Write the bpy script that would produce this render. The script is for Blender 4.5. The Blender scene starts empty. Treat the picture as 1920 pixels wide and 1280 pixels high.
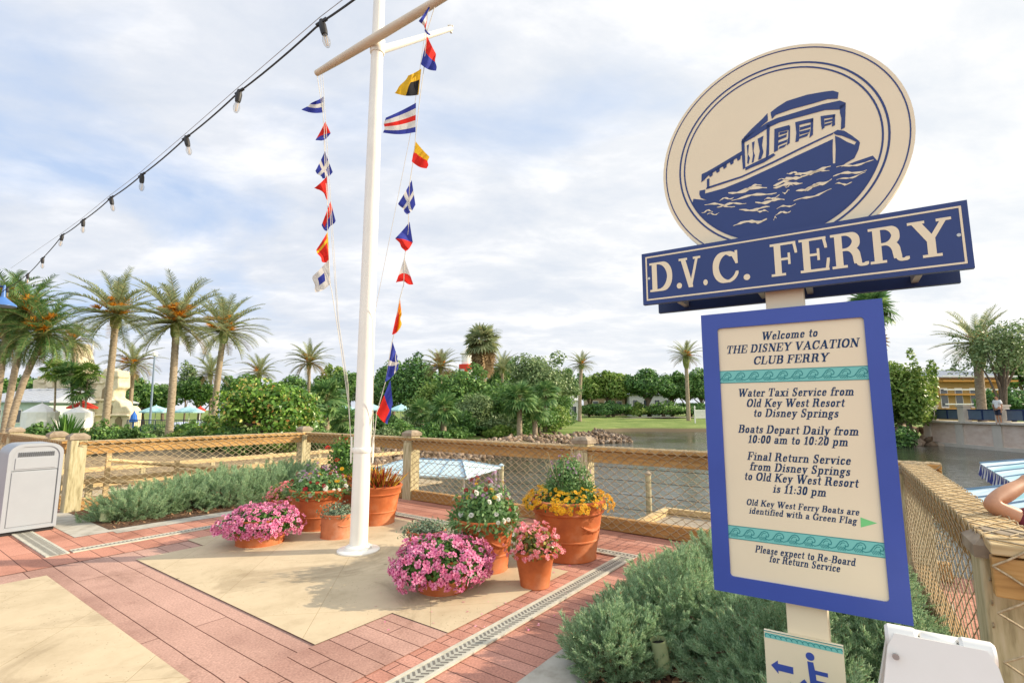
import bpy, bmesh, math, random
import numpy as np
from mathutils import Vector, Matrix
from mathutils.geometry import delaunay_2d_cdt
SC = bpy.context.scene
COL = SC.collection
rnd = random.Random(7)
RG = np.random.default_rng(11)
R = math.radians

# ---------------------------------------------------------------- camera
F_PX, EYE = 950.0, 1.6
PITCH = math.atan(125.0 / F_PX)
cam_d = bpy.data.cameras.new('camera')
cam = bpy.data.objects.new('camera', cam_d)
COL.objects.link(cam)
cam.location = (0, 0, EYE)
cam.rotation_euler = (math.pi / 2 + PITCH, 0, 0)
cam_d.sensor_width = 36
cam_d.lens = F_PX / 1920 * 36
cam_d.clip_start = 0.05
cam_d.clip_end = 3000
SC.camera = cam
# ---------------------------------------------------------------- light
SUN_EL, SUN_AZ = R(25), R(83)                 # azimuth clockwise from +Y
sun_d = bpy.data.lights.new('sun', 'SUN')
sun_d.energy = 5.0
sun_d.angle = R(0.6)
sun_d.color = (1.0, 0.86, 0.66)
sun = bpy.data.objects.new('sun', sun_d)
COL.objects.link(sun)
SV = Vector((math.sin(SUN_AZ) * math.cos(SUN_EL), math.cos(SUN_AZ) * math.cos(SUN_EL), math.sin(SUN_EL)))
sun.rotation_euler = SV.to_track_quat('Z', 'Y').to_euler()
sun.location = SV * 60
W = bpy.data.worlds.new('World')
SC.world = W
W.use_nodes = True
nt = W.node_tree
nt.nodes.clear()
def N(nt, typ, **kw):
    n = nt.nodes.new(typ)
    for k, v in kw.items():
        if k.startswith('i_'):
            n.inputs[k[2:].replace('_', ' ')].default_value = v
        else:
            setattr(n, k, v)
    return n
def L(nt, a, b): nt.links.new(a, b)
def math_n(nt, op, a, b=None, c=None, clamp=False):
    n = nt.nodes.new('ShaderNodeMath'); n.operation = op; n.use_clamp = clamp
    for i, x in enumerate((a, b, c)):
        if x is None: continue
        if isinstance(x, (int, float)): n.inputs[i].default_value = x
        else: nt.links.new(x, n.inputs[i])
    return n.outputs[0]
def ramp(nt, fac, stops):
    n = nt.nodes.new('ShaderNodeValToRGB')
    while len(n.color_ramp.elements) < len(stops): n.color_ramp.elements.new(0.5)
    for e, (p, c) in zip(n.color_ramp.elements, stops):
        e.position = p; e.color = (*c, 1) if len(c) == 3 else c
    nt.links.new(fac, n.inputs[0])
    return n.outputs[0]
def mixc(nt, fac, a, b, blend='MIX'):
    n = nt.nodes.new('ShaderNodeMix'); n.data_type = 'RGBA'; n.blend_type = blend
    for s, x in ((n.inputs[0], fac), (n.inputs[6], a), (n.inputs[7], b)):
        if isinstance(x, (int, float)): s.default_value = x
        elif isinstance(x, tuple): s.default_value = (*x, 1) if len(x) == 3 else x
        else: nt.links.new(x, s)
    return n.outputs[2]
sky = N(nt, 'ShaderNodeTexSky', sky_type='NISHITA', sun_disc=False)
sky.sun_elevation = SUN_EL
sky.sun_rotation = SUN_AZ
sky.air_density = 1.0; sky.dust_density = 1.5; sky.ozone_density = 1.5
tc = N(nt, 'ShaderNodeTexCoord')
sep = N(nt, 'ShaderNodeSeparateXYZ'); L(nt, tc.outputs['Generated'], sep.inputs[0])
zz = math_n(nt, 'ADD', math_n(nt, 'MAXIMUM', sep.outputs[2], 0.0), 0.22)
cmb = N(nt, 'ShaderNodeCombineXYZ')
L(nt, math_n(nt, 'DIVIDE', sep.outputs[0], zz), cmb.inputs[0])
L(nt, math_n(nt, 'DIVIDE', sep.outputs[1], zz), cmb.inputs[1])
mp = N(nt, 'ShaderNodeMapping'); mp.inputs['Rotation'].default_value = (0, 0, R(-35)); mp.inputs['Scale'].default_value = (0.8, 1.25, 1); mp.inputs['Location'].default_value = (1.7, 0.35, 0)
L(nt, cmb.outputs[0], mp.inputs[0])
n1 = N(nt, 'ShaderNodeTexNoise', i_Scale=1.1, i_Detail=7.0, i_Roughness=0.55, i_Distortion=0.35); L(nt, mp.outputs[0], n1.inputs[0])
n2 = N(nt, 'ShaderNodeTexNoise', i_Scale=2.6, i_Detail=6.0, i_Roughness=0.6, i_Distortion=0.2); L(nt, mp.outputs[0], n2.inputs[0])
gap = math_n(nt, 'MULTIPLY_ADD', sep.outputs[0], 0.20, n1.outputs[0])      # more blue towards the west
gap = math_n(nt, 'MULTIPLY_ADD', sep.outputs[2], -0.10, gap)
gap = math_n(nt, 'MULTIPLY_ADD', math_n(nt, 'MAXIMUM', math_n(nt, 'SUBTRACT', 0.42, sep.outputs[2]), 0.0), 0.34, gap)   # layered cloud closes up towards the horizon
cover = ramp(nt, gap, [(0.25, (0, 0, 0)), (0.42, (1, 1, 1))])
cloud = ramp(nt, n2.outputs[0], [(0.36, (0.665, 0.705, 0.765)), (0.5, (0.76, 0.78, 0.81)), (0.64, (0.93, 0.925, 0.92))])
skyb = N(nt, 'ShaderNodeVectorMath', operation='SCALE'); L(nt, sky.outputs[0], skyb.inputs[0]); skyb.inputs['Scale'].default_value = 1.0
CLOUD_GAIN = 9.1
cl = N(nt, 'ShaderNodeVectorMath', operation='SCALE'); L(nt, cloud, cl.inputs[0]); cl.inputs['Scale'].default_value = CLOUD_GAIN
haz = mixc(nt, 0.7, skyb.outputs[0], (5.6, 6.8, 8.8))
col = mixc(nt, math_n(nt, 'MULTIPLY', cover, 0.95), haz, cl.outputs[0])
# brighter veil towards the sun side
glow = ramp(nt, math_n(nt, 'MULTIPLY_ADD', sep.outputs[0], 0.5, 0.5), [(0.35, (0.93, 0.94, 0.97)), (0.85, (1.10, 1.08, 1.04))])
col = mixc(nt, 1.0, col, glow, 'MULTIPLY')
# unseen sky behind the camera brightened, added to light the sign face
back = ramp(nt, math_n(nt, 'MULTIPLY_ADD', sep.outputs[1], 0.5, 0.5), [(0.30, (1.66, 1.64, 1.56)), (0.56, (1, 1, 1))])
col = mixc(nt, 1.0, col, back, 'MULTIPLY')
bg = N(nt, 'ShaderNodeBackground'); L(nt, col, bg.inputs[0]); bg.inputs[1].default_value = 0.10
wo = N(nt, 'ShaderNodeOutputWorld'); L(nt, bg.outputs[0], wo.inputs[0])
SC.view_settings.view_transform = 'Standard'
SC.view_settings.look = 'None'
SC.view_settings.exposure = 0.40
SC.view_settings.gamma = 1.0
SC.cycles.max_bounces = 6
SC.cycles.transparent_max_bounces = 12
SC.cycles.caustics_reflective = False
SC.cycles.caustics_refractive = False

# ---------------------------------------------------------------- measuring helpers (metres from photo rows and columns)
FWD = np.array([0, math.cos(PITCH), math.sin(PITCH)]); UPV = np.array([0, -math.sin(PITCH), math.cos(PITCH)]); RTV = np.array([1., 0, 0]); ORG = np.array([0, 0, EYE])
def ray(x, y): return RTV * ((x - 960) / F_PX) + UPV * ((640 - y) / F_PX) + FWD
def G(x, y, z=0.0):
    d = ray(x, y); return ORG + d * ((z - EYE) / d[2])
def D(x, y, Y):
    d = ray(x, y); return ORG + d * (Y / d[1])
TH = math.atan2(700, 950)
UX = np.array([math.sin(TH), math.cos(TH), 0]); VX = np.array([-math.cos(TH), math.sin(TH), 0]); ZX = np.array([0, 0, 1.])
GRID_ROT = math.pi / 2 - TH
def X(u, v, z=0.0): return UX * u + VX * v + ZX * z      # plaza grid to world

# ---------------------------------------------------------------- mesh helpers
class MB:
    def __init__(s): s.v = []; s.f = []; s.m = []
    def add(s, vs, fs, mi=0):
        o = len(s.v); s.v.extend([tuple(map(float, p)) for p in vs])
        for i, f in enumerate(fs):
            s.f.append(tuple(o + k for k in f)); s.m.append(mi if isinstance(mi, int) else mi[i])
        return s
    def box(s, c, sz, ax=None, mi=0, bev=0.0):
        """box centred at c, full sizes sz, along axes ax"""
        ax = ax if ax is not None else (np.array([1., 0, 0]), np.array([0, 1., 0]), ZX)
        c = np.array(c, float); h = [k / 2 for k in sz]
        if bev <= 0:
            vs = [c + ax[0] * (h[0] * a) + ax[1] * (h[1] * b) + ax[2] * (h[2] * d) for d in (-1, 1) for a, b in ((-1, -1), (1, -1), (1, 1), (-1, 1))]
            return s.add(vs, [(3, 2, 1, 0), (4, 5, 6, 7), (0, 1, 5, 4), (1, 2, 6, 5), (2, 3, 7, 6), (3, 0, 4, 7)], mi)
        bm = bmesh.new(); bmesh.ops.create_cube(bm, size=1)
        bmesh.ops.scale(bm, vec=sz, verts=bm.verts)
        bmesh.ops.bevel(bm, geom=list(bm.edges), offset=bev, segments=2, affect='EDGES', profile=0.5)
        bm.verts.index_update()
        vs = [c + ax[0] * p.co.x + ax[1] * p.co.y + ax[2] * p.co.z for p in bm.verts]
        s.add(vs, [[q.index for q in f.verts] for f in bm.faces], mi); bm.free(); return s
    def tube(s, pts, r, n=8, mi=0, caps=True, close=False):
        pts = [np.array(p, float) for p in pts]; k = len(pts)
        rs = [r] * k if isinstance(r, (int, float)) else list(r)
        vs = []; ref = None
        for i, p in enumerate(pts):
            if close: t = pts[(i + 1) % k] - pts[i - 1]
            else: t = pts[min(i + 1, k - 1)] - pts[max(i - 1, 0)]
            t = t / (np.linalg.norm(t) + 1e-9)
            if ref is None: ref = np.array([0, 0, 1.]) if abs(t[2]) < 0.9 else np.array([1., 0, 0])
            a = np.cross(t, ref); a /= np.linalg.norm(a) + 1e-9; b = np.cross(a, t); ref = b
            for j in range(n):
                th = 2 * math.pi * j / n
                vs.append(p + (a * math.cos(th) + b * math.sin(th)) * rs[i])
        fs = []
        for i in range(k if close else k - 1):
            i2 = (i + 1) % k
            for j in range(n):
                j2 = (j + 1) % n
                fs.append((i * n + j, i * n + j2, i2 * n + j2, i2 * n + j))
        if caps and not close:
            fs.append(tuple(range(n - 1, -1, -1))); fs.append(tuple((k - 1) * n + j for j in range(n)))
        return s.add(vs, fs, mi)
    def lathe(s, prof, c=(0, 0, 0), n=32, mi=0, wob=None):
        vs = []; k = len(prof)
        for i, (r, z) in enumerate(prof):
            for j in range(n):
                th = 2 * math.pi * j / n
                rr = r * (1 + (wob(th, z) if wob else 0))
                vs.append((c[0] + rr * math.cos(th), c[1] + rr * math.sin(th), c[2] + z))
        fs = [(i * n + j, i * n + (j + 1) % n, (i + 1) * n + (j + 1) % n, (i + 1) * n + j) for i in range(k - 1) for j in range(n)]
        if prof[0][0] > 1e-6: fs.append(tuple(range(n - 1, -1, -1)))
        if prof[-1][0] > 1e-6: fs.append(tuple((k - 1) * n + j for j in range(n)))
        return s.add(vs, fs, mi)
    def prism(s, poly, o, ax, ay, az, h0, h1, mi=0):
        """2D polygon in plane (ax, ay) through o, extruded along az from h0 to h1"""
        n = len(poly); o = np.array(o, float)
        vs = [o + ax * p[0] + ay * p[1] + az * h for h in (h0, h1) for p in poly]
        fs = [tuple(range(n - 1, -1, -1)), tuple(range(n, 2 * n))] + [(i, (i + 1) % n, n + (i + 1) % n, n + i) for i in range(n)]
        return s.add(vs, fs, mi)
    def build(s, name, mats, parent=None, smooth=False, fix=True):
        return mk(name, s.v, s.f, mats, parent, s.m, smooth, fix)
def mk(name, v, f, mats, parent=None, mi=None, smooth=False, fix=False):
    me = bpy.data.meshes.new(name)
    off = np.zeros(3); q = parent
    while q is not None: off = off + np.array(q.matrix_basis.translation); q = q.parent
    v = np.asarray(v, float).reshape(-1, 3) - off
    if isinstance(f, np.ndarray):
        k = f.shape[1]; nf = len(f)
        me.vertices.add(len(v)); me.vertices.foreach_set('co', v.astype(np.float32).ravel())
        me.loops.add(nf * k); me.loops.foreach_set('vertex_index', f.astype(np.int32).ravel())
        me.polygons.add(nf); me.polygons.foreach_set('loop_start', np.arange(0, nf * k, k, dtype=np.int32))
        if mi is not None: me.polygons.foreach_set('material_index', np.asarray(mi, np.int32))
        me.update(calc_edges=True)
    else:
        me.from_pydata([tuple(p) for p in v], [], f)
        if mi is not None and any(mi): me.polygons.foreach_set('material_index', np.asarray(mi, np.int32))
    for m in (mats if isinstance(mats, (list, tuple)) else [mats]): me.materials.append(m)
    if fix:
        bm = bmesh.new(); bm.from_mesh(me); bmesh.ops.recalc_face_normals(bm, faces=bm.faces); bm.to_mesh(me); bm.free()
    if smooth:
        me.polygons.foreach_set('use_smooth', np.ones(len(me.polygons), bool))
        if smooth != 'all':
            try: me.set_sharp_from_angle(angle=R(40))
            except Exception: pass
    o = bpy.data.objects.new(name, me); COL.objects.link(o)
    if parent is not None: o.parent = parent
    return o
def tag(o, label=None, cat=None, group=None, kind=None):
    if label: o['label'] = label
    if cat: o['category'] = cat
    if group: o['group'] = group
    if kind: o['kind'] = kind
    return o
def thing(name, label, cat, loc, group=None):
    o = bpy.data.objects.new(name, None); COL.objects.link(o)
    o.empty_display_size = 0.1
    o.location = tuple(float(k) for k in loc)
    return tag(o, label, cat, group)
def frames(nrm, RG=RG, spin=None):
    """orthonormal frames (N,3,3) rows = x, y, z with z along nrm"""
    n = nrm / (np.linalg.norm(nrm, axis=1, keepdims=True) + 1e-9)
    r = RG.normal(size=n.shape)
    x = np.cross(r, n); x /= np.linalg.norm(x, axis=1, keepdims=True) + 1e-9
    y = np.cross(n, x)
    return np.stack([x, y, n], 1)
def dirframes(d, up):
    """frames with x along d and z close to up"""
    x = d / (np.linalg.norm(d, axis=1, keepdims=True) + 1e-9)
    y = np.cross(up, x); y /= np.linalg.norm(y, axis=1, keepdims=True) + 1e-9
    z = np.cross(x, y)
    return np.stack([x, y, z], 1)
def inst(pv, pf, pos, fr, sc):
    """many copies of a small proto as arrays"""
    pv = np.asarray(pv, float); pf = np.asarray(pf, int)
    sc = np.asarray(sc, float)
    if sc.ndim == 1: sc = sc[:, None, None]
    v = np.einsum('kj,nji->nki', pv, fr) * sc + np.asarray(pos)[:, None, :]
    f = pf[None] + (np.arange(len(pos)) * len(pv))[:, None, None]
    return v.reshape(-1, 3), f.reshape(-1, pf.shape[1])
class Cloud:
    """collects quad instances with a material index"""
    def __init__(s): s.v = []; s.f = []; s.m = []; s.n = 0
    def add(s, pv, pf, pos, fr, sc, mi=0):
        if len(pos) == 0: return
        v, f = inst(pv, pf, pos, fr, sc)
        s.raw(v, f, mi if not isinstance(mi, (list, tuple)) else np.tile(np.array(mi), len(pos)))
    def raw(s, v, f, mi=0):
        s.v.append(v); s.f.append(f + s.n); s.n += len(v)
        s.m.append(np.full(len(f), mi) if np.isscalar(mi) else np.asarray(mi))
    def build(s, name, mats, parent=None, smooth=False):
        return mk(name, np.concatenate(s.v), np.concatenate(s.f), mats, parent, np.concatenate(s.m), smooth)
LEAF = ([(0, -.5, 0), (.3, -.1, .05), (0, .5, 0), (-.3, -.1, .05)], [(0, 1, 2, 3)])
LEAF2 = ([(0, -.5, -.02), (.26, -.15, .06), (.22, .2, .05), (0, .5, -.06), (-.22, .2, .05), (-.26, -.15, .06), (0, 0, 0)],
         [(0, 1, 2, 6), (6, 2, 3, 4), (0, 6, 4, 5)])
BLADE = ([(0, -.06, 0), (0, .06, 0), (.55, .05, .02), (.55, -.05, .02), (1, .01, -.03), (1, -.01, -.03)], [(0, 1, 2, 3), (3, 2, 4, 5)])

# ---------------------------------------------------------------- materials
def new_mat(name):
    m = bpy.data.materials.new(name); m.use_nodes = True
    t = m.node_tree; b = t.nodes['Principled BSDF']
    return m, t, b
def bump(t, b, h, strength, dist=0.01):
    n = N(t, 'ShaderNodeBump'); n.inputs['Strength'].default_value = strength; n.inputs['Distance'].default_value = dist
    L(t, h, n.inputs['Height']); L(t, n.outputs[0], b.inputs['Normal'])
def m_noise(name, c1, c2, scale=8, rough=0.6, bs=0.15, stretch=(1, 1, 1), detail=5, spec=0.4, metal=0.0, c3=None, dist=0.01, coat=0.0):
    m, t, b = new_mat(name)
    tcn = N(t, 'ShaderNodeTexCoord'); mpn = N(t, 'ShaderNodeMapping'); mpn.inputs['Scale'].default_value = stretch
    L(t, tcn.outputs['Object'], mpn.inputs[0])
    nz = N(t, 'ShaderNodeTexNoise', i_Scale=scale, i_Detail=float(detail), i_Roughness=0.6); L(t, mpn.outputs[0], nz.inputs[0])
    stops = [(0.32, c1), (0.68, c2)] if c3 is None else [(0.3, c1), (0.52, c2), (0.72, c3)]
    L(t, ramp(t, nz.outputs[0], stops), b.inputs['Base Color'])
    b.inputs['Roughness'].default_value = rough; b.inputs['Specular IOR Level'].default_value = spec; b.inputs['Metallic'].default_value = metal
    if coat: b.inputs['Coat Weight'].default_value = coat
    if bs: bump(t, b, nz.outputs[0], bs, dist)
    return m
def m_leaf(name, stops, trans=0.3, rough=0.45, spec=0.35, world_noise=0.0):
    """foliage: one colour per leaf, some light passing through"""
    m, t, b = new_mat(name)
    g = N(t, 'ShaderNodeNewGeometry')
    c = ramp(t, g.outputs['Random Per Island'], stops)
    L(t, c, b.inputs['Base Color']); b.inputs['Roughness'].default_value = rough; b.inputs['Specular IOR Level'].default_value = spec
    tr = N(t, 'ShaderNodeBsdfTranslucent'); L(t, c, tr.inputs[0])
    mx = N(t, 'ShaderNodeMixShader'); mx.inputs[0].default_value = trans
    L(t, b.outputs[0], mx.inputs[1]); L(t, tr.outputs[0], mx.inputs[2])
    L(t, mx.outputs[0], t.nodes['Material Output'].inputs[0])
    return m
def m_plain(name, c, rough=0.5, spec=0.4, metal=0.0, var=0.06, scale=3.0):
    c1 = tuple(k * (1 - var) for k in c); c2 = tuple(min(1, k * (1 + var)) for k in c)
    return m_noise(name, c1, c2, scale, rough, 0.02, spec=spec, metal=metal, detail=4)
def m_glass(name):
    """thin clear glass: mostly see-through with a sheen at the edges"""
    m, t, b = new_mat(name)
    b.inputs['Base Color'].default_value = (0.30, 0.30, 0.30, 1); b.inputs['Roughness'].default_value = 0.03
    tr = N(t, 'ShaderNodeBsdfTransparent'); tr.inputs[0].default_value = (0.97, 0.97, 0.96, 1)
    lw = N(t, 'ShaderNodeLayerWeight', i_Blend=0.35); mx = N(t, 'ShaderNodeMixShader')
    L(t, math_n(t, 'MULTIPLY_ADD', lw.outputs['Facing'], 0.6, 0.08), mx.inputs[0]); L(t, tr.outputs[0], mx.inputs[1]); L(t, b.outputs[0], mx.inputs[2])
    L(t, mx.outputs[0], t.nodes['Material Output'].inputs[0])
    return m
def m_wood(name, c1, c2, c3, axis, rough=0.65):
    """timber with grain running along a world direction"""
    m, t, b = new_mat(name)
    tcn = N(t, 'ShaderNodeTexCoord'); rot = N(t, 'ShaderNodeMapping'); rot.inputs['Rotation'].default_value = (0, 0, -axis)
    L(t, tcn.outputs['Object'], rot.inputs[0])
    sc_ = N(t, 'ShaderNodeMapping'); sc_.inputs['Scale'].default_value = (0.8, 14, 14); L(t, rot.outputs[0], sc_.inputs[0])
    n1 = N(t, 'ShaderNodeTexNoise', i_Scale=2.2, i_Detail=6.0, i_Roughness=0.65, i_Distortion=0.4); L(t, sc_.outputs[0], n1.inputs[0])
    n2 = N(t, 'ShaderNodeTexNoise', i_Scale=1.3, i_Detail=3.0); L(t, tcn.outputs['Object'], n2.inputs[0])
    a = ramp(t, n1.outputs[0], [(0.25, c1), (0.5, c2), (0.75, c3)])
    d = ramp(t, n2.outputs[0], [(0.3, (0.8, 0.8, 0.8)), (0.7, (1.1, 1.08, 1.05))])
    L(t, mixc(t, 1.0, a, d, 'MULTIPLY'), b.inputs['Base Color'])
    b.inputs['Roughness'].default_value = rough; b.inputs['Specular IOR Level'].default_value = 0.3
    bump(t, b, n1.outputs[0], 0.35, 0.004)
    return m
M = {}
M['wood_u'] = m_wood('rail_timber_lengthwise', (0.30, 0.155, 0.045), (0.46, 0.26, 0.085), (0.58, 0.36, 0.14), GRID_ROT)
M['wood_v'] = m_wood('rail_timber_crosswise', (0.30, 0.155, 0.045), (0.46, 0.26, 0.085), (0.58, 0.36, 0.14), GRID_ROT + math.pi / 2)
M['cap_u'] = m_wood('pale_rail_cap', (0.40, 0.28, 0.13), (0.58, 0.43, 0.22), (0.70, 0.56, 0.33), GRID_ROT)
M['cap_v'] = m_wood('pale_rail_cap_cross', (0.40, 0.28, 0.13), (0.58, 0.43, 0.22), (0.70, 0.56, 0.33), GRID_ROT + math.pi / 2)
M['post'] = m_noise('weathered_post', (0.24, 0.20, 0.10), (0.47, 0.41, 0.24), 5, 0.8, 0.4, (6, 6, 0.8), c3=(0.56, 0.50, 0.33))
M['postcap'] = m_noise('brown_post_cap', (0.20, 0.15, 0.10), (0.38, 0.31, 0.22), 9, 0.8, 0.3)
M['rope'] = m_noise('tarred_net_rope', (0.30, 0.22, 0.12), (0.54, 0.44, 0.28), 60, 0.9, 0.2)
M['dock'] = m_wood('grey_dock_boards', (0.23, 0.19, 0.14), (0.36, 0.31, 0.24), (0.46, 0.41, 0.33), GRID_ROT + math.pi / 2, 0.8)
M['white'] = m_plain('white_paint', (0.80, 0.77, 0.70), 0.35, 0.5, var=0.04)
M['cream'] = m_plain('cream_sign_paint', (0.80, 0.70, 0.50), 0.5, 0.3, var=0.02)
M['navy'] = m_plain('navy_sign_paint', (0.017, 0.042, 0.17), 0.4, 0.4, var=0.06)
M['royal'] = m_plain('royal_blue_frame_paint', (0.045, 0.085, 0.37), 0.4, 0.4, var=0.05)
M['darknavy'] = m_plain('dark_navy_back_board', (0.012, 0.03, 0.10), 0.45)
M['ink'] = m_plain('dark_teal_ink', (0.012, 0.045, 0.12), 0.6, 0.2)
M['teal'] = m_plain('teal_band', (0.19, 0.55, 0.50), 0.5, 0.3, var=0.03)
M['tealline'] = m_plain('teal_line', (0.035, 0.25, 0.25), 0.5, 0.3)
M['green'] = m_plain('green_pennant_ink', (0.18, 0.60, 0.22), 0.5)
M['metal'] = m_plain('galvanised_metal', (0.45, 0.45, 0.43), 0.4, 0.5, 0.6)
M['black'] = m_plain('black_rubber', (0.015, 0.014, 0.014), 0.5)
M['grey'] = m_noise('light_grey_bin_plastic', (0.31, 0.335, 0.365), (0.34, 0.365, 0.395), 2.5, 0.5, 0.01)
M['slot'] = m_plain('drain_slot_shadow', (0.15, 0.14, 0.12), 0.9)
M['greydark'] = m_plain('shadow_gap_grey', (0.10, 0.11, 0.12), 0.6)
M['terra'] = m_noise('terracotta', (0.33, 0.075, 0.022), (0.51, 0.135, 0.036), 3, 0.7, 0.10, c3=(0.60, 0.25, 0.12), detail=9)
M['terra2'] = m_noise('dusty_terracotta', (0.37, 0.11, 0.045), (0.54, 0.18, 0.075), 4, 0.8, 0.10, c3=(0.64, 0.34, 0.22), detail=9)
M['soil'] = m_noise('potting_soil', (0.03, 0.02, 0.012), (0.08, 0.05, 0.03), 30, 0.95, 0.6)
M['glass'] = m_glass('clear_bulb_glass')
M['olive'] = m_noise('olive_fixture_paint', (0.30, 0.34, 0.17), (0.38, 0.42, 0.23), 6, 0.45, 0.03)
M['umb'] = m_plain('pale_teal_canvas', (0.38, 0.62, 0.66), 0.8, 0.1)
M['bluecan'] = m_plain('pale_blue_canvas', (0.50, 0.66, 0.74), 0.7, 0.2)
M['redcan'] = m_plain('red_canvas', (0.66, 0.055, 0.03), 0.7, 0.2)
M['whitecan'] = m_plain('white_canvas', (0.75, 0.74, 0.72), 0.8, 0.1)
M['bark'] = m_noise('bark', (0.10, 0.075, 0.05), (0.22, 0.17, 0.12), 6, 0.9, 0.6, (3, 3, 1))
# ================================================================ ground materials
def stains(t, tcn, c):
    """old drips, scuffs and gum spots"""
    a = N(t, 'ShaderNodeTexNoise', i_Scale=0.75, i_Detail=9.0, i_Roughness=0.72, i_Distortion=0.8); L(t, tcn.outputs['Object'], a.inputs[0])
    v = N(t, 'ShaderNodeTexVoronoi', i_Scale=2.3); L(t, tcn.outputs['Object'], v.inputs[0])
    c = mixc(t, 1.0, c, ramp(t, a.outputs[0], [(0.36, (0.74, 0.72, 0.70)), (0.46, (0.97, 0.97, 0.97)), (0.66, (1, 1, 1)), (0.74, (1.07, 1.07, 1.06))]), 'MULTIPLY')
    return mixc(t, 1.0, c, ramp(t, v.outputs['Distance'], [(0.035, (0.62, 0.60, 0.58)), (0.06, (1, 1, 1))]), 'MULTIPLY')
def m_brick(name, rowh, length, cols, mortar=0.0045, mcol=(0.12, 0.055, 0.04)):
    m, t, b = new_mat(name)
    tcn = N(t, 'ShaderNodeTexCoord'); mpn = N(t, 'ShaderNodeMapping'); mpn.inputs['Rotation'].default_value = (0, 0, math.pi / 2)
    L(t, tcn.outputs['Object'], mpn.inputs[0])
    nw = N(t, 'ShaderNodeTexNoise', i_Scale=3.0, i_Detail=2.0); L(t, tcn.outputs['Object'], nw.inputs[0])
    wob = N(t, 'ShaderNodeVectorMath', operation='MULTIPLY_ADD'); L(t, nw.outputs['Color'], wob.inputs[0]); wob.inputs[1].default_value = (0.012, 0.012, 0); L(t, mpn.outputs[0], wob.inputs[2])
    br = N(t, 'ShaderNodeTexBrick', offset=0.37, squash=1.0)
    L(t, wob.outputs[0], br.inputs['Vector'])
    for k, v in (('Scale', 1.0), ('Mortar Size', mortar), ('Mortar Smooth', 0.3), ('Brick Width', length), ('Row Height', rowh), ('Bias', 0.0)): br.inputs[k].default_value = v
    br.inputs['Color1'].default_value = (*cols[0], 1); br.inputs['Color2'].default_value = (*cols[1], 1); br.inputs['Mortar'].default_value = (*mcol, 1)
    big = N(t, 'ShaderNodeTexNoise', i_Scale=1.1, i_Detail=5.0, i_Roughness=0.65); L(t, tcn.outputs['Object'], big.inputs[0])
    fine = N(t, 'ShaderNodeTexNoise', i_Scale=70.0, i_Detail=3.0); L(t, tcn.outputs['Object'], fine.inputs[0])
    c = mixc(t, 1.0, br.outputs[0], ramp(t, big.outputs[0], [(0.3, (0.74, 0.70, 0.70)), (0.5, (1, 1, 1)), (0.7, (1.16, 1.17, 1.18))]), 'MULTIPLY')
    c = mixc(t, 1.0, c, ramp(t, fine.outputs[0], [(0.3, (0.78, 0.78, 0.78)), (0.7, (1.18, 1.18, 1.18))]), 'MULTIPLY')
    c = stains(t, tcn, c)
    L(t, c, b.inputs['Base Color']); b.inputs['Roughness'].default_value = 0.85; b.inputs['Specular IOR Level'].default_value = 0.2
    h = math_n(t, 'MULTIPLY_ADD', br.outputs['Fac'], -1.0, math_n(t, 'MULTIPLY', fine.outputs[0], 0.25))
    bump(t, b, h, 0.6, 0.006)
    return m
def m_slab(name, space, off=(0, 0, 0)):
    m, t, b = new_mat(name)
    tcn = N(t, 'ShaderNodeTexCoord'); mpn = N(t, 'ShaderNodeMapping'); mpn.inputs['Rotation'].default_value = (0, 0, R(45)); mpn.inputs['Location'].default_value = off
    L(t, tcn.outputs['Object'], mpn.inputs[0])
    br = N(t, 'ShaderNodeTexBrick', offset=0.0, squash=1.0); L(t, mpn.outputs[0], br.inputs['Vector'])
    for k, v in (('Scale', 1.0), ('Mortar Size', 0.0035), ('Mortar Smooth', 0.6), ('Brick Width', space), ('Row Height', space)): br.inputs[k].default_value = v
    br.inputs['Color1'].default_value = (0.55, 0.445, 0.295, 1); br.inputs['Color2'].default_value = (0.525, 0.425, 0.28, 1); br.inputs['Mortar'].default_value = (0.42, 0.32, 0.19, 1)
    big = N(t, 'ShaderNodeTexNoise', i_Scale=1.6, i_Detail=8.0, i_Roughness=0.7); L(t, tcn.outputs['Object'], big.inputs[0])
    pit = N(t, 'ShaderNodeTexVoronoi', i_Scale=26.0); pit.inputs['Randomness'].default_value = 1.0; L(t, tcn.outputs['Object'], pit.inputs[0])
    pm = N(t, 'ShaderNodeTexNoise', i_Scale=2.4, i_Detail=3.0); L(t, tcn.outputs['Object'], pm.inputs[0])
    pitm = math_n(t, 'MULTIPLY', ramp(t, pit.outputs['Distance'], [(0.08, (1, 1, 1)), (0.17, (0, 0, 0))]), ramp(t, pm.outputs[0], [(0.44, (0, 0, 0)), (0.60, (1, 1, 1))]))
    c = mixc(t, 1.0, br.outputs[0], ramp(t, big.outputs[0], [(0.28, (0.78, 0.76, 0.72)), (0.5, (1, 1, 1)), (0.72, (1.12, 1.12, 1.13))]), 'MULTIPLY')
    c = mixc(t, math_n(t, 'MULTIPLY', pitm, 0.6), c, (0.20, 0.14, 0.07))
    c = stains(t, tcn, c)
    L(t, c, b.inputs['Base Color']); b.inputs['Roughness'].default_value = 0.8; b.inputs['Specular IOR Level'].default_value = 0.25
    h = math_n(t, 'SUBTRACT', math_n(t, 'MULTIPLY', big.outputs[0], 0.4), math_n(t, 'ADD', math_n(t, 'MULTIPLY', br.outputs['Fac'], 0.6), math_n(t, 'MULTIPLY', pitm, 0.5)))
    bump(t, b, h, 0.4, 0.008)
    return m
M['brick'] = m_brick('stamped_brick', 0.228, 3.1, ((0.42, 0.25, 0.195), (0.47, 0.29, 0.23)))
M['brick2'] = m_brick('narrow_brick', 0.118, 1.3, ((0.42, 0.19, 0.135), (0.52, 0.265, 0.20)), 0.004)
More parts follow.
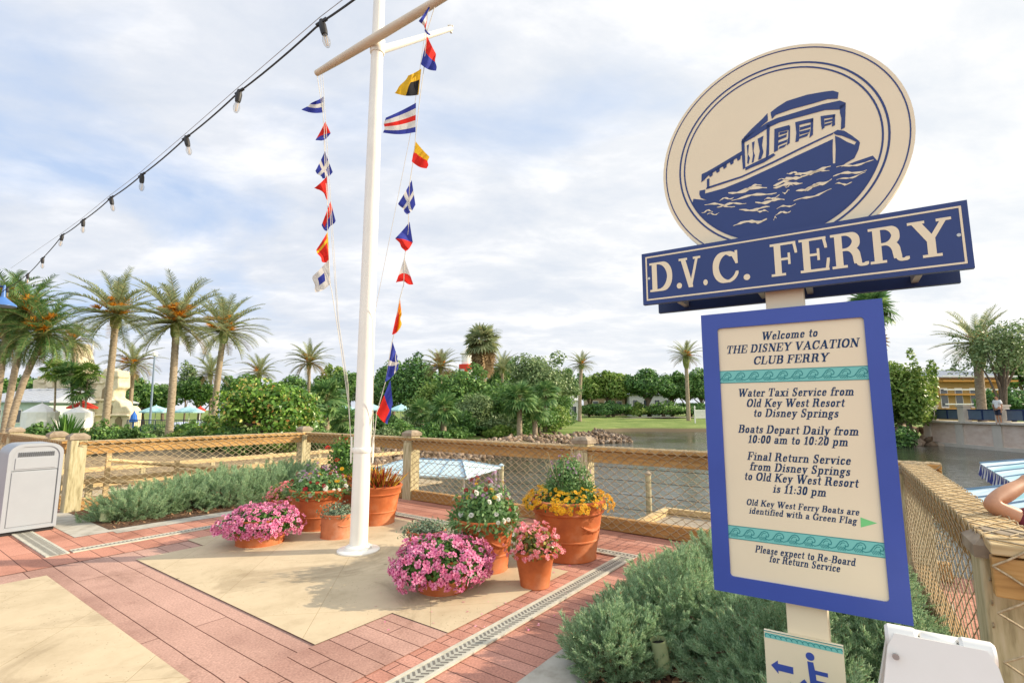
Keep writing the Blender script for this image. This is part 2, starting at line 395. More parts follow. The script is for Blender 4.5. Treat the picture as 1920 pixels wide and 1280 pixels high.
M['brick3'] = m_brick('red_brick', 0.20, 1.3, ((0.46, 0.205, 0.14), (0.54, 0.265, 0.19)), 0.0045)
M['slab'] = m_slab('sand_slab', 0.88)
M['kerb'] = m_noise('grey_kerb', (0.30, 0.27, 0.22), (0.42, 0.39, 0.33), 7, 0.85, 0.2, c3=(0.47, 0.44, 0.38))
M['mulch'] = m_noise('bark_mulch', (0.035, 0.017, 0.009), (0.11, 0.058, 0.03), 28, 0.95, 0.9, c3=(0.22, 0.12, 0.06), dist=0.03)
M['chip'] = m_leaf('bark_chips', [(0.0, (0.05, 0.022, 0.012)), (0.5, (0.17, 0.085, 0.04)), (1.0, (0.36, 0.21, 0.11))], 0.0, 0.9)

def sheet(name, polys, z, mat):
    """flat paving pieces in plaza grid coordinates"""
    mb = MB()
    for p in polys: mb.add([(a, b, 0) for a, b in p], [tuple(range(len(p)))])
    o = mb.build(name, mat, fix=False); o.location = (0, 0, z); o.rotation_euler = (0, 0, GRID_ROT)
    o['kind'] = 'structure'
    return o
def rect(u0, u1, v0, v1): return [(u0, v0), (u1, v0), (u1, v1), (u0, v1)]
# plaza: thick base carrying everything, then sheets 4 mm apart
mb = MB(); mb.prism(rect(-8, 6.62, -0.55, 10.7) , (0, 0, 0), UX, VX, ZX, -1.7, -0.004)
mb.prism(rect(-8, 2.6, 10.7, 18), (0, 0, 0), UX, VX, ZX, -1.7, -0.004)
mb.prism(rect(-8, 3.0, -9, -0.55), (0, 0, 0), UX, VX, ZX, -1.7, -0.004)
o = mb.build('plaza_base', M['kerb']); o['kind'] = 'structure'
sheet('paving', [rect(-8, 2.6, 2.86, 18), rect(2.6, 6.62, 2.86, 10.7)], 0.0, M['brick'])
sheet('paving', [rect(-8, 6.62, -0.55, 2.86), rect(-8, 3.0, -9, -0.55)], 0.0, M['brick2'])
sheet('paving', [rect(-8, 6.6, 6.98, 10.0), rect(5.44, 6.6, 2.86, 6.98)], 0.004, M['brick3'])
slabB = [(2.17, 3.26), (2.84, 3.26), (2.84, 2.66), (4.55, 2.66), (4.55, 3.26), (5.2, 3.26), (5.2, 6.56), (4.55, 6.56), (4.55, 7.02), (2.84, 7.02), (2.84, 6.58), (2.17, 6.58)]
M['brick4'] = m_brick('mid_brick', 0.152, 1.5, ((0.42, 0.245, 0.19), (0.48, 0.29, 0.23)), 0.0045)
sheet('paving', [rect(-8, 2.84, 2.66, 3.262)], 0.005, M['brick4'])
sheet('concrete_slab', [slabB, rect(-8, 1.47, 3.43, 6.64)], 0.010, M['slab'])
sheet('kerb_strip', [rect(-8, 5.45, 1.55, 1.88), rect(2.06, 2.45, 8.28, 10.4), rect(2.45, 6.3, 8.12, 8.42), rect(5.45, 5.7, -0.3, 1.88)], 0.008, M['kerb'])
sheet('mulch_bed', [rect(2.45, 6.3, 8.42, 10.3), rect(-8, 5.45, -0.2, 1.55)], 0.012, M['mulch'])
# drain channels
drain_mb = MB(); hole = MB(); bedm = MB()
def drain(name, label, a, b, w=0.15):
    a = np.array(a); b = np.array(b); ln = np.linalg.norm(b - a); d = (b - a) / ln; q = np.array([-d[1], d[0]])
    A = X(*a); T = thing(name, label, 'drain', A, 'drain grates let into the paving')
    dx = UX * d[0] + VX * d[1]; qx = UX * q[0] + VX * q[1]
    fr = MB()
    for s in (-1, 1): fr.box(A + dx * ln / 2 + qx * (s * (w / 2 - 0.014)) + ZX * 0.012, (ln, 0.028, 0.012), (dx, qx, ZX))
    fr.build('edge_frame', M['kerb2'], T)
    gr = MB(); gr.box(A + dx * ln / 2 + ZX * 0.0110, (ln, w - 0.058, 0.008), (dx, qx, ZX)); gr.build('grate', M['grate'], T)
    sl = MB(); sp_ = 0.042; n = int(ln / sp_); hw = (w - 0.07) / 2
    for i in range(n):
        c = A + dx * ((i + 0.5) * ln / n) + ZX * 0.0154
        for h in (-1, 1):
            ax = dx * 0.62 + qx * (0.78 * h); ax /= np.linalg.norm(ax); ay = np.cross(ZX, ax)
            sl.box(c + qx * (h * hw * .52), (hw * .98, 0.016, 0.0016), (ax, ay, ZX))
    sl.build('slots', M['slot'], T)
M['grate'] = m_noise('grey_drain_grate', (0.33, 0.32, 0.27), (0.45, 0.43, 0.36), 9, 0.7, 0.1)
M['kerb2'] = m_noise('pale_drain_stone', (0.42, 0.40, 0.32), (0.55, 0.52, 0.43), 12, 0.7, 0.1)
drain('drain_channel', 'long slotted drain running beside the sand slab towards the terracotta pots', (-6, 2.40), (5.30, 2.40), 0.17)
drain('drain_channel', 'slotted drain running along the bricks in front of the left juniper bed', (1.85, 7.50), (5.30, 7.50), 0.15)
drain('drain_channel', 'slotted drain at the back of the slab behind the big pots', (5.38, 2.31), (5.38, 7.58), 0.15)
drain('drain_channel', 'short wide drain in the bricks in front of the grey bin', (1.72, 7.43), (1.72, 9.4), 0.20)

# ================================================================ terrain, water, road
land = [(-150, 6), (-30, 9), (-14, 15), (-5.5, 21), (0, 30), (5.5, 38.5), (8.2, 40.5), (9.2, 46), (10, 55), (13, 58), (22, 57), (25.5, 47), (27, 37.5), (30.4, 36.6), (30.4, 16), (60, 8), (400, -20), (400, 500), (-400, 500), (-400, 6)]
def poly_dist(P, poly):
    P = np.asarray(P); ins = np.zeros(len(P), bool); dm = np.full(len(P), 1e9)
    n = len(poly)
    for i in range(n):
        a = np.array(poly[i], float); b = np.array(poly[(i + 1) % n], float); ab = b - a
        t = np.clip(((P - a) @ ab) / (ab @ ab), 0, 1); dm = np.minimum(dm, np.linalg.norm(P - (a + t[:, None] * ab), axis=1))
        c = (a[1] > P[:, 1]) != (b[1] > P[:, 1])
        with np.errstate(divide='ignore', invalid='ignore'):
            xi = (b[0] - a[0]) * (P[:, 1] - a[1]) / (b[1] - a[1]) + a[0]
        ins ^= c & (P[:, 0] < xi)
    return ins, dm
def terr(P):
    ins, dm = poly_dist(P, land)
    h = np.where(ins, np.minimum(-1.15 + np.minimum(dm, 1.2) * 0.45 + np.maximum(dm - 1.2, 0) * 0.038, np.where(P[:, 0] < 8.5, -0.35, 0.15)), -1.15 - np.minimum(dm, 3) * 0.4)
    return h + 0.06 * np.sin(P[:, 0] * 0.9) * np.cos(P[:, 1] * 0.7) * (dm < 40)
def ground_z(x, y): return float(terr(np.array([[x, y]]))[0])
xs = np.concatenate([np.linspace(-380, -62, 18), np.arange(-60, 60.1, 0.8), np.linspace(62, 380, 18)])
ys = np.concatenate([np.linspace(5, 90, 120), np.linspace(92, 480, 24)])
gx, gy = np.meshgrid(xs, ys); P = np.c_[gx.ravel(), gy.ravel()]
vz = terr(P); nx, ny = len(xs), len(ys)
idx = np.arange(nx * ny).reshape(ny, nx)
fq = np.stack([idx[:-1, :-1], idx[:-1, 1:], idx[1:, 1:], idx[1:, :-1]], -1).reshape(-1, 4)
def m_lawn():
    m, t, b = new_mat('lawn')
    g = N(t, 'ShaderNodeNewGeometry'); sp = N(t, 'ShaderNodeSeparateXYZ'); L(t, g.outputs['Position'], sp.inputs[0])
    n1 = N(t, 'ShaderNodeTexNoise', i_Scale=0.35, i_Detail=6.0); L(t, g.outputs['Position'], n1.inputs[0])
    n2 = N(t, 'ShaderNodeTexNoise', i_Scale=6.0, i_Detail=5.0); L(t, g.outputs['Position'], n2.inputs[0])
    gr = ramp(t, math_n(t, 'MULTIPLY_ADD', n2.outputs[0], 0.5, math_n(t, 'MULTIPLY', n1.outputs[0], 0.5)), [(0.36, (0.10, 0.155, 0.035)), (0.5, (0.17, 0.235, 0.06)), (0.62, (0.26, 0.30, 0.10))])
    edge = ramp(t, math_n(t, 'ADD', sp.outputs[2], math_n(t, 'MULTIPLY', n1.outputs[0], 0.25)), [(0.0, (0.13, 0.10, 0.06)), (1.0, (0.13, 0.10, 0.06))])
    fac = ramp(t, math_n(t, 'MULTIPLY_ADD', sp.outputs[2], 1.0, 1.15), [(0.42, (0, 0, 0)), (0.56, (1, 1, 1))])
    near = ramp(t, math_n(t, 'MULTIPLY_ADD', sp.outputs[1], 0.02, math_n(t, 'MULTIPLY', n2.outputs[0], 0.06)), [(0.50, (0, 0, 0)), (0.57, (1, 1, 1))])   # bare sandy soil by the docks, grass further back
    bare = ramp(t, n2.outputs[0], [(0.35, (0.17, 0.12, 0.07)), (0.6, (0.34, 0.26, 0.16))])
    gr = mixc(t, near, bare, gr)
    L(t, mixc(t, fac, edge, gr), b.inputs['Base Color']); b.inputs['Roughness'].default_value = 0.9; b.inputs['Specular IOR Level'].default_value = 0.15
    bump(t, b, n2.outputs[0], 0.5, 0.05)
    return m
o = mk('ground', np.c_[P, vz], fq, m_lawn(), smooth='all'); o['kind'] = 'structure'
def m_water():
    m, t, b = new_mat('pond_water')
    b.inputs['Base Color'].default_value = (0.045, 0.05, 0.035, 1); b.inputs['Roughness'].default_value = 0.06; b.inputs['IOR'].default_value = 1.33
    g = N(t, 'ShaderNodeNewGeometry')
    mpn = N(t, 'ShaderNodeMapping'); mpn.inputs['Scale'].default_value = (0.9, 2.2, 1); mpn.inputs['Rotation'].default_value = (0, 0, R(12)); L(t, g.outputs['Position'], mpn.inputs[0])
    n1 = N(t, 'ShaderNodeTexNoise', i_Scale=1.7, i_Detail=5.0, i_Roughness=0.6, i_Distortion=0.6); L(t, mpn.outputs[0], n1.inputs[0])
    n2 = N(t, 'ShaderNodeTexNoise', i_Scale=0.12, i_Detail=2.0); L(t, g.outputs['Position'], n2.inputs[0])
    h = math_n(t, 'MULTIPLY', n1.outputs[0], ramp(t, n2.outputs[0], [(0.4, (0.35, 0.35, 0.35)), (0.6, (1, 1, 1))]))
    bump(t, b, h, 0.5, 0.10)
    return m
mb = MB(); mb.add([(-380, 2, -1.0), (380, -40, -1.0), (380, 480, -1.0), (-380, 480, -1.0)], [(0, 1, 2, 3)])
mb.add([(-380, 2, -1.0), (380, -40, -1.0), (380, -300, -1.0), (-380, -300, -1.0)], [(3, 2, 1, 0)])
o = mb.build('water', m_water(), fix=False); o['kind'] = 'structure'
M['asphalt'] = m_noise('pale_road', (0.40, 0.36, 0.33), (0.50, 0.46, 0.42), 2, 0.9, 0.1)
mb = MB()
pts = [(8, 78), (20, 76.5), (34, 75), (60, 73)]
vv = []
for a in pts: vv += [(a[0], a[1], ground_z(*a) + 0.12), (a[0] + 1.0, a[1] + 4.0, ground_z(a[0], a[1] + 4) + 0.12)]
mb.add(vv, [(2 * i, 2 * i + 2, 2 * i + 3, 2 * i + 1) for i in range(len(pts) - 1)])
o = mb.build('road', M['asphalt'], fix=False); o['kind'] = 'structure'

# riprap along the island shore
M['rock'] = m_leaf('riprap_stone', [(0.0, (0.10, 0.07, 0.05)), (0.4, (0.17, 0.115, 0.07)), (0.75, (0.28, 0.20, 0.14)), (1.0, (0.42, 0.34, 0.26))], 0.0, 0.9)
ico_v = []; bm = bmesh.new(); bmesh.ops.create_icosphere(bm, subdivisions=1, radius=1); ico_v = np.array([p.co[:] for p in bm.verts]); ico_f = np.array([[q.index for q in f.verts] for f in bm.faces]); bm.free()
def rocks(name, path, n, width, smin, smax, zrange):
    path = np.array(path, float); seg = np.linalg.norm(np.diff(path, axis=0), axis=1); cum = np.r_[0, np.cumsum(seg)]
    V = []; Fc = []; k = 0
    for i in range(n):
        t = RG.uniform(0, cum[-1]); j = min(np.searchsorted(cum, t) - 1, len(seg) - 1); j = max(j, 0)
        p = path[j] + (path[j + 1] - path[j]) * ((t - cum[j]) / seg[j]); d = path[j + 1] - path[j]; q = np.array([-d[1], d[0]]) / seg[j]
        o_ = RG.uniform(-0.3, 1) * width
        p = p + q * o_; s = RG.uniform(smin, smax)
        sc_ = s * RG.uniform(0.6, 1.25, 3); rot = Matrix.Rotation(RG.uniform(0, 6.28), 3, Vector(RG.normal(size=3)))
        v = (ico_v * RG.uniform(0.62, 1.25, (len(ico_v), 1)) * sc_ * np.array([1.25, 1, .62])) @ np.array(rot)
        z = -1.0 + (max(0, o_) / width) * zrange + RG.uniform(-0.1, 0.15)
        V.append(v + np.array([p[0], p[1], z])); Fc.append(ico_f + k); k += len(ico_v)
    o = mk(name, np.concatenate(V), np.concatenate(Fc), M['rock'], smooth=False)
    tag(o, None, None, None, 'stuff'); return o
tag(rocks('riprap_rocks', [(-7, 20), (-5.5, 21), (0, 30), (5.5, 38.5), (8.6, 40.2), (9.8, 46)], 3200, 2.3, 0.09, 0.24, 0.62), 'brown and grey riprap stones along the planted shore', 'rocks')
tag(rocks('riprap_rocks', [(25.3, 47), (27, 37.6), (30.2, 36.4)], 130, 2.2, 0.25, 0.55, 1.0), 'pale riprap stones at the foot of the promenade wall', 'rocks')
# bark chips on the mulch beds
pos = []
for n_, (u0, u1, v0, v1) in ((1500, (2.5, 6.2, 8.45, 10.0)), (3200, (1.2, 4.4, 0.1, 1.53))):
    uu = RG.uniform(u0, u1, n_); vv_ = RG.uniform(v0, v1, n_); pos.append(np.array([X(a, b, 0.022 + RG.uniform(0, .012)) for a, b in zip(uu, vv_)]))
pos = np.concatenate(pos)
c = Cloud(); nn = RG.normal(size=(len(pos), 3)) * 0.45 + np.array([0, 0, 1]); c.add([(-.5, -.12, 0), (.4, -.16, .05), (.5, .12, 0), (-.4, .15, .04)], [(0, 1, 2, 3)], pos, frames(nn), RG.uniform(0.025, 0.075, len(pos)))
o = c.build('bark_chips', M['chip']); tag(o, 'loose brown bark chips covering the planting beds', 'bark chips', None, 'stuff')
# ================================================================ fences with rope net
def net(T, A, d, q, ln, path, cell, r=0.0032):
    """diamond rope net over the (q, z) path along d"""
    P_ = np.array(path); sg = np.linalg.norm(np.diff(P_, axis=0), axis=1); cum = np.r_[0, np.cumsum(sg)]
    def at(s, t):
        j = min(max(np.searchsorted(cum, t) - 1, 0), len(sg) - 1)
        w = P_[j] + (P_[j + 1] - P_[j]) * ((t - cum[j]) / sg[j])
        return A + d * s + q * w[0] + ZX * w[1]
    nt_ = int(cum[-1] / cell); ns = int(ln / cell / 1.5); cs = ln / ns; ct = cum[-1] / nt_
    jit = lambda i, j: (0.16 * math.sin(i * 1.7 + j * 0.9) + 0.1 * math.sin(j * 2.3 + 0.31 * i)) * cs
    node = {}
    for i in range(ns + 1):
        for j in range(nt_ + 1):
            if (i + j) % 2 == 0: node[i, j] = at(min(max(i * cs + (jit(i, j) if 0 < i < ns else 0), 0), ln), j * ct)
    V = []; Fq = []
    def strand(p, p2):
        t = p2 - p; l = np.linalg.norm(t)
        if l < 1e-6: return
        t /= l; a_ = np.cross(t, ZX); na = np.linalg.norm(a_)
        a_ = a_ / na if na > 1e-3 else d; b_ = np.cross(a_, t); o = len(V)
        for w in (p, p2): V.extend([w + a_ * r, w + b_ * r, w - a_ * r, w - b_ * r])
        for k in range(4): Fq.append((o + k, o + (k + 1) % 4, o + 4 + (k + 1) % 4, o + 4 + k))
    for (i, j), p in node.items():
        for s_ in (1, -1):
            k = (i + s_, j + 1)
            if k in node:
                last = p
                for c in [c for c in cum if j * ct + 1e-4 < c < (j + 1) * ct - 1e-4]:
                    f_ = (c - j * ct) / ct; s0 = min(max(i * cs, 0), ln); s1 = min(max(k[0] * cs, 0), ln)
                    m_ = at(s0 + (s1 - s0) * f_, c); strand(last, m_); last = m_
                strand(last, node[k])
    mk('rope_net', np.array(V), np.array(Fq), M['rope'], T)
def run_fence(T, a, b, inward, posts, mat, cap, name_posts=True, cables=False, cell=0.047, post_h=1.16, rail_w=0.24, rope=0.0042):
    """timber fence from grid point a to b; inward = grid direction of the plaza side"""
    A = X(*a); B = X(*b); ln = np.linalg.norm(B - A); d = (B - A) / ln; q = np.cross(ZX, d); q = q if q @ (UX * inward[0] + VX * inward[1]) > 0 else -q
    ax = (d, q, ZX)
    mid = (A + B) / 2
    mb = MB(); mb.box(mid + ZX * 1.05, (ln, rail_w, 0.042), ax, bev=0.006); mb.build('rail_cap', cap, T)
    mb = MB(); mb.box(mid + ZX * 0.945 + q * 0.045, (ln, 0.06, 0.15), ax, bev=0.006); mb.build('rail_beam', mat, T)
    mb = MB(); mb.box(mid + ZX * 0.09 + q * 0.02, (ln, 0.10, 0.16), ax, bev=0.006); mb.build('bottom_rail', mat, T)
    for s in posts:
        p = A + d * s
        mb = MB(); mb.box(p + ZX * (post_h / 2 - 0.3) + q * 0.0, (0.21, 0.215, post_h + 0.6 - 0.05), ax, bev=0.012)
        po = mb.build('post', M['post'], T)
        mb = MB(); w = 0.128
        mb.prism([(-w, -w), (w, -w), (w, w), (-w, w)], p, d, q, ZX, post_h - 0.05, post_h)
        t0 = [p + d * (w * i) + q * (w * j) + ZX * post_h for i, j in ((-1, -1), (1, -1), (1, 1), (-1, 1))]
        t1 = [p + d * (w * .55 * i) + q * (w * .55 * j) + ZX * (post_h + 0.045) for i, j in ((-1, -1), (1, -1), (1, 1), (-1, 1))]
        mb.add(t0 + t1, [(0, 1, 5, 4), (1, 2, 6, 5), (2, 3, 7, 6), (3, 0, 4, 7), (4, 5, 6, 7)])
        mb.build('post_cap', M['postcap'], po)
    if cables:
        for z in (0.30, 0.48, 0.66, 0.82):
            mb = MB(); pts = [A + d * (ln * i / 12) + ZX * (z - 0.012 * math.sin(math.pi * i / 12)) - q * 0.03 for i in range(13)]
            mb.tube(pts, 0.0035, 5); mb.build('cable', M['black'], T)
    e = 0.006
    net(T, A, d, q, ln, [(-rail_w / 2 - e, 1.0), (-rail_w / 2 - e, 1.071 + e), (rail_w / 2 + e, 1.071 + e), (rail_w / 2 + e, 1.02), (0.085, 0.96), (0.083, 0.86), (0.10, 0.5), (0.085, 0.17), (0.09, 0.03)], cell, rope)
    return T
T = thing('timber_fence', 'timber rail fence with rope net behind the left juniper bed, sunlit yellow', 'fence', X(2.5, 10.42), 'rope net fences round the plaza')
run_fence(T, (2.5, 10.42), (6.42, 10.42), (0, -1), [0.0, 3.92], M['wood_u'], M['wood_u'])
T = thing('timber_fence', 'timber rail fence with rope net running across the back behind the flower pots', 'fence', X(6.42, 10.2), 'rope net fences round the plaza')
run_fence(T, (6.42, 10.2), (6.42, -0.36), (-1, 0), [3.22, 6.72], M['wood_v'], M['wood_v'], cables=True)
T = thing('timber_fence', 'timber rail fence with rope net running close by on the right of the sign', 'fence', X(6.3, -0.36), 'rope net fences round the plaza')
run_fence(T, (6.34, -0.14), (2.97, -0.37), (0, 1), [0.0, 3.26], M['wood_u'], M['cap_u'], post_h=1.03, cell=0.045, rail_w=0.18, rope=0.003)
T = thing('timber_fence', 'timber rail fence with coarse rope net turning off at the right edge of the photo', 'fence', X(2.88, -0.30), 'rope net fences round the plaza')
run_fence(T, (2.88, -0.28), (2.88, -2.8), (-1, 0), [2.3], M['wood_v'], M['cap_v'], post_h=1.03, cell=0.085, rail_w=0.17, rope=0.0045)
T = thing('timber_fence', 'timber rail fence with rope net at the far left behind the grey bin', 'fence', X(2.5, 10.7), 'rope net fences round the plaza')
run_fence(T, (2.5, 10.75), (2.5, 15.5), (-1, 0), [0.85, 4.0], M['wood_v'], M['wood_v'])
# net hanging round the near end post of the right-hand fence
# ================================================================ docks
def deck(T, name, poly, z, mat, board=0.14, along=(1, 0)):
    mb = MB(); a = np.array(along, float); q = np.array([-a[1], a[0]])
    P_ = np.array(poly); s = P_ @ a; t = P_ @ q
    n = int((t.max() - t.min()) / board)
    dx = UX * a[0] + VX * a[1]; qx = UX * q[0] + VX * q[1]
    for i in range(n):
        tc_ = t.min() + (i + .5) * board
        mb.box(dx * (s.min() + s.max()) / 2 + qx * tc_ + ZX * z, (s.max() - s.min(), board - 0.012, 0.04), (dx, qx, ZX))
    return mb.build(name, mat, T)
M['plank'] = m_wood('tan_dock_boards', (0.30, 0.24, 0.15), (0.45, 0.37, 0.25), (0.55, 0.46, 0.33), GRID_ROT, 0.8)
T = thing('dock_platform', 'small square timber dock platform behind the fence beside the pile', 'dock', X(6.7, 1.9, -0.15))
deck(T, 'deck_board', rect(6.66, 8.3, 1.35, 3.0), -0.12, M['dock'], along=(0, 1))
mb = MB()
for v_ in (1.33, 3.02): mb.box(X(7.48, v_, -0.06), (1.7, 0.09, 0.12), (UX, VX, ZX))
mb.box(X(8.34, 2.17, -0.06), (0.09, 1.8, 0.12), (UX, VX, ZX)); mb.build('edge_board', M['cap_u'], T)
for u_ in (6.9, 8.1):
    for v_ in (1.5, 2.9): mb = MB(); mb.tube([X(u_, v_, -2.2), X(u_, v_, -0.15)], 0.1, 10); mb.build('pile', M['post'], T, smooth=True)
def pile(px, row_b, row_t, z0, r, label, capm=None):
    b = G(px, row_b, z0); d_ = b[1]; top = D(px, row_t, d_)
    T = thing('mooring_pile', label, 'pile', b, 'mooring piles behind the fence')
    mb = MB(); mb.tube([(b[0], b[1], -2.0), (b[0], b[1], top[2])], r, 12); mb.build('shaft', M['post'], T, smooth=True)
    mb = MB(); mb.lathe([(r + 0.012, 0), (r + 0.012, 0.03), (0.01, 0.07)], (b[0], b[1], top[2]), 14); mb.build('cap', M['bluecan'] if capm else M['postcap'], T, smooth=True)
pile(1217, 950, 890, -0.1, 0.05, 'thin mooring pile standing by the dock platform, behind the yellow marigold pot')
pile(940, 905, 873, -0.6, 0.07, 'pale capped mooring pile just behind the fence over the mixed flower pot', True)
# lower boardwalk behind the left fence, with handrails
T = thing('boardwalk', 'lower boardwalk with tan handrails behind the left fence', 'boardwalk', X(5, 13, -0.6))
deck(T, 'deck_board', rect(2.7, 11.5, 11.1, 17.5), -0.62, M['plank'], along=(0, 1))
mb = MB()
for v_, z0 in ((11.55, -0.6), (13.65, -0.6)):
    for i in range(6): mb = MB(); mb.box(X(3.0 + i * 1.48, v_, z0 + 0.35), (0.09, 0.09, 1.3), (UX, VX, ZX)); mb.build('handrail_post', M['post'], T)
for v_ in (11.55, 13.65):
    for z_ in (0.32, 0.0): 
        mb = MB(); mb.box(X(6.7, v_, z_), (7.6, 0.1, 0.09), (UX, VX, ZX)); mb.build('handrail', M['cap_u'], T)
T = thing('ramp', 'sloping timber gangway with a pale handrail seen through the left net', 'gangway', X(4, 11.2, -0.8))
mb = MB()
p0, p1 = X(3.2, 11.4, 0.45), X(8.6, 10.95, -0.62)
for dv in (0.0,): 
    mb.tube([p0 + ZX * 0.22, p1 + ZX * 0.42], 0.045, 6); mb.tube([p0 - ZX * 0.15, p1 + ZX * 0.05], 0.04, 6)
for i in range(6):
    p = p0 + (p1 - p0) * i / 5; mb.box(p - ZX * 0.25, (0.07, 0.07, 1.2), (UX, VX, ZX))
mb.build('handrail', M['cap_u'], T)
mb = MB(); q_ = [X(3.2, 10.85, -0.3), X(3.2, 11.4, -0.3), X(8.6, 11.4, -0.95), X(8.6, 10.85, -0.95)]
mb.add(q_ + [k - ZX * 0.06 for k in q_], [(0, 1, 2, 3), (7, 6, 5, 4), (0, 4, 5, 1), (1, 5, 6, 2), (2, 6, 7, 3), (3, 7, 4, 0)]); mb.build('deck_board', M['plank'], T)
# dock on the water side of the right-hand fence
T = thing('side_dock', 'pale timber dock on the water side of the right fence', 'dock', X(4, -1.5, -0.55))
deck(T, 'deck_board', rect(3.1, 6.2, -2.4, -0.6), -0.55, M['plank'], along=(1, 0))
for u_ in (3.3, 4.6, 6.1):
    for v_ in (-2.3, -0.7): mb = MB(); mb.tube([X(u_, v_, -2.2), X(u_, v_, -0.58)], 0.1, 10); mb.build('pile', M['post'], T, smooth=True)
# ================================================================ serif lettering drawn with a flat nib
TK, TN, NB = 0.175, 0.055, 0.06     # thick stem, hairline height, thin nib
def arc(cx, cy, rx, ry, a0, a1, n=14):
    return [(cx + rx * math.cos(R(a0 + (a1 - a0) * i / n)), cy + ry * math.sin(R(a0 + (a1 - a0) * i / n))) for i in range(n + 1)]
def S(x, y, w): return (NB, [(x - w, y), (x + w, y)])
def st(x, y0, y1, w=TK): return (w, [(x, y0), (x, y1)])
b0, c1, x1 = 0.028, 0.972, 0.642       # serif centre rows: baseline, cap, x-height
def serifed(x, y0, y1, w=0.19): return [st(x, y0 + .0, y1), S(x, y0, w), S(x, y1, w)]
def dot(x, y, r=0.085): return (0.02, arc(x, y, r * .5, r * .8, 0, 360, 10), 'fill', r)
GL = {}
GL['A'] = (0.98, [(0.075, [(.14, b0), (.47, c1)]), (TK, [(.45, c1), (.80, b0)]), (NB, [(.25, .32), (.62, .32)]), S(.14, b0, .12), S(.82, b0, .16)])
GL['B'] = (0.86, serifed(.2, b0, c1, .15) + [(TK, arc(.46, .745, .20, .227, 90, -90)), (TK, arc(.49, .273, .23, .245, 90, -90)), (NB, [(.2, c1), (.46, c1)]), (NB, [(.2, .518), (.49, .518)]), (NB, [(.2, b0), (.49, b0)])])
GL['C'] = (0.90, [(TK, arc(.48, .5, .34, .472, 52, 180)), (TK, arc(.48, .5, .34, .472, 180, 270)), (NB, arc(.48, .5, .36, .472, 270, 335)), (NB, [(.80, c1), (.80, .62)]), (0.03, [(.69, .87), (.80, .62)]), (NB, [(.72, .85), (.80, .90)])])
GL['D'] = (0.95, serifed(.2, b0, c1, .15) + [(TK, arc(.44, .5, .35, .472, 90, -90)), (NB, [(.2, c1), (.46, c1)]), (NB, [(.2, b0), (.46, b0)])])
GL['E'] = (0.86, serifed(.2, b0, c1, .15) + [(NB, [(.2, c1), (.72, c1)]), (NB, [(.2, b0), (.76, b0)]), (NB, [(.2, .5), (.52, .5)]), (0.05, [(.70, c1), (.745, .70)]), (0.05, [(.74, b0), (.79, .32)]), (0.05, [(.53, .36), (.53, .64)])])
GL['F'] = (0.80, serifed(.2, b0, c1, .17) + [(NB, [(.2, c1), (.70, c1)]), (NB, [(.2, .5), (.52, .5)]), (0.05, [(.69, c1), (.735, .68)]), (0.05, [(.53, .36), (.53, .64)])])
GL['G'] = (0.97, [(TK, arc(.48, .5, .34, .472, 55, 180)), (TK, arc(.48, .5, .34, .472, 180, 270)), (NB, arc(.48, .5, .33, .472, 270, 330)), (NB, [(.78, c1), (.78, .66)]), (0.03, [(.67, .88), (.78, .66)]), st(.78, .06, .42), S(.78, .42, .15)])
GL['H'] = (1.02, serifed(.2, b0, c1, .15) + serifed(.80, b0, c1, .15) + [(NB, [(.2, .5), (.8, .5)])])
GL['I'] = (0.45, serifed(.22, b0, c1, .17))
GL['K'] = (0.98, serifed(.2, b0, c1, .15) + [(0.08, [(.78, c1), (.25, .42)]), (TK, [(.42, .56), (.80, b0)]), S(.78, c1, .14), S(.82, b0, .15)])
GL['L'] = (0.80, serifed(.2, b0, c1, .15) + [(NB, [(.2, b0), (.70, b0)]), (0.05, [(.69, b0), (.74, .36)])])
GL['N'] = (1.0, [st(.18, b0, c1, .07), (TK, [(.18, c1), (.80, b0)]), st(.80, b0, c1, .07), S(.18, b0, .13), S(.14, c1, .12), S(.80, c1, .13)])
GL['O'] = (0.94, [(TK, arc(.47, .5, .335, .472, 0, 360, 30))])
GL['P'] = (0.82, serifed(.2, b0, c1, .16) + [(TK, arc(.45, .715, .23, .257, 90, -90)), (NB, [(.2, c1), (.45, c1)]), (NB, [(.2, .458), (.45, .458)])])
GL['R'] = (0.96, serifed(.2, b0, c1, .16) + [(TK, arc(.45, .745, .21, .227, 90, -90)), (NB, [(.2, c1), (.45, c1)]), (NB, [(.2, .518), (.48, .518)]), (TK, arc(.48, .27, .17, .248, 90, 0, 8) + [(.67, .12)]), (NB, arc(.80, .13, .13, .105, 180, 320, 8))])
GL['S'] = (0.76, [(0.10, arc(.37, .74, .21, .232, 50, 180)), (TK, [(.17, .73), (.24, .58), (.50, .43), (.56, .28)]), (0.10, arc(.36, .27, .22, .242, 10, -150)), (NB, [(.57, c1), (.57, .70)]), (NB, [(.13, b0), (.13, .32)])])
GL['T'] = (0.88, [st(.43, b0, c1), S(.43, b0, .18), (NB, [(.08, c1), (.78, c1)]), (0.05, [(.09, c1), (.06, .68)]), (0.05, [(.77, c1), (.80, .68)])])
GL['U'] = (0.98, [(TK, [(.2, c1), (.2, .32)] + arc(.48, .32, .28, .292, 180, 270, 8)), (0.07, arc(.48, .32, .31, .292, 270, 360, 8) + [(.79, c1)]), S(.2, c1, .16), S(.79, c1, .13)])
GL['V'] = (0.98, [(TK, [(.18, c1), (.50, b0)]), (0.075, [(.50, b0), (.82, c1)]), S(.18, c1, .16), S(.82, c1, .13)])
GL['W'] = (1.36, [(TK, [(.18, c1), (.45, b0)]), (0.075, [(.45, b0), (.70, c1)]), (TK, [(.66, c1), (.92, b0)]), (0.075, [(.92, b0), (1.2, c1)]), S(.18, c1, .16), S(.66, c1, .13), S(1.2, c1, .13)])
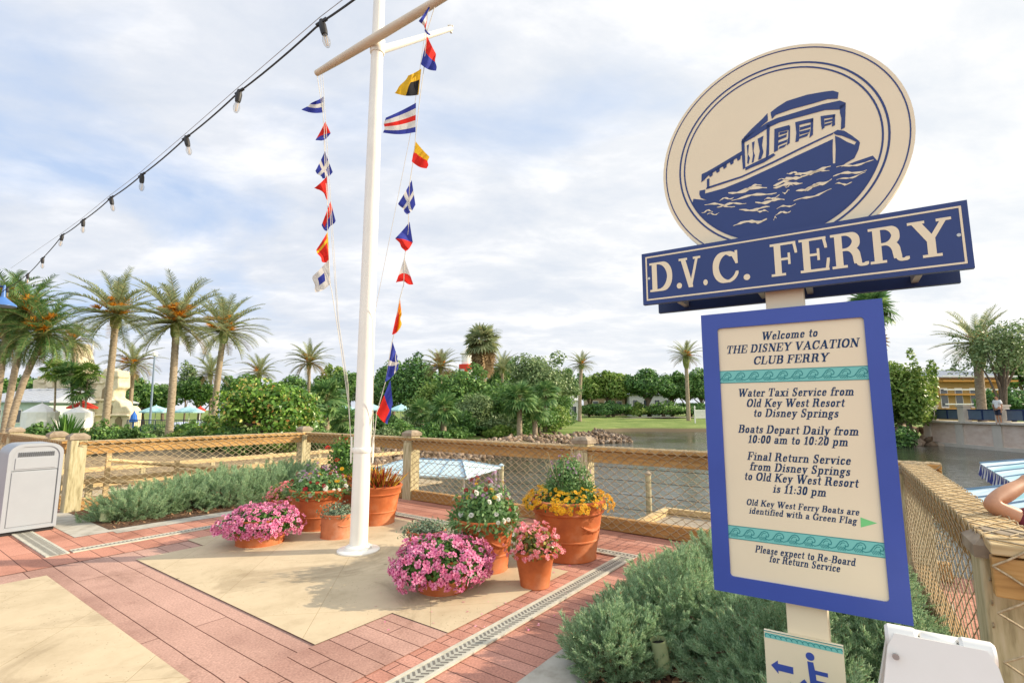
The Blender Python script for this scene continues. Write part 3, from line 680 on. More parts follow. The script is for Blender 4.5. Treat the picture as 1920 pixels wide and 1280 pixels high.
GL['Y'] = (0.96, [(TK, [(.17, c1), (.48, .46)]), (0.075, [(.48, .46), (.80, c1)]), st(.48, b0, .48), S(.48, b0, .18), S(.17, c1, .16), S(.80, c1, .13)])
GL['a'] = (0.66, [(0.10, arc(.29, .50, .17, .142, 150, 40, 8)), st(.46, .10, .52, .15), (NB, arc(.56, .12, .10, .09, 180, 300, 8)), (0.13, arc(.27, .19, .15, .165, 60, 340, 16)), (NB, [(.30, .36), (.46, .40)]), (0.13, [(.17, .52), (.17, .50)])])
GL['c'] = (0.58, [(0.14, arc(.30, .32, .18, .30, 50, 270, 16)), (NB, arc(.31, .32, .19, .30, 270, 330, 6)), (0.12, [(.43, .52), (.43, .47)])])
GL['d'] = (0.70, [(0.14, arc(.28, .32, .17, .30, 60, 300, 18)), st(.48, b0, .98, .15), S(.42, .975, .10), S(.55, b0, .10), (NB, [(.30, .62), (.48, .52)]), (NB, [(.30, .03), (.48, .12)])])
GL['e'] = (0.60, [(0.14, arc(.30, .32, .18, .30, 90, 270, 14)), (0.12, arc(.30, .36, .17, .26, 90, 0, 8)), (NB, [(.14, .35), (.48, .35)]), (NB, arc(.31, .32, .20, .30, 270, 330, 6))])
GL['f'] = (0.46, [st(.22, b0, .74, .15), (0.09, [(.22, .74)] + arc(.36, .80, .15, .165, 170, 40, 8)), (0.10, [(.46, .88), (.46, .84)]), S(.24, b0, .16), (NB, [(.07, .62), (.40, .62)])])
GL['g'] = (0.64, [(0.13, arc(.28, .43, .16, .19, 0, 360, 20)), (0.10, arc(.29, -.12, .20, .135, 0, 360, 18)), (NB, [(.16, .28), (.14, .10), (.40, .03)]), (NB, [(.40, .56), (.58, .62)])])
GL['h'] = (0.74, [st(.18, b0, .98, .15), S(.12, .975, .10), S(.18, b0, .15), (0.10, arc(.38, .44, .16, .18, 160, 20, 8)), st(.55, b0, .46, .15), S(.56, b0, .13)])
GL['i'] = (0.38, [st(.19, b0, .62, .15), S(.13, .615, .10), S(.19, b0, .15), dot(.19, .86)])
GL['l'] = (0.38, [st(.19, b0, .98, .15), S(.13, .975, .10), S(.19, b0, .15)])
GL['m'] = (1.08, [st(.18, b0, .62, .15), S(.12, .615, .10), S(.18, b0, .14), (0.10, arc(.37, .44, .15, .18, 160, 20, 8)), st(.53, b0, .46, .15), S(.53, b0, .13), (0.10, arc(.71, .44, .15, .18, 160, 20, 8)), st(.87, b0, .46, .15), S(.88, b0, .13)])
GL['n'] = (0.74, [st(.18, b0, .62, .15), S(.12, .615, .10), S(.18, b0, .14), (0.10, arc(.38, .44, .16, .18, 160, 20, 8)), st(.55, b0, .46, .15), S(.56, b0, .13)])
GL['o'] = (0.64, [(0.14, arc(.31, .32, .18, .295, 0, 360, 24))])
GL['p'] = (0.72, [st(.18, -.25, .62, .15), S(.12, .615, .10), S(.18, -.25, .15), (0.14, arc(.38, .32, .18, .30, 120, -120, 18)), (NB, [(.18, .50), (.32, .62)]), (NB, [(.18, .12), (.34, .03)])])
GL['r'] = (0.54, [st(.18, b0, .62, .15), S(.12, .615, .10), S(.20, b0, .16), (0.09, arc(.36, .46, .14, .155, 170, 50, 8)), (0.11, [(.45, .55), (.45, .50)])])
GL['s'] = (0.54, [(0.09, arc(.27, .48, .14, .14, 40, 180, 8)), (0.14, [(.14, .48), (.22, .37), (.36, .29), (.40, .19)]), (0.09, arc(.26, .17, .15, .14, 0, -150, 8)), (NB, [(.41, .62), (.41, .46)]), (NB, [(.10, .03), (.10, .20)])])
GL['t'] = (0.46, [st(.22, .14, .84, .14), (NB, arc(.33, .15, .11, .125, 180, 320, 8)), (NB, [(.06, .62), (.40, .62)])])
GL['u'] = (0.74, [st(.18, .18, .62, .15), (0.10, arc(.34, .20, .16, .17, 180, 340, 8)), st(.54, b0, .62, .15), S(.11, .615, .09), S(.48, .615, .09), S(.60, b0, .09)])
GL['v'] = (0.68, [(0.15, [(.15, .615), (.34, b0)]), (0.06, [(.34, b0), (.54, .615)]), S(.15, .615, .13), S(.55, .615, .10)])
GL['w'] = (0.96, [(0.15, [(.15, .615), (.32, b0)]), (0.06, [(.32, b0), (.47, .615)]), (0.15, [(.45, .615), (.61, b0)]), (0.06, [(.61, b0), (.82, .615)]), S(.15, .615, .13), S(.83, .615, .10)])
GL['x'] = (0.70, [(0.15, [(.16, .615), (.53, b0)]), (0.06, [(.53, .615), (.14, b0)]), S(.16, .615, .12), S(.53, .615, .10), S(.53, b0, .12), S(.14, b0, .10)])
GL['y'] = (0.68, [(0.15, [(.15, .615), (.36, .04)]), (0.06, [(.55, .615), (.30, -.20), (.18, -.26)]), S(.15, .615, .13), S(.55, .615, .10), (0.10, [(.15, -.22), (.15, -.18)])])
GL['0'] = (0.66, [(0.16, arc(.32, .49, .19, .46, 0, 360, 26))])
GL['1'] = (0.54, [st(.28, b0, .95, .16), S(.28, b0, .19), (0.06, [(.10, .78), (.26, .92)])])
GL['2'] = (0.64, [(0.12, arc(.31, .70, .18, .25, 170, -20, 12)), (0.09, [(.46, .60), (.14, .08)]), (0.14, [(.12, .07), (.50, .06)]), (NB, [(.53, .07), (.55, .26)])])
GL['3'] = (0.62, [(0.12, arc(.28, .72, .17, .23, 150, -80, 12)), (0.14, arc(.28, .27, .19, .245, 80, -160, 14))])
GL['.'] = (0.34, [dot(.17, .09, .10)])
GL[':'] = (0.36, [dot(.18, .12, .09), dot(.18, .52, .09)])
GL['-'] = (0.46, [(0.10, [(.10, .30), (.36, .30)])])
_gc = {}
def hull(pts):
    pts = sorted(set((round(a, 5), round(b, 5)) for a, b in pts))
    def half(p):
        h = []
        for q in p:
            while len(h) > 1 and (h[-1][0] - h[-2][0]) * (q[1] - h[-2][1]) - (h[-1][1] - h[-2][1]) * (q[0] - h[-2][0]) <= 0: h.pop()
            h.append(q)
        return h
    a = half(pts); b = half(pts[::-1]); return a[:-1] + b[:-1]
def union2d(polys):
    """merge overlapping polygons into one flat triangulation"""
    vs = []; fs = []
    for p in polys:
        if sum(a[0] * b[1] - b[0] * a[1] for a, b in zip(p, list(p[1:]) + list(p[:1]))) < 0: p = p[::-1]
        fs.append(list(range(len(vs), len(vs) + len(p)))); vs += [Vector(q) for q in p]
    r = delaunay_2d_cdt(vs, [], fs, 1, 1e-5)
    return [tuple(v) for v in r[0]], [tuple(f) for f, o_ in zip(r[2], r[5]) if o_]
def glyph(ch, bold=0.0):
    if (ch, bold) not in _gc:
        adv, ops = GL[ch]; polys = []
        for op in ops:
            w, pl = op[0], op[1]
            if len(op) > 2: polys.append([(a, b) for a, b in arc(sum(p[0] for p in pl[:-1]) / (len(pl) - 1), sum(p[1] for p in pl[:-1]) / (len(pl) - 1), op[3], op[3], 0, 360, 12)[:-1]]); continue
            h = TN / 2 + bold * .5; w = w + bold
            for a, b in zip(pl[:-1], pl[1:]):
                polys.append(hull([(q[0] + i * w / 2, q[1] + j * h) for q in (a, b) for i in (-1, 1) for j in (-1, 1)]))
        _gc[ch, bold] = (adv, *union2d(polys))
    return _gc[ch, bold]
def text_shapes(s, x0, x1, y, cap, slant=0.0, space=0.34, track=0.04, bold=0.0):
    w = 0
    for ch in s: w += space if ch == ' ' else GL[ch][0] + track
    w -= track
    sx = (x1 - x0) / w; out = []; x = 0
    for ch in s:
        if ch == ' ': x += space; continue
        adv, vs, fs = glyph(ch, bold)
        out.append(([(x0 + (x + a) * sx + b * cap * slant, y + b * cap) for a, b in vs], fs)); x += adv + track
    return out

# ================================================================ the ferry sign
SAZ = R(57)
SH = np.array([math.sin(SAZ), -math.cos(SAZ), 0]); SN = np.array([-math.cos(SAZ), -math.sin(SAZ), 0])
SP = D(1480, 700, 2.3)
def pl(x, y, off=0.0):
    """photo position to sign-plane metres on a plane standing off the sign by off"""
    d = ray(x, y); p0 = SP + SN * off
    q = ORG + d * (np.dot(p0 - ORG, SN) / np.dot(d, SN)) - SP
    return float(q @ SH), float(q[2])
def S3(a, z, off): return SP + SH * a + ZX * z + SN * off
def flat(name, shapes, off, mat, parent):
    """flat printed shapes on the sign: list of (verts2d, faces)"""
    mb = MB()
    for vs, fs in shapes: mb.add([S3(a, z, off) for a, z in vs], fs)
    return mb.build(name, mat, parent, fix=False)
def poly(pts):
    if sum(a[0] * b[1] - b[0] * a[1] for a, b in zip(pts, pts[1:] + pts[:1])) < 0: pts = pts[::-1]
    r = delaunay_2d_cdt([Vector(p) for p in pts], [], [list(range(len(pts)))], 1, 1e-6)
    return [tuple(v) for v in r[0]], [tuple(f) for f, o_ in zip(r[2], r[5]) if o_]
def slab(name, pts, o0, o1, mat, parent, bev=0.0):
    mb = MB(); mb.prism(pts, SP, SH, ZX, SN, o0, o1); return mb.build(name, mat, parent)
base = S3(0.0, -SP[2], -0.07)
sign = thing('ferry_sign', 'tall blue and cream ferry sign with a round boat emblem on top', 'sign', base)
# post
pw = 0.078; ac = 0.0
mb = MB(); mb.box(S3(ac, 0.38 - (SP[2] + 0.38) / 2 - 0.0, -0.075), (2 * pw, 0.13, SP[2] + 0.55), (SH, SN, ZX), bev=0.004)
mb.build('post', M['cream'], sign)
# round emblem board
DC, DR = (0.003, 1.055), 0.534
circ = lambda r, n=72, c=DC: [(c[0] + r * math.cos(2 * math.pi * i / n), c[1] + r * math.sin(2 * math.pi * i / n)) for i in range(n)]
disc = slab('emblem_board', circ(DR), -0.045, 0.0, M['cream'], sign)
def ring(r0, r1, n=96):
    a = circ(r1, n); b = circ(r0, n)
    return a + b, [(i, (i + 1) % n, n + (i + 1) % n, n + i) for i in range(n)]
flat('emblem_ring', [ring(DR * .963, DR * .973), ring(DR * .825, DR * .841), ring(DR * .783, DR * .797)], 0.0012, M['navy'], disc)
def C(x, y): return pl(1180 + x / 2.37, 60 + y / 2.37, 0.0)     # measured on an enlarged view of the emblem
a0 = C(278, 738); a1 = C(1085, 548)
def ang(p): return math.atan2(p[1] - DC[1], p[0] - DC[0])
t0, t1 = ang(a0), ang(a1)
if t0 > 0: t0 -= 2 * math.pi
rimpts = [(DC[0] + DR * .785 * math.cos(t1 + (t0 - t1) * i / 40), DC[1] + DR * .785 * math.sin(t1 + (t0 - t1) * i / 40)) for i in range(1, 40)]
hullp = [C(*p) for p in ((285, 742), (345, 748), (318, 738), (311, 722), (312, 706), (338, 700), (337, 718), (420, 695), (520, 655), (640, 600), (760, 543), (860, 497), (905, 476), (903, 520), (905, 585), (915, 584), (917, 520), (914, 462), (935, 470), (965, 488), (1000, 502), (1012, 486), (1025, 492), (1018, 525), (1000, 562), (960, 585), (940, 602), (1000, 578), (1082, 550))]
blues = [poly(hullp + rimpts)]
def cp(*p): return poly([C(*q) for q in p])
# gunwale edge line, roofs, walls
blues += [cp((905, 448), (925, 436), (955, 440), (990, 462), (1024, 488), (1014, 492), (980, 476), (945, 462), (918, 458)),
  cp((340, 700), (345, 690), (500, 640), (640, 575), (760, 515), (860, 468), (905, 448), (906, 455), (860, 476), (760, 524), (640, 584), (500, 648), (345, 699)),
  cp((628, 358), (660, 333), (700, 308), (790, 280), (870, 266), (905, 262), (930, 270), (926, 298), (880, 300), (820, 318), (720, 345), (650, 370), (634, 388), (630, 372)),
  cp((508, 470), (545, 430), (590, 388), (614, 362), (616, 395), (580, 425), (545, 455), (512, 486)),
  cp((500, 478), (560, 440), (612, 404), (655, 384), (760, 352), (860, 322), (935, 306), (962, 316), (958, 330), (935, 346), (870, 348), (760, 378), (670, 402), (622, 424), (560, 465), (502, 498)),
  cp((935, 330), (962, 316), (960, 372), (958, 425), (940, 436), (942, 385), (936, 360)),
  cp((610, 415), (625, 410), (622, 480), (621, 545), (612, 562), (606, 566), (611, 500)),
  cp((498, 485), (511, 480), (514, 545), (516, 605), (505, 612), (501, 560)),
  cp((516, 602), (560, 580), (612, 555), (640, 540), (650, 548), (600, 580), (540, 605), (516, 616)),
  cp((645, 432), (712, 414), (708, 436), (664, 447), (662, 500), (660, 528), (643, 535)), cp((708, 420), (715, 418), (713, 495), (700, 505), (706, 470)),
  cp((737, 402), (818, 383), (816, 400), (756, 414), (756, 470), (752, 488), (738, 490), (742, 450)), cp((806, 392), (818, 384), (816, 458), (800, 472), (806, 430)),
  cp((850, 375), (916, 366), (914, 380), (866, 386), (868, 425), (856, 436), (852, 410)), cp((904, 372), (914, 370), (914, 415), (900, 422)),
  cp((660, 470), (700, 455), (698, 468), (662, 482)), cp((664, 492), (704, 478), (700, 490), (660, 506)), cp((668, 510), (700, 498), (690, 512), (662, 522)), cp((668, 448), (704, 440), (700, 450), (666, 460)),
  cp((758, 425), (806, 412), (804, 424), (758, 438)), cp((756, 444), (804, 432), (800, 446), (758, 458)), cp((758, 464), (798, 450), (790, 464), (754, 476)), cp((868, 394), (904, 386), (902, 396), (868, 404)), cp((868, 410), (902, 402), (896, 412), (868, 420)),
  cp((522, 505), (532, 500), (528, 545), (536, 560), (530, 588), (524, 584), (526, 548)), cp((545, 492), (557, 486), (552, 530), (558, 550), (552, 580), (544, 582), (550, 545)), cp((570, 476), (596, 462), (590, 505), (596, 535), (586, 565), (572, 570), (580, 530)),
  cp((322, 632), (345, 622), (400, 590), (450, 560), (500, 530), (500, 548), (450, 578), (400, 608), (350, 640), (332, 660), (320, 668)),
  cp((345, 655), (356, 650), (356, 692), (345, 696))]
for i in range(5):
    x, y = 352 + i * 31, 640 - i * 18; blues.append(cp((x, y - 10), (x + 20, y - 22), (x + 18, y - 2), (x + 6, y + 6)))
flat('boat_picture', blues[:1], 0.0012, M['navy'], disc)
flat('boat_picture', blues[1:], 0.0018, M['navy'], disc)
def wave(x0, y0, x1, y1, w):
    n = 9; top = []; bot = []
    for i in range(n + 1):
        t = i / n; x = x0 + (x1 - x0) * t; y = y0 + (y1 - y0) * t; k = w * (0.25 + 0.75 * math.sin(math.pi * min(1, t * 1.02))) * (0.8 + .4 * math.sin(i * 2.1 + x0))
        wv = 5 * math.sin(t * 7 + x0 * .1)
        top.append((x, y - k / 2 + wv)); bot.append((x, y + k / 2 + wv))
    return cp(*(top + bot[::-1]))
creams = [wave(*a) for a in ((400, 748, 465, 735, 8), (440, 716, 612, 690, 17), (505, 700, 588, 678, 10), (322, 800, 372, 795, 8), (335, 765, 470, 775, 10), (455, 745, 655, 712, 12), (640, 680, 770, 640, 20), (640, 690, 770, 668, 16),
  (700, 626, 765, 632, 10), (735, 640, 895, 602, 18), (760, 640, 890, 612, 10), (905, 640, 1055, 615, 12), (920, 605, 1085, 575, 10), (915, 678, 990, 672, 9), (740, 712, 860, 672, 16), (780, 705, 900, 655, 15), (560, 760, 690, 745, 15), (600, 748, 668, 728, 9),
  (680, 718, 712, 706, 8), (730, 755, 898, 702, 10), (488, 795, 625, 780, 12), (560, 792, 618, 800, 9), (650, 812, 718, 795, 10), (640, 832, 655, 822, 8), (462, 858, 612, 832, 13), (548, 852, 612, 834, 9), (345, 812, 400, 806, 6), (390, 775, 520, 758, 10), (655, 785, 740, 765, 8), (920, 662, 1050, 628, 8), (660, 660, 730, 652, 6), (690, 688, 730, 682, 5))]
flat('wave_marks', creams, 0.0026, M['cream'], disc)
# name board, front and back
of = 0.05
NBQ = [pl(1207, 573, of), pl(1828, 500, of), pl(1813, 373, of), pl(1202, 478, of)]
x0 = (NBQ[0][0] + NBQ[3][0]) / 2; xr = (NBQ[1][0] + NBQ[2][0]) / 2; z0 = (NBQ[0][1] + NBQ[1][1]) / 2; z1 = (NBQ[2][1] + NBQ[3][1]) / 2
rc = lambda a, b, c, d: [(a, c), (b, c), (b, d), (a, d)]
nb = slab('name_board', rc(x0, xr, z0, z1), of - 0.028, of, M['navy'], sign)
def frame2d(a, b, c, d, w):
    o_ = rc(a, b, c, d); i_ = rc(a + w, b - w, c + w, d - w)
    return o_ + i_, [(k, (k + 1) % 4, 4 + (k + 1) % 4, 4 + k) for k in range(4)]
flat('border_line', [frame2d(x0 + .020, xr - .020, z0 + .020, z1 - .020, .0075)], of + .0012, M['cream'], nb)
hb = z1 - z0
def px_text(s, l, r_, cap, off, slant=0, **k):
    p, q = pl(*l, off), pl(*r_, off)
    return text_shapes(s, p[0], q[0], (p[1] + q[1]) / 2, cap, slant, **k)
zb = z0 + hb * 0.235; caph = hb * 0.55
tx = []
for s, cx0, cx1 in (('D.', 92, 243), ('V.', 226, 356), ('C.', 368, 548), ('FERRY', 634, 1445)):
    a = pl(1180 + cx0 / 2.37, 60 + (1145 - (cx0 - 98) * .125) / 2.37, of)[0]; b = pl(1180 + cx1 / 2.37, 60 + (1145 - (cx1 - 98) * .125) / 2.37, of)[0]
    tx += text_shapes(s, a, b, zb, caph, track=0.02, bold=0.02)
flat('lettering', tx, of + .0012, M['cream'], nb)
mb = MB()
for fx in (x0 + .034, xr - .034): mb.lathe([(0.0075, 0), (0.007, 0.003), (0.002, 0.004)], (0, 0, 0), 10); 
vs = []
sc_ = MB()
for fx in (x0 + .036, xr - .036):
    c_ = S3(fx, (z0 + z1) / 2, of + .002)
    sc_.add([c_ + (SH * math.cos(t) + ZX * math.sin(t)) * .007 for t in np.linspace(0, 6.28, 13)[:-1]], [tuple(range(12))])
sc_.build('screw', M['metal'], nb, fix=False)
slab('back_board', rc(x0 + .005, xr - .005, z0 - .004, z1), -0.23, -0.20, M['darknavy'], sign)
for fx in (x0 + .16, -0.1, 0.1, xr - .16):
    mb = MB(); mb.box(S3(fx, z0 + .03, -0.09), (0.025, 0.23, 0.03), (SH, SN, ZX)); mb.build('bracket', M['metal'], sign)
# notice panel
op = 0.03
PQ = [pl(1337, 1105, op), pl(1710, 1172, op), pl(1657, 560, op), pl(1316, 590, op)]
a0_, a1_ = (PQ[0][0] + PQ[3][0]) / 2, (PQ[1][0] + PQ[2][0]) / 2; b0_, b1_ = (PQ[0][1] + PQ[1][1]) / 2, (PQ[2][1] + PQ[3][1]) / 2
IQ = [pl(1300 + 195 / 2.91, 840 + 695 / 2.91, op), pl(1300 + 1065 / 2.91, 840 + 842 / 2.91, op), pl(1300 + 1285 / 4, 540 + 218 / 4, op), pl(1300 + 188 / 4, 540 + 300 / 4, op)]
i0, i1 = (IQ[0][0] + IQ[3][0]) / 2, (IQ[1][0] + IQ[2][0]) / 2; j0, j1 = (IQ[0][1] + IQ[1][1]) / 2, (IQ[2][1] + IQ[3][1]) / 2
panel = slab('notice_panel', rc(a0_ + .01, a1_ - .01, b0_ + .01, b1_ - .01), -0.004, op - .012, M['royal'], sign)
def rrect(a, b, c, d, r, n=5):
    out = []
    for cx_, cy_, t in ((b - r, d - r, 0), (a + r, d - r, 90), (a + r, c + r, 180), (b - r, c + r, 270)): out += arc(cx_, cy_, r, r, t, t + 90, n)
    return out
inner = rrect(i0, i1, j0, j1, .014)
k = len(inner)
mb = MB()
fr_o = []
for a, z in inner:    # outer rectangle point for every inner point, keeps the frame one ring
    m_ = max(abs((a - (i0 + i1) / 2) / (i1 - i0)), abs((z - (j0 + j1) / 2) / (j1 - j0)))
    t = .5 / m_
    fr_o.append(((a0_ + a1_) / 2 + (a - (i0 + i1) / 2) * t * (a1_ - a0_) / (i1 - i0), (b0_ + b1_) / 2 + (z - (j0 + j1) / 2) * t * (b1_ - b0_) / (j1 - j0)))
corner = [(a1_, b1_), (a0_, b1_), (a0_, b0_), (a1_, b0_)]
for ci, (ca, cb) in enumerate(corner): fr_o[ci * 6 + 2] = (ca, cb); 
fr_o = [(min(max(p[0], a0_), a1_), min(max(p[1], b0_), b1_)) for p in fr_o]
vs = [S3(*p, op) for p in inner] + [S3(*p, op) for p in fr_o] + [S3(*p, op - .012) for p in inner] + [S3(*p, -.006) for p in fr_o]
fs = [(i, (i + 1) % k, k + (i + 1) % k, k + i) for i in range(k)] + [(i, (i + 1) % k, 2 * k + (i + 1) % k, 2 * k + i) for i in range(k)] + [(k + i, k + (i + 1) % k, 3 * k + (i + 1) % k, 3 * k + i) for i in range(k)]
mb.add(vs, fs); mb.build('frame', M['royal'], panel)
face_o = op - .010
flat('notice_face', [poly(rrect(i0 - .004, i1 + .004, j0 - .004, j1 + .004, .01))], face_o, M['cream'], panel)
lines = []
def ln(s, l, r_, cap): lines.extend(px_text(s, l, r_, cap, face_o, 0.22, space=0.40, track=0.05, bold=0.035))
ln('Welcome to', (1427, 637.5), (1533, 630.5), .037)
ln('THE DISNEY VACATION', (1361.5, 663), (1610, 650), .037)
ln('CLUB FERRY', (1412, 682.5), (1553, 678), .037)
ln('Water Taxi Service from', (1383, 743), (1601, 741.2), .036)
ln('Old Key West Resort', (1399, 762.5), (1583, 762), .036)
ln('to Disney Springs', (1412, 780.5), (1572, 782.5), .036)
ln('Boats Depart Daily from', (1384, 811), (1610, 815.5), .036)
ln('10:00 am to 10:20 pm', (1402, 829.5), (1590, 836), .036)
ln('Final Return Service', (1401, 861.3), (1595, 871), .036)
ln('from Disney Springs', (1405, 880.5), (1594, 891.5), .036)
ln('to Old Key West Resort', (1395, 899), (1609, 913), .036)
ln('is 11:30 pm', (1449, 923), (1549, 930), .036)
ln('Old Key West Ferry Boats are', (1399, 946), (1611, 965.4), .027)
ln('identified with a Green Flag', (1404.5, 962), (1606.5, 981.6), .027)
ln('Please expect to Re-Board', (1415.5, 1034), (1604, 1060.6), .030)
ln('for Return Service', (1442, 1052.4), (1575, 1072), .030)
flat('lettering', lines, face_o + .0009, M['ink'], panel)
fp = [pl(1300 + a / 2.91, 840 + b / 2.91, face_o) for a, b in ((912, 376), (1003, 408), (914, 431))]
flat('pennant_mark', [poly(fp)], face_o + .0009, M['green'], panel)
def band(pts, name='wave_band'):
    q = [pl(*p, face_o) for p in pts]; za = (q[0][1] + q[1][1]) / 2; zb_ = (q[2][1] + q[3][1]) / 2
    w_ = i1 - i0; x_0, x_1 = i0 - .003, i1 + .003
    bd = flat(name, [poly(rc(x_0, x_1, zb_, za))], face_o + .0009, M['teal'], panel)
    h = za - zb_; sh = [poly(rc(x_0, x_1, za - h * .05, za)), poly(rc(x_0, x_1, zb_, zb_ + h * .05))]
    n = 10; p_ = (x_1 - x_0) / n; lw = h * .06
    def stroke(pl_, w):
        out = []
        for a, b in zip(pl_[:-1], pl_[1:]):
            d_ = Vector(b) - Vector(a); 
            if d_.length < 1e-7: continue
            n_ = Vector((-d_.y, d_.x)).normalized() * w / 2; d_ = d_.normalized() * w * .3
            out.append([tuple(Vector(a) + n_ - d_), tuple(Vector(b) + n_ + d_), tuple(Vector(b) - n_ + d_), tuple(Vector(a) - n_ - d_)])
        return out
    raw = []
    for i in range(n):
        bx = x_0 + p_ * i; f_ = lambda t, y: (min(max(bx + p_ * t, x_0), x_1), zb_ + h * y)
        raw += stroke([f_(-.15, .22), f_(.1, .3), f_(.25, .5), f_(.42, .74), f_(.62, .84), f_(.80, .78), f_(.90, .60), f_(.86, .47), f_(.74, .44), f_(.70, .54)], lw)
        raw += stroke([f_(.38, .50), f_(.52, .68), f_(.68, .68)], lw * .8)
        raw += stroke([f_(.70, .44), f_(.66, .30), f_(.85, .22)], lw)
        for t in (.18, .28, .38, .48, .58): raw += stroke([f_(t, .42 - .1 * abs(t - .4)), f_(t + .12, .16)], lw * .7)
    flat('wave_line', [union2d(raw)] + sh, face_o + .0016, M['tealline'], panel)
band([(1300 + 203 / 4, 540 + 620 / 4), (1300 + 1318 / 4, 540 + 582 / 4), (1300 + 1330 / 4, 540 + 688 / 4), (1300 + 208 / 4, 540 + 712 / 4)])
band([(1300 + 183 / 2.91, 840 + 415 / 2.91), (1300 + 1040 / 2.91, 840 + 515 / 2.91), (1300 + 1045 / 2.91, 840 + 598 / 2.91), (1300 + 185 / 2.91, 840 + 488 / 2.91)])
# access plaque on the post
oa = 0.012
ta, tb = pl(1432, 1180, oa), pl(1581, 1211, oa)
A0, A1, Z1 = ta[0], tb[0], (ta[1] + tb[1]) / 2; Z0 = Z1 - (A1 - A0) * 1.05
plq = slab('access_plaque', rc(A0, A1, Z0, Z1), -0.006, oa, M['cream'], sign)
w = A1 - A0
T2 = lambda x, y: (A0 + x * w, Z1 - y * w)
bl = [poly([T2(*p) for p in ((.07, .47), (.165, .385), (.165, .43), (.36, .43), (.36, .525), (.165, .525), (.165, .57))])]
bl.append(poly([T2(*p) for p in arc(.585, .23, .055, .055, 0, 360, 20)[:-1]]))
bl.append(poly([T2(*p) for p in ((.545, .30), (.62, .30), (.635, .40), (.79, .40), (.79, .455), (.64, .455), (.645, .53), (.81, .53), (.875, .74), (.93, .715), (.95, .76), (.835, .81), (.765, .60), (.565, .60))]))
n = 24; o_ = arc(.62, .72, .20, .20, -75, 165 - 390 + 60, n); i_ = arc(.62, .72, .145, .145, -75, 165 - 390 + 60, n)
o_ = arc(.62, .73, .215, .215, 15, 235, n); i_ = arc(.62, .73, .155, .155, 15, 235, n)
bl.append(([T2(x, y) for x, y in o_] + [T2(x, y) for x, y in i_], [(i, i + 1, n + 2 + i, n + 1 + i) for i in range(n)]))
flat('access_symbol', bl[:3], oa + .001, M['royal'], plq); flat('access_symbol', bl[3:], oa + .0016, M['royal'], plq)
bd = flat('wave_strip', [poly([T2(*p) for p in ((.01, .03), (.99, .03), (.99, .10), (.01, .10))])], oa + .001, M['teal'], plq)
sw = []
for i in range(14): 
    c_ = T2(.045 + i * .07, .068); sw.append(([(c_[0] + x, c_[1] + y) for x, y in arc(0, 0, .011, .009, 0, 230, 8) + arc(0, 0, .008, .006, 230, 0, 8)], [tuple(range(18))]))
flat('wave_line', sw, oa + .0016, M['tealline'], plq)
flat('border_line', [poly([T2(*p) for p in ((.0, .0), (1, .0), (1, .012), (0, .012))])], oa + .001, M['tealline'], plq)
# ================================================================ flag mast
MP = G(672, 1033, 0); MY = MP[1]
ht = D(705, 88, MY)[2]
mast = thing('flag_mast', 'tall white nautical flag mast with a yardarm and gaff', 'flag mast', MP)
mb = MB(); mb.lathe([(0.235, 0.0), (0.235, 0.022), (0.225, 0.03), (0.15, 0.036), (0.145, 0.06), (0.12, 0.075), (0.105, 0.08)], MP, 40); mb.build('base_flange', M['white'], mast, smooth=True)
mb = MB(); mb.lathe([(0.100, 0.03), (0.098, 1.5), (0.088, 4.0), (0.075, ht), (0.062, ht + 3.4)], MP, 32); mb.build('shaft', M['white'], mast, smooth=True)
MT = MP + ZX * ht
yl = D(607, 160, MY + 0.62); yd = np.array([yl[0], yl[1], MT[2]]) - MT; ln_ = np.linalg.norm(yd); yd = yd / ln_
front = np.array([yd[1], -yd[0], 0]); front = front if front[1] < 0 else -front
yc = MT + front * 0.12
mb = MB(); mb.tube([yc + yd * (ln_ * k) for k in (-1.35, -.9, 0, .6, 1.0)], [0.042, 0.05, 0.058, 0.05, 0.040], 18); mb.build('yardarm', m_plain('tan_painted_yard', (0.66, 0.56, 0.43), 0.5), mast, smooth=True)
ge = D(846, 54, MY + 0.75)
mb = MB(); gs = MT + ZX * -0.06 + (ge - MT) * 0.03; mb.tube([gs, ge], [0.052, 0.036], 18); mb.tube([ge - ZX * 0.07, ge + ZX * 0.05], 0.016, 8); mb.tube([ge + np.array([-.05, 0, .05]), ge + np.array([.03, 0, .04])], 0.014, 8)
mb.build('gaff', M['white'], mast, smooth=True)
mb = MB(); mb.lathe([(0.086, -0.10), (0.092, -0.09), (0.092, 0.09), (0.086, 0.10)], MT, 28); mb.build('clamp_ring', M['white'], mast, smooth=True); mb = MB(); mb.lathe([(0.104, -0.03), (0.109, -0.02), (0.109, 0.02), (0.104, 0.03)], (MP[0], MP[1], D(675, 843, MY)[2]), 28)
mb.build('clamp_ring', M['white'], mast, smooth=True)
zc = D(675, 843, MY)[2]
for sx in (-1, 1):
    mb = MB(); p = MP + np.array([0.125 * sx, 0, zc]); mb.tube([p - ZX * .15, p - ZX * .05, p + ZX * .05, p + ZX * .15], [.008, .013, .013, .008], 8); mb.tube([MP + np.array([0.095 * sx, 0, zc]), p], 0.014, 8)
    mb.build('cleat', M['white'], mast, smooth=True)
CL = MP + np.array([-0.125, 0, zc]); CR = MP + np.array([0.125, 0, zc])
YLT = yc + yd * (ln_ * 0.985) - ZX * 0.045
YRT = yc - yd * (ln_ * 1.0) - ZX * 0.05
M['halyard'] = m_plain('white_halyard_rope', (0.62, 0.58, 0.50), 0.9, 0.1)
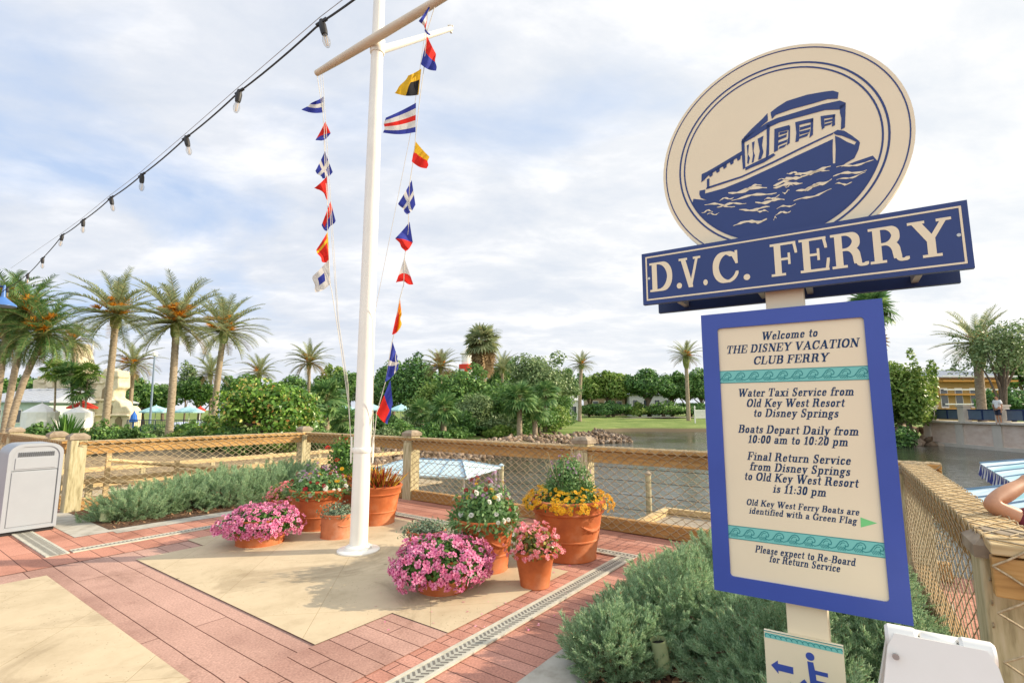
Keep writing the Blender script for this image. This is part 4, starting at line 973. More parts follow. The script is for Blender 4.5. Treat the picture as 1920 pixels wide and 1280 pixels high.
# halyards: pixel rows give the sag, depth runs along the line
def hal(px_pts, y0, y1):
    r0, r1 = px_pts[0][1], px_pts[-1][1]
    return [D(x, y, y0 + (y1 - y0) * (y - r0) / (r1 - r0)) for x, y in px_pts]
RY0 = YRT[1]; RY1 = MP[1] - 0.02
def rdepth(y): return RY0 + (RY1 - RY0) * max(0, min(1, (y - 2) / 800))
LY0 = YLT[1]; LY1 = MP[1]
def ldepth(y): return LY0 + (LY1 - LY0) * max(0, min(1, (y - 160) / 620))
rp = [(808, 2), (800, 62), (795, 128), (788, 178), (780, 250), (775, 300), (768, 345), (766, 402), (766, 430), (759, 480), (757, 533), (749, 562), (738, 630), (734, 645), (723, 715), (706, 775), (684, 836)]
lp = [(607, 162), (606, 215), (608, 270), (610, 330), (614, 376), (614, 430), (617, 485), (618, 530), (622, 545), (640, 660), (655, 770), (662, 840)]
mb = MB(); mb.tube([YRT] + [D(x, y, rdepth(y)) for x, y in rp[1:-1]] + [CR], 0.0045, 6); o = mb.build('halyard', M['halyard'], mast, smooth=True)
mb = MB(); mb.tube([YLT] + [D(x, y, ldepth(y)) for x, y in lp[1:-1]] + [CL], 0.0045, 6); mb.build('halyard', M['halyard'], mast, smooth=True)
for off in (0.07, 0.12):
    mb = MB(); mb.tube([YLT + yd * -off, D(630 + off * 40, 600, MY + 0.2), D(648 + off * 40, 720, MY + .1), CL], 0.0035, 5); mb.build('halyard', M['halyard'], mast)
mb = MB(); mb.tube([YRT + yd * 0.1, D(770, 250, rdepth(250) + .05), D(700, 600, MY - .05), CR + ZX * .05], 0.003, 5); mb.build('halyard', M['halyard'], mast)
lpn = D(697, 800, MY - .03); mb = MB(); mb.tube([D(700, 768, MY - .03), D(694, 795, MY - .03), D(692, 808, MY - .03), D(697, 812, MY - .03), D(701, 805, MY - .03), D(699, 780, MY - .03)], 0.004, 6); mb.build('rope_loop', M['halyard'], mast)
# ---------------------------------------------------------------- signal flags
def fcol(n, c): 
    m, t, b = new_mat(n)
    tcn = N(t, 'ShaderNodeTexCoord'); nz = N(t, 'ShaderNodeTexNoise', i_Scale=14.0, i_Detail=3.0); L(t, tcn.outputs['Object'], nz.inputs[0])
    cc = mixc(t, 1.0, (*c, 1), ramp(t, nz.outputs[0], [(0.3, (0.86, 0.86, 0.86)), (0.7, (1.1, 1.1, 1.1))]), 'MULTIPLY')
    L(t, cc, b.inputs['Base Color']); b.inputs['Roughness'].default_value = 0.75; b.inputs['Specular IOR Level'].default_value = 0.15
    tr = N(t, 'ShaderNodeBsdfTranslucent'); L(t, cc, tr.inputs[0]); mx = N(t, 'ShaderNodeMixShader'); mx.inputs[0].default_value = 0.35
    L(t, b.outputs[0], mx.inputs[1]); L(t, tr.outputs[0], mx.inputs[2]); L(t, mx.outputs[0], t.nodes['Material Output'].inputs[0]); return m
FC = [fcol('flag_red', (0.72, 0.035, 0.025)), fcol('flag_blue', (0.045, 0.06, 0.33)), fcol('flag_white', (0.72, 0.69, 0.64)), fcol('flag_yellow', (0.78, 0.46, 0.03)), fcol('flag_black', (0.02, 0.02, 0.025)), fcol('flag_orange', (0.80, 0.22, 0.02))]
RED, BLU, WHT, YEL, BLK, ORG_ = range(6)
def flag(label, A, B, Cc, Dd, pat, dep, side, fold=0.05, seed=0):
    n, m_ = 22, 22; V = []; mi = []
    rr = random.Random(seed); ph = rr.uniform(0, 6)
    y0 = dep((A[1] + B[1]) / 2)
    for j in range(m_ + 1):
        t = j / m_
        for i in range(n + 1):
            s_ = i / n
            px = (A[0] * (1 - t) + B[0] * t) * (1 - s_) + (Dd[0] * (1 - t) + Cc[0] * t) * s_
            py = (A[1] * (1 - t) + B[1] * t) * (1 - s_) + (Dd[1] * (1 - t) + Cc[1] * t) * s_
            px += 1.2 * math.sin(t * 9 + ph) * s_; py += 2.5 * math.sin(s_ * math.pi) * (0.4 + t)
            dy = fold * math.sin(s_ * 7.5 + t * 2.2 + ph) * (0.25 + s_) + 0.06 * s_ * (1 if seed % 2 else -1)
            V.append(D(px, py, y0 + dy))
    fs = []
    for j in range(m_):
        for i in range(n):
            fs.append((j * (n + 1) + i, j * (n + 1) + i + 1, (j + 1) * (n + 1) + i + 1, (j + 1) * (n + 1) + i)); mi.append(pat((i + .5) / n, (j + .5) / m_))
    off = np.array(V[0])
    me_o = mk('signal_flag', np.array(V) - off, fs, FC, None, mi, smooth='all')
    me_o.location = tuple(off); tag(me_o, label, 'flag', 'signal flags on the mast halyards'); return me_o
cross = lambda a, w=.10: (lambda s, t: WHT if abs(s - a) < w or abs(t - .5) < w else BLU)
fl = [
 ('twisted blue, white and red flag at the very top of the right halyard', (807, 8), (796, 58), (807, 66), (786, 40), lambda s, t: (BLU, WHT, RED, WHT, BLU)[min(4, int(t * 5))], rdepth),
 ('red over blue flag just below the gaff on the right halyard', (801, 68), (789, 121), (818, 133), (816, 100), lambda s, t: RED if t < .48 else BLU, rdepth),
 ('yellow pennant with a black patch on the right halyard', (790, 129), (785, 178), (739, 175), (766, 142), lambda s, t: BLK if t > .42 and .04 < s < .55 else YEL, rdepth),
 ('wide striped flag of blue, white, red, white and blue on the right halyard', (780, 193), (779, 248), (719, 249), (722, 221), lambda s, t: (BLU, WHT, RED, WHT, BLU)[min(4, int(t * 5))], rdepth),
 ('yellow over red flag under the striped flag on the right halyard', (779, 265), (772, 303), (801, 316), (804, 294), lambda s, t: YEL if t < .5 - .15 * s else RED, rdepth),
 ('blue flag with a white cross halfway down the right halyard', (772, 338), (779, 384), (763, 402), (747, 382), cross(.5), rdepth),
 ('flag with blue upper half and red lower half below the blue cross flag', (768, 416), (774, 454), (759, 471), (742, 447), lambda s, t: BLU if (s + t) / 2 < .52 else RED, rdepth),
 ('white flag with a broad red band on the right halyard', (758, 483), (775, 533), (758, 526), (741, 530), lambda s, t: WHT if (s + t) < .72 or (s + t) > 1.62 else RED, rdepth),
 ('narrow hanging flag, red on the left and yellow on the right', (750, 560), (735, 627), (752, 614), (752, 588), lambda s, t: RED if s < .5 and t > .3 else (ORG_ if s < .62 else YEL), rdepth),
 ('blue flag with white bands low on the right halyard', (736, 640), (722, 716), (748, 690), (745, 668), lambda s, t: WHT if abs(t - .52) < .07 or abs(s - .75) < .05 else BLU, rdepth),
 ('lowest flag of the right halyard, blue over red', (732, 712), (706, 775), (727, 795), (737, 758), lambda s, t: BLU if t < .45 or s > .78 else RED, rdepth),
 ('blue and white pennant at the top of the left halyard', (607, 181), (607, 211), (566, 206), (590, 190), lambda s, t: WHT if abs(t - .5) < .14 or s < .05 else BLU, ldepth),
 ('small red over blue flag second from the yardarm end', (610, 228), (620, 250), (603, 264), (591, 263), lambda s, t: RED if (s + t) < 1.0 else BLU, ldepth),
 ('blue flag with a white cross on the left halyard', (609, 284), (624, 323), (606, 335), (590, 321), cross(.5, .09), ldepth),
 ('plain red flag on the left halyard', (613, 331), (615, 377), (607, 358), (588, 353), lambda s, t: RED, ldepth),
 ('long red and blue flag in the middle of the left halyard', (620, 377), (603, 422), (612, 433), (630, 414), lambda s, t: RED if s < .42 and t < .9 else BLU, ldepth),
 ('red flag with thin yellow cross on the left halyard', (614, 435), (618, 486), (605, 491), (592, 468), lambda s, t: YEL if abs(t - .26) < .06 or s < .09 else RED, ldepth),
 ('white flag with a blue square at the foot of the left halyard', (616, 487), (620, 532), (592, 548), (586, 518), lambda s, t: BLU if .3 < s < .72 and .3 < t < .7 else WHT, ldepth)]
for i, a in enumerate(fl): flag(a[0], a[1], a[2], a[3], a[4], a[5], a[6], 1, 0.035, i)

# ================================================================ string of bulbs
bl_px = [(603, 42, 3.2), (449, 172, 4.1), (349, 258, 4.9), (266, 328, 5.7), (208, 371, 6.6), (156, 413, 7.5), (117, 441, 8.4), (80, 484, 9.3), (52, 514, 10.2), (14, 540, 11.1)]
sl = thing('string_light', 'black cable of clear festoon bulbs slung across the sky', 'string lights', D(349, 258, 4.9))
pts = [D(760, -75, 2.5)] + [D(*b) for b in bl_px] + [D(-30, 568, 12.0)]
mb = MB(); fine = []
for a, b in zip(pts[:-1], pts[1:]):
    for k in range(6): t = k / 6; fine.append(a + (b - a) * t - ZX * (0.05 * 4 * t * (1 - t) * np.linalg.norm(b - a) * 0.25))
fine.append(pts[-1]); mb.tube(fine, 0.0075, 6); mb.build('cable', M['black'], sl, smooth=True)
mb = MB(); mb.tube([pts[0] + ZX * .05] + [p + ZX * 0.018 + np.array([-.012, 0, .022]) for p in pts[1:8]] + [D(20, 503, 12.5)], 0.0028, 5); mb.build('support_wire', M['metal'], sl)
for i, b in enumerate(bl_px):
    p = D(*b); tilt = np.array([0.28, 0, -1.0]) if i in (0, 2, 4) else (np.array([-.1, 0, -1.]) if i in (1, 6) else np.array([.04, .05, -1.])); tilt = tilt / np.linalg.norm(tilt)
    mb = MB(); mb.tube([p + ZX * .015, p + tilt * .025, p + tilt * .075, p + tilt * .098], [.017, .026, .025, .021], 12); mb.tube([p - np.array([.035, 0, .028]), p + np.array([.035, 0, .028])], .013, 8)
    so = mb.build('socket', M['black'], sl, smooth=True)
    prof = [(.013, .094), (.015, .104), (.024, .126), (.028, .148), (.024, .174), (.014, .194), (.004, .200)]
    mb = MB(); mb.tube([p + tilt * z_ for _, z_ in prof], [r_ for r_, _ in prof], 14); mb.build('bulb', M['glass'], so, smooth='all')
    mb = MB(); mb.tube([p + tilt * .11 + np.array([-.008, 0, 0]), p + tilt * .185 + np.array([-.005, 0, 0]), p + tilt * .185 + np.array([.005, 0, 0]), p + tilt * .11 + np.array([.008, 0, 0])], .0025, 5); mb.build('filament', m_plain('brass_filament', (.75, .5, .2), .3) if i == 0 else bpy.data.materials['brass_filament'], so)
# pole at the left edge that carries the far end
P_ = D(-36, 560, 12.2); T = thing('lamp_post', 'dark lamp post with a blue hood at the left edge, holding up the bulb cable', 'lamp post', (P_[0], P_[1], 0))
mb = MB(); mb.tube([(P_[0], P_[1], -1.5), (P_[0], P_[1], P_[2] + .5)], .06, 12); mb.build('pole', M['darknavy'], T, smooth=True)
hp = D(4, 572, 12.2); mb = MB(); mb.lathe([(.27, -.02), (.26, .02), (.14, .12), (.05, .2), (.02, .5)], hp, 20); mb.build('lamp_hood', m_plain('blue_lamp_hood', (.06, .16, .42), .35), T, smooth=True)
mb = MB(); mb.tube([hp + ZX * .45, (P_[0], P_[1], P_[2] + .4)], .025, 8); mb.build('arm', M['darknavy'], T, smooth=True)

# ================================================================ grey litter bin
def bin_():
    a = G(-6, 1009); bq = G(97, 991)
    u0, u1 = 1.50, 2.04; v0, v1 = 9.07, 9.64; h = 1.14
    T = thing('litter_bin', 'light grey arch-topped litter bin at the left edge of the paving', 'litter bin', X((u0 + u1) / 2, (v0 + v1) / 2, 0.0))
    prof = [(u0 + .02, .06), (u1 - .02, .06)]
    w = (u1 - u0); r = 0.15
    top = arc(u1 - r, h - r * .9, r, r * .9, 0, 90, 8) + arc(u0 + r, h - r * .9, r, r * .9, 90, 180, 8)
    # shell along v
    mb = MB(); mb.prism([(u0, .05), (u1, .05)] + top, X(0, v0, 0), UX, ZX, VX, 0.0, v1 - v0); mb.build('shell', M['grey'], T, smooth=True)
    mb = MB()
    inn = [(u0 + .035, .09), (u1 - .035, .09)] + [(u0 + w / 2 + (p - u0 - w / 2) * .86, .09 + (q - .09) * .965) for p, q in top]
    out = [(u0, .05), (u1, .05)] + top
    n = len(out); f = lambda p, d_: X(p[0], v0 - d_, p[1])
    vs = [f(p, .012) for p in out] + [f(p, .012) for p in inn] + [f(p, -.001) for p in out] + [f(p, -.001) for p in inn]
    mb.add(vs, [(i, (i + 1) % n, n + (i + 1) % n, n + i) for i in range(n)] + [(i, (i + 1) % n, 2 * n + (i + 1) % n, 2 * n + i) for i in range(n)] + [(n + i, n + (i + 1) % n, 3 * n + (i + 1) % n, 3 * n + i) for i in range(n)])
    mb.build('rim', M['grey'], T)
    mb = MB(); mb.box(X((u0 + u1) / 2, v0 - .004, .445), (w - .10, .008, .68), (UX, VX, ZX), bev=.003); mb.build('door', M['grey'], T)
    mb = MB(); mb.box(X((u0 + u1) / 2, v0 - .004, .89), (w - .14, .008, .14), (UX, VX, ZX), bev=.003); mb.build('flap', M['grey'], T)
    mb = MB()
    for i in range(18): mb.box(X(u0 + .10 + i * (w - .20) / 17, v0 - .004, 1.005), (.010, .01, .055), (UX, VX, ZX))
    mb.build('vent_slot', M['greydark'], T)
    mb = MB(); mb.box(X((u0 + u1) / 2, v0 - .001, .80), (w - .09, .004, .008), (UX, VX, ZX)); mb.box(X(u1 - .047, v0 - .001, .45), (.007, .004, .70), (UX, VX, ZX)); mb.build('door_gap', M['greydark'], T)
    mb = MB(); mb.box(X((u0 + u1) / 2, (v0 + v1) / 2, .026), (w - .03, v1 - v0 - .03, .052), (UX, VX, ZX)); mb.build('plinth', M['black'], T)
bin_()

# ================================================================ white folding floor sign at the bottom right
def aframe():
    p = D(1757, 1194, 1.62); c = np.array([p[0], p[1], 0]); top = p[2]
    q = SH; nrm = SN
    T = thing('folding_sign', 'blank white plastic folding floor sign beside the ferry sign', 'floor sign', c)
    m_ = m_noise('white_plastic', (.74, .72, .66), (.80, .78, .73), 3, .4, .02)
    for s in (1, -1):
        mb = MB()
        outl = []
        wt, wb = .125, .31
        n = 10
        pts = [(-wb, 0)] + [(-wt - .03 * (1 - t) ** 2 - (wb - wt - .03) * (1 - t) ** 1.0, t * .96) for t in np.linspace(.04, 1, n)] + [(-wt + .02, 1.0), (wt - .02, 1.0)] + [(wt + .03 * (1 - t) ** 2 + (wb - wt - .03) * (1 - t), t * .96) for t in np.linspace(1, .04, n)] + [(wb, 0), (wb - .1, 0), (wb - .12, .03), (-wb + .12, .03), (-wb + .1, 0)]
        up_ = ZX * top - nrm * (0.26 * s - .035 * s); up_ = up_ / np.linalg.norm(up_); hgt = math.hypot(top, .26 - .035)
        foot = c + nrm * (.26 * s)
        ax3 = np.cross(q, up_) 
        if ax3 @ nrm * s < 0: ax3 = -ax3
        mb.prism([(x, y * hgt) for x, y in pts], foot, q, up_, ax3, -.03, 0)
        pn = mb.build('panel', m_, T)
        mb = MB(); mb.prism([(-wt + .01 - (wb - wt) * .55 * (1 - .2), .14 * hgt), (wt - .01 + (wb - wt) * .55 * .8, .14 * hgt), (wt - .015, .82 * hgt), (-wt + .015, .82 * hgt)], foot, q, up_, ax3, -.001, .006); mb.build('raised_face', m_, pn)
    for k, hl, rr_ in ((-.088, .040, .036), (0, .042, .028), (.088, .040, .036)):
        mb = MB(); zt_ = top - .012 - rr_ * .3; mb.tube([c + q * (k - hl) + ZX * zt_, c + q * (k - hl + .008) + ZX * zt_, c + q * (k + hl - .008) + ZX * zt_, c + q * (k + hl) + ZX * zt_], [rr_ * .8, rr_, rr_, rr_ * .8], 18); mb.build('hinge', m_, T, smooth=True)
    mb = MB()
    cc = c - q * .108 + nrm * .062 + ZX * (top - .055); mb.tube([cc, cc + nrm * .008], .009, 12); mb.build('bolt', M['metal'], T, smooth=True)
aframe()

# ================================================================ garden spotlights
def spot(px, row, h, r, label, tilt):
    b = G(px, row); T = thing('garden_spotlight', label, 'garden light', b, 'garden spotlights in the juniper beds')
    t = np.array(tilt, float); t = t / np.linalg.norm(t)
    mb = MB(); mb.tube([b - ZX * .05, b + ZX * (h * .25)], r * .45, 10); mb.build('stake', M['olive'], T, smooth=True)
    s = b + ZX * (h * .16)
    mb = MB(); e = s + ZX * h * .18 + t * h * .68; mb.tube([s, s + ZX * h * .05, s + ZX * h * .22, e], [r * .85, r * 1.02, r * 1.0, r * 1.0], 18, caps=False); mb.tube([e - t * .03, e - t * .03001], r * .97, 18)
    mb.build('barrel', M['olive'], T, smooth=True)
    mb = MB(); mb.tube([e - t * .028, e - t * .026], r * .93, 18); mb.build('lens', M['black'], T)
spot(1243, 1272, .22, .047, 'olive tube spotlight standing in the mulch of the near right bed', (-.16, -.02, 1))
spot(196, 980, .17, .06, 'small olive spotlight at the front corner of the left juniper bed', (.05, 0.1, 1))
# ================================================================ plant materials
LM = {}
LM['jun'] = m_leaf('juniper_scale_leaf', [(0, (0.16, 0.26, 0.13)), (0.5, (0.33, 0.49, 0.275)), (0.85, (0.46, 0.62, 0.37)), (0.96, (0.56, 0.65, 0.36)), (0.97, (0.34, 0.22, 0.12)), (1, (0.40, 0.27, 0.15))], 0.45, 0.6)
LM['twig'] = m_noise('brown_twig', (0.10, 0.055, 0.03), (0.19, 0.12, 0.07), 20, 0.9, 0.2)
LM['green'] = m_leaf('fresh_green_leaf', [(0, (0.037, 0.106, 0.019)), (0.6, (0.088, 0.213, 0.037)), (1, (0.188, 0.338, 0.069))], 0.3)
LM['greygreen'] = m_leaf('grey_green_leaf', [(0, (0.072, 0.120, 0.072)), (0.6, (0.180, 0.264, 0.156)), (1, (0.360, 0.432, 0.288))], 0.25)
LM['feather'] = m_leaf('feathery_green_leaf', [(0, (0.065, 0.156, 0.046)), (0.6, (0.156, 0.299, 0.091)), (1, (0.286, 0.429, 0.169))], 0.3)
LM['dark'] = m_leaf('dark_tree_leaf', [(0, (0.040, 0.099, 0.026)), (0.6, (0.099, 0.221, 0.056)), (1, (0.199, 0.354, 0.088))], 0.25)
LM['mid'] = m_leaf('mid_green_leaf', [(0, (0.055, 0.129, 0.033)), (0.6, (0.138, 0.276, 0.064)), (1, (0.276, 0.423, 0.110))], 0.3)
LM['olive'] = m_leaf('olive_green_leaf', [(0, (0.080, 0.136, 0.048)), (0.6, (0.208, 0.304, 0.120)), (1, (0.384, 0.464, 0.208))], 0.3)
LM['light'] = m_leaf('light_green_leaf', [(0, (0.090, 0.180, 0.030)), (0.6, (0.225, 0.345, 0.068)), (1, (0.420, 0.510, 0.135))], 0.35)
LM['grape'] = m_leaf('sea_grape_leaf', [(0, (0.054, 0.135, 0.020)), (0.5, (0.135, 0.284, 0.041)), (0.85, (0.297, 0.446, 0.081)), (0.96, (0.567, 0.540, 0.162)), (1, (0.608, 0.243, 0.068))], 0.3, 0.3)
LM['palm'] = m_leaf('date_palm_leaflet', [(0, (0.176, 0.220, 0.110)), (0.5, (0.308, 0.363, 0.187)), (0.85, (0.440, 0.462, 0.242)), (1, (0.528, 0.473, 0.220))], 0.4, 0.4)
LM['palmdry'] = m_leaf('dry_palm_leaflet', [(0, (0.20, 0.12, 0.05)), (1, (0.42, 0.30, 0.15))], 0.25, 0.7)
LM['fan'] = m_leaf('fan_palm_leaf', [(0, (0.060, 0.145, 0.043)), (0.6, (0.145, 0.272, 0.085)), (1, (0.323, 0.442, 0.153))], 0.3, 0.35)
LM['orange'] = m_leaf('orange_flower_stalk', [(0, (0.55, 0.20, 0.015)), (0.6, (0.74, 0.34, 0.03)), (1, (0.82, 0.48, 0.09))], 0.35)
LM['rachis'] = m_plain('palm_rachis', (0.26, 0.24, 0.10), 0.6, 0.2)
LM['croton'] = m_leaf('croton_leaf', [(0, (0.16, 0.015, 0.012)), (0.35, (0.30, 0.03, 0.02)), (0.5, (0.45, 0.12, 0.02)), (0.7, (0.55, 0.38, 0.04)), (1, (0.20, 0.22, 0.03))], 0.3, 0.35)
LM['bronze'] = m_leaf('begonia_leaf', [(0, (0.07, 0.10, 0.02)), (0.5, (0.20, 0.24, 0.05)), (0.8, (0.42, 0.34, 0.07)), (1, (0.36, 0.10, 0.04))], 0.3, 0.3)
def petal(n, stops): return m_leaf(n, stops, 0.3, 0.55, 0.2)
LM['pink'] = petal('pink_petal', [(0, (0.64, 0.13, 0.30)), (0.6, (0.76, 0.25, 0.42)), (1, (0.86, 0.44, 0.57))])
LM['pinkeye'] = petal('magenta_throat', [(0, (0.30, 0.015, 0.10)), (1, (0.42, 0.03, 0.17))])
LM['pinkpale'] = petal('pale_pink_throat', [(0, (0.80, 0.55, 0.66)), (1, (0.86, 0.66, 0.74))])
LM['yellow'] = petal('marigold_petal', [(0, (0.72, 0.34, 0.01)), (1, (0.84, 0.52, 0.03))])
LM['gold'] = petal('golden_centre', [(0, (0.50, 0.20, 0.01)), (1, (0.58, 0.28, 0.02))])
LM['whitep'] = petal('white_petal', [(0, (0.66, 0.64, 0.56)), (1, (0.80, 0.79, 0.72))])
LM['crimson'] = petal('crimson_petal', [(0, (0.22, 0.006, 0.015)), (1, (0.42, 0.02, 0.03))])
LM['coral'] = petal('coral_pink_petal', [(0, (0.70, 0.10, 0.12)), (0.5, (0.78, 0.25, 0.28)), (1, (0.85, 0.45, 0.48))])
LM['mauve'] = petal('mauve_petal', [(0, (0.36, 0.18, 0.34)), (1, (0.58, 0.36, 0.52))])
LM['straw'] = m_leaf('straw_stem', [(0, (0.26, 0.22, 0.12)), (1, (0.45, 0.40, 0.26))], 0.1, 0.8)

def rot_to(n): return frames(n)
def fl_proto(np_=5, eye=0.32, cup=0.12, w=0.95):
    """five broad petals with a darker eye; quads only; material 0 petal, 1 eye"""
    V = []; Fq = []; mi = []
    for i in range(np_):
        a = 2 * math.pi * i / np_; da = math.pi / np_ * w
        p = lambda r, t, z: (r * math.cos(t), r * math.sin(t), z)
        o = len(V); V += [p(eye * .3, a - da, -.16), p(eye, a - da * .9, 0), p(eye, a + da * .9, 0), p(eye * .3, a + da, -.16)]; Fq.append((o, o + 1, o + 2, o + 3)); mi.append(1)
        o = len(V); V += [p(eye, a - da * .9, 0.004), p(.92, a - da * .8, cup * .8), p(1.0, a, cup), p(eye * .98, a, 0.004)]; Fq.append((o, o + 1, o + 2, o + 3)); mi.append(0)
        o = len(V); V += [p(eye * .98, a, 0.004), p(1.0, a, cup), p(.92, a + da * .8, cup * .8), p(eye, a + da * .9, 0.004)]; Fq.append((o, o + 1, o + 2, o + 3)); mi.append(0)
    return V, Fq, mi
FL5 = fl_proto(); FLD = fl_proto(8, .34, .05, .8)
def pom_proto():
    """small domed flower head built from rings of petals"""
    V = []; Fq = []
    for ring_, (r, z, n, tl) in enumerate(((1.0, 0.0, 9, .0), (.72, .28, 8, .35), (.42, .5, 6, .6))):
        for i in range(n):
            a = 2 * math.pi * (i + ring_ * .4) / n; da = math.pi / n
            p = lambda rr, t, zz: (rr * math.cos(t), rr * math.sin(t), zz)
            o = len(V); V += [p(r * .35, a, z), p(r * .85, a - da, z + .10 + tl * .1), p(r, a, z + .04), p(r * .85, a + da, z + .10 + tl * .1)]; Fq.append((o, o + 1, o + 2, o + 3))
    return V, Fq
POM = pom_proto()
def mound(n, c, rx, rz, zmin=-0.2, shell=(0.75, 1.0), tilt=0.35):
    d = RG.normal(size=(n * 3, 3)); d /= np.linalg.norm(d, axis=1, keepdims=True); d = d[d[:, 2] > zmin][:n]
    lump = 1 + 0.13 * np.sin(d[:, 0] * 5 + c[0] * 3) * np.cos(d[:, 1] * 6 + c[1])
    k = RG.uniform(*shell, len(d)) * lump
    pos = np.array(c) + d * np.array([rx, rx, rz]) * k[:, None]
    nr = d * np.array([1 / rx, 1 / rx, 1 / rz]); nr /= np.linalg.norm(nr, axis=1, keepdims=True)
    return pos, nr + RG.normal(size=nr.shape) * tilt
def leaves(cl, n, c, rx, rz, size, mi=0, zmin=-0.1, shell=(0.3, 0.98), tilt=0.6, proto=LEAF2):
    pos, nr = mound(n, c, rx, rz, zmin, shell, tilt); cl.add(*proto, pos, frames(nr), RG.uniform(size * .7, size * 1.25, len(pos)), mi)
def upright(cl, n, c, r, hmin, hmax, w, mi=0, lean=0.35, proto=BLADE):
    """narrow blades rising from a disc"""
    a = RG.uniform(0, 6.283, n); rr = r * np.sqrt(RG.uniform(0, 1, n)); base = np.array(c) + np.c_[rr * np.cos(a), rr * np.sin(a), np.zeros(n)]
    d = np.c_[np.cos(a) * lean * rr / r, np.sin(a) * lean * rr / r, np.ones(n)] + RG.normal(size=(n, 3)) * 0.12
    h = RG.uniform(hmin, hmax, n); fr = dirframes(d, RG.normal(size=(n, 3)))
    cl.add(*proto, base, fr, np.stack([h, np.full(n, w * 9), h * .3], 1)[:, None, :], mi)
    return base + d / np.linalg.norm(d, axis=1, keepdims=True) * h[:, None], d

# ================================================================ terracotta pots
def pot_mesh(T, c, rt, h, taper=0.70, mat='terra', rim=0.22, bands=True, relief=None, sauc=False):
    rb = rt * taper; rr = lambda z: rb + (rt * .94 - rb) * (z / h)
    zr = h * (1 - rim)
    prof = [(rb * .97, 0), (rb * 1.03, .006), (rb * 1.035, h * .035), (rr(h * .05), h * .05)]
    if bands: 
        for z in (h * .34,): prof += [(rr(z - .012), z - .012), (rr(z) + rt * .022, z - .005), (rr(z) + rt * .022, z + .005), (rr(z + .012), z + .012)]
    prof += [(rr(zr - .012), zr - .012), (rr(zr) + rt * .05, zr)]
    if bands: prof += [(rr(zr) + rt * .06, zr + .012), (rr(zr) + rt * .035, zr + .02)]
    prof += [(rt * .965, h * .93), (rt * 1.0, h * .955), (rt * 1.0, h * .99), (rt * .965, h), (rt * .90, h), (rt * .88, h * .93), (rt * .86, h * .86)]
    mb = MB(); mb.lathe(prof, c, 44); o = mb.build('pot', M[mat], T, smooth=True, fix=False)
    mb = MB(); mb.lathe([(rt * .865, h * .885), (rt * .5, h * .9), (0.001, h * .905)], c, 24); mb.build('soil', M['soil'], T, fix=False)
    if relief:
        for k in range(relief):
            mb = MB()
            a0_ = -math.pi / 2 + 0.75 + k * 2 * math.pi / relief; z_ = h * .56
            def on(da, dz, e=-.004): 
                zz_ = z_ + dz; q = rr(zz_) + e; return np.array([c[0] + q * math.cos(a0_ + da), c[1] + q * math.sin(a0_ + da), c[2] + zz_])
            s_ = .5; g_ = rt * .45
            mb.tube([on(-.45 * s_ - .25, .22 * g_), on(-.3, .02 * g_), on(-.1, -.10 * g_), on(.1, -.10 * g_), on(.3, .02 * g_), on(.45 * s_ + .25, .22 * g_)], [rt * .02, rt * .05, rt * .06, rt * .06, rt * .05, rt * .02], 8)
            for t in (-.28, -.14, 0, .14, .28): mb.tube([on(t, -.02 * g_), on(t * 1.25, -.3 * g_ + abs(t) * .3 * g_)], [rt * .05, rt * .02], 8)
            mb.build('relief_garland', M[mat], T, smooth=True)
    return h * .9
def pot_at(px, row, wpx, rim_row, **k):
    """centre, rim radius and height of a pot from the photo"""
    f = G(px, row); 
    for _ in range(3):
        rt = wpx / 2 / F_PX * (f[1] * math.cos(PITCH)); rb = rt * k.get('taper', .7)
        dirn = np.array([f[0], f[1], 0]); dirn /= np.linalg.norm(dirn); cc = f + dirn * rb
        rt = wpx / 2 / F_PX * (cc[1])
        break
    h = D(px, rim_row, cc[1] - rt * 0.9)[2]
    return cc, rt, h
GP = 'terracotta pots round the mast'
def new_pot(name, label, px, row, wpx, rim_row, **k):
    cc, rt, h = pot_at(px, row, wpx, rim_row, taper=k.get('taper', .7))
    T = thing(name, label, 'flower pot', cc, GP)
    hs = pot_mesh(T, cc, rt, h, **k)
    return T, cc, rt, h
def petunia(label, px, row, wpx, rim_row, mx, mtop, seed):
    T, c, rt, h = new_pot('flower_bowl', label, px, row, wpx, rim_row, taper=.78, bands=False, rim=.2)
    R_ = mx / 2 / F_PX * c[1]; top = D(px, mtop, c[1])[2]; cz = h * .75; 
    cen = np.array([c[0], c[1], cz]); rz = (top - cz)
    cl = Cloud(); leaves(cl, 2600, cen, R_ * .93, rz * .95, .05, zmin=-.45, shell=(.5, .98)); cl.build('foliage', LM['green'], T)
    cl = Cloud(); pos, nr = mound(680, cen, R_ * .98, rz, -.55, (.90, 1.08), .48)
    s_ = RG.uniform(.024, .034, len(pos)); cl.add(FL5[0], FL5[1], pos, frames(nr), s_, FL5[2])
    o = cl.build('blossom', [LM['pink'], LM['pinkeye']], T); o['kind'] = 'stuff'
petunia('low terracotta bowl overflowing with pink petunias, left of the mast', 487, 1027, 100, 978, 138, 947, 1)
petunia('low terracotta bowl overflowing with pink petunias, right of the mast', 830, 1119, 108, 1055, 178, 1006, 2)
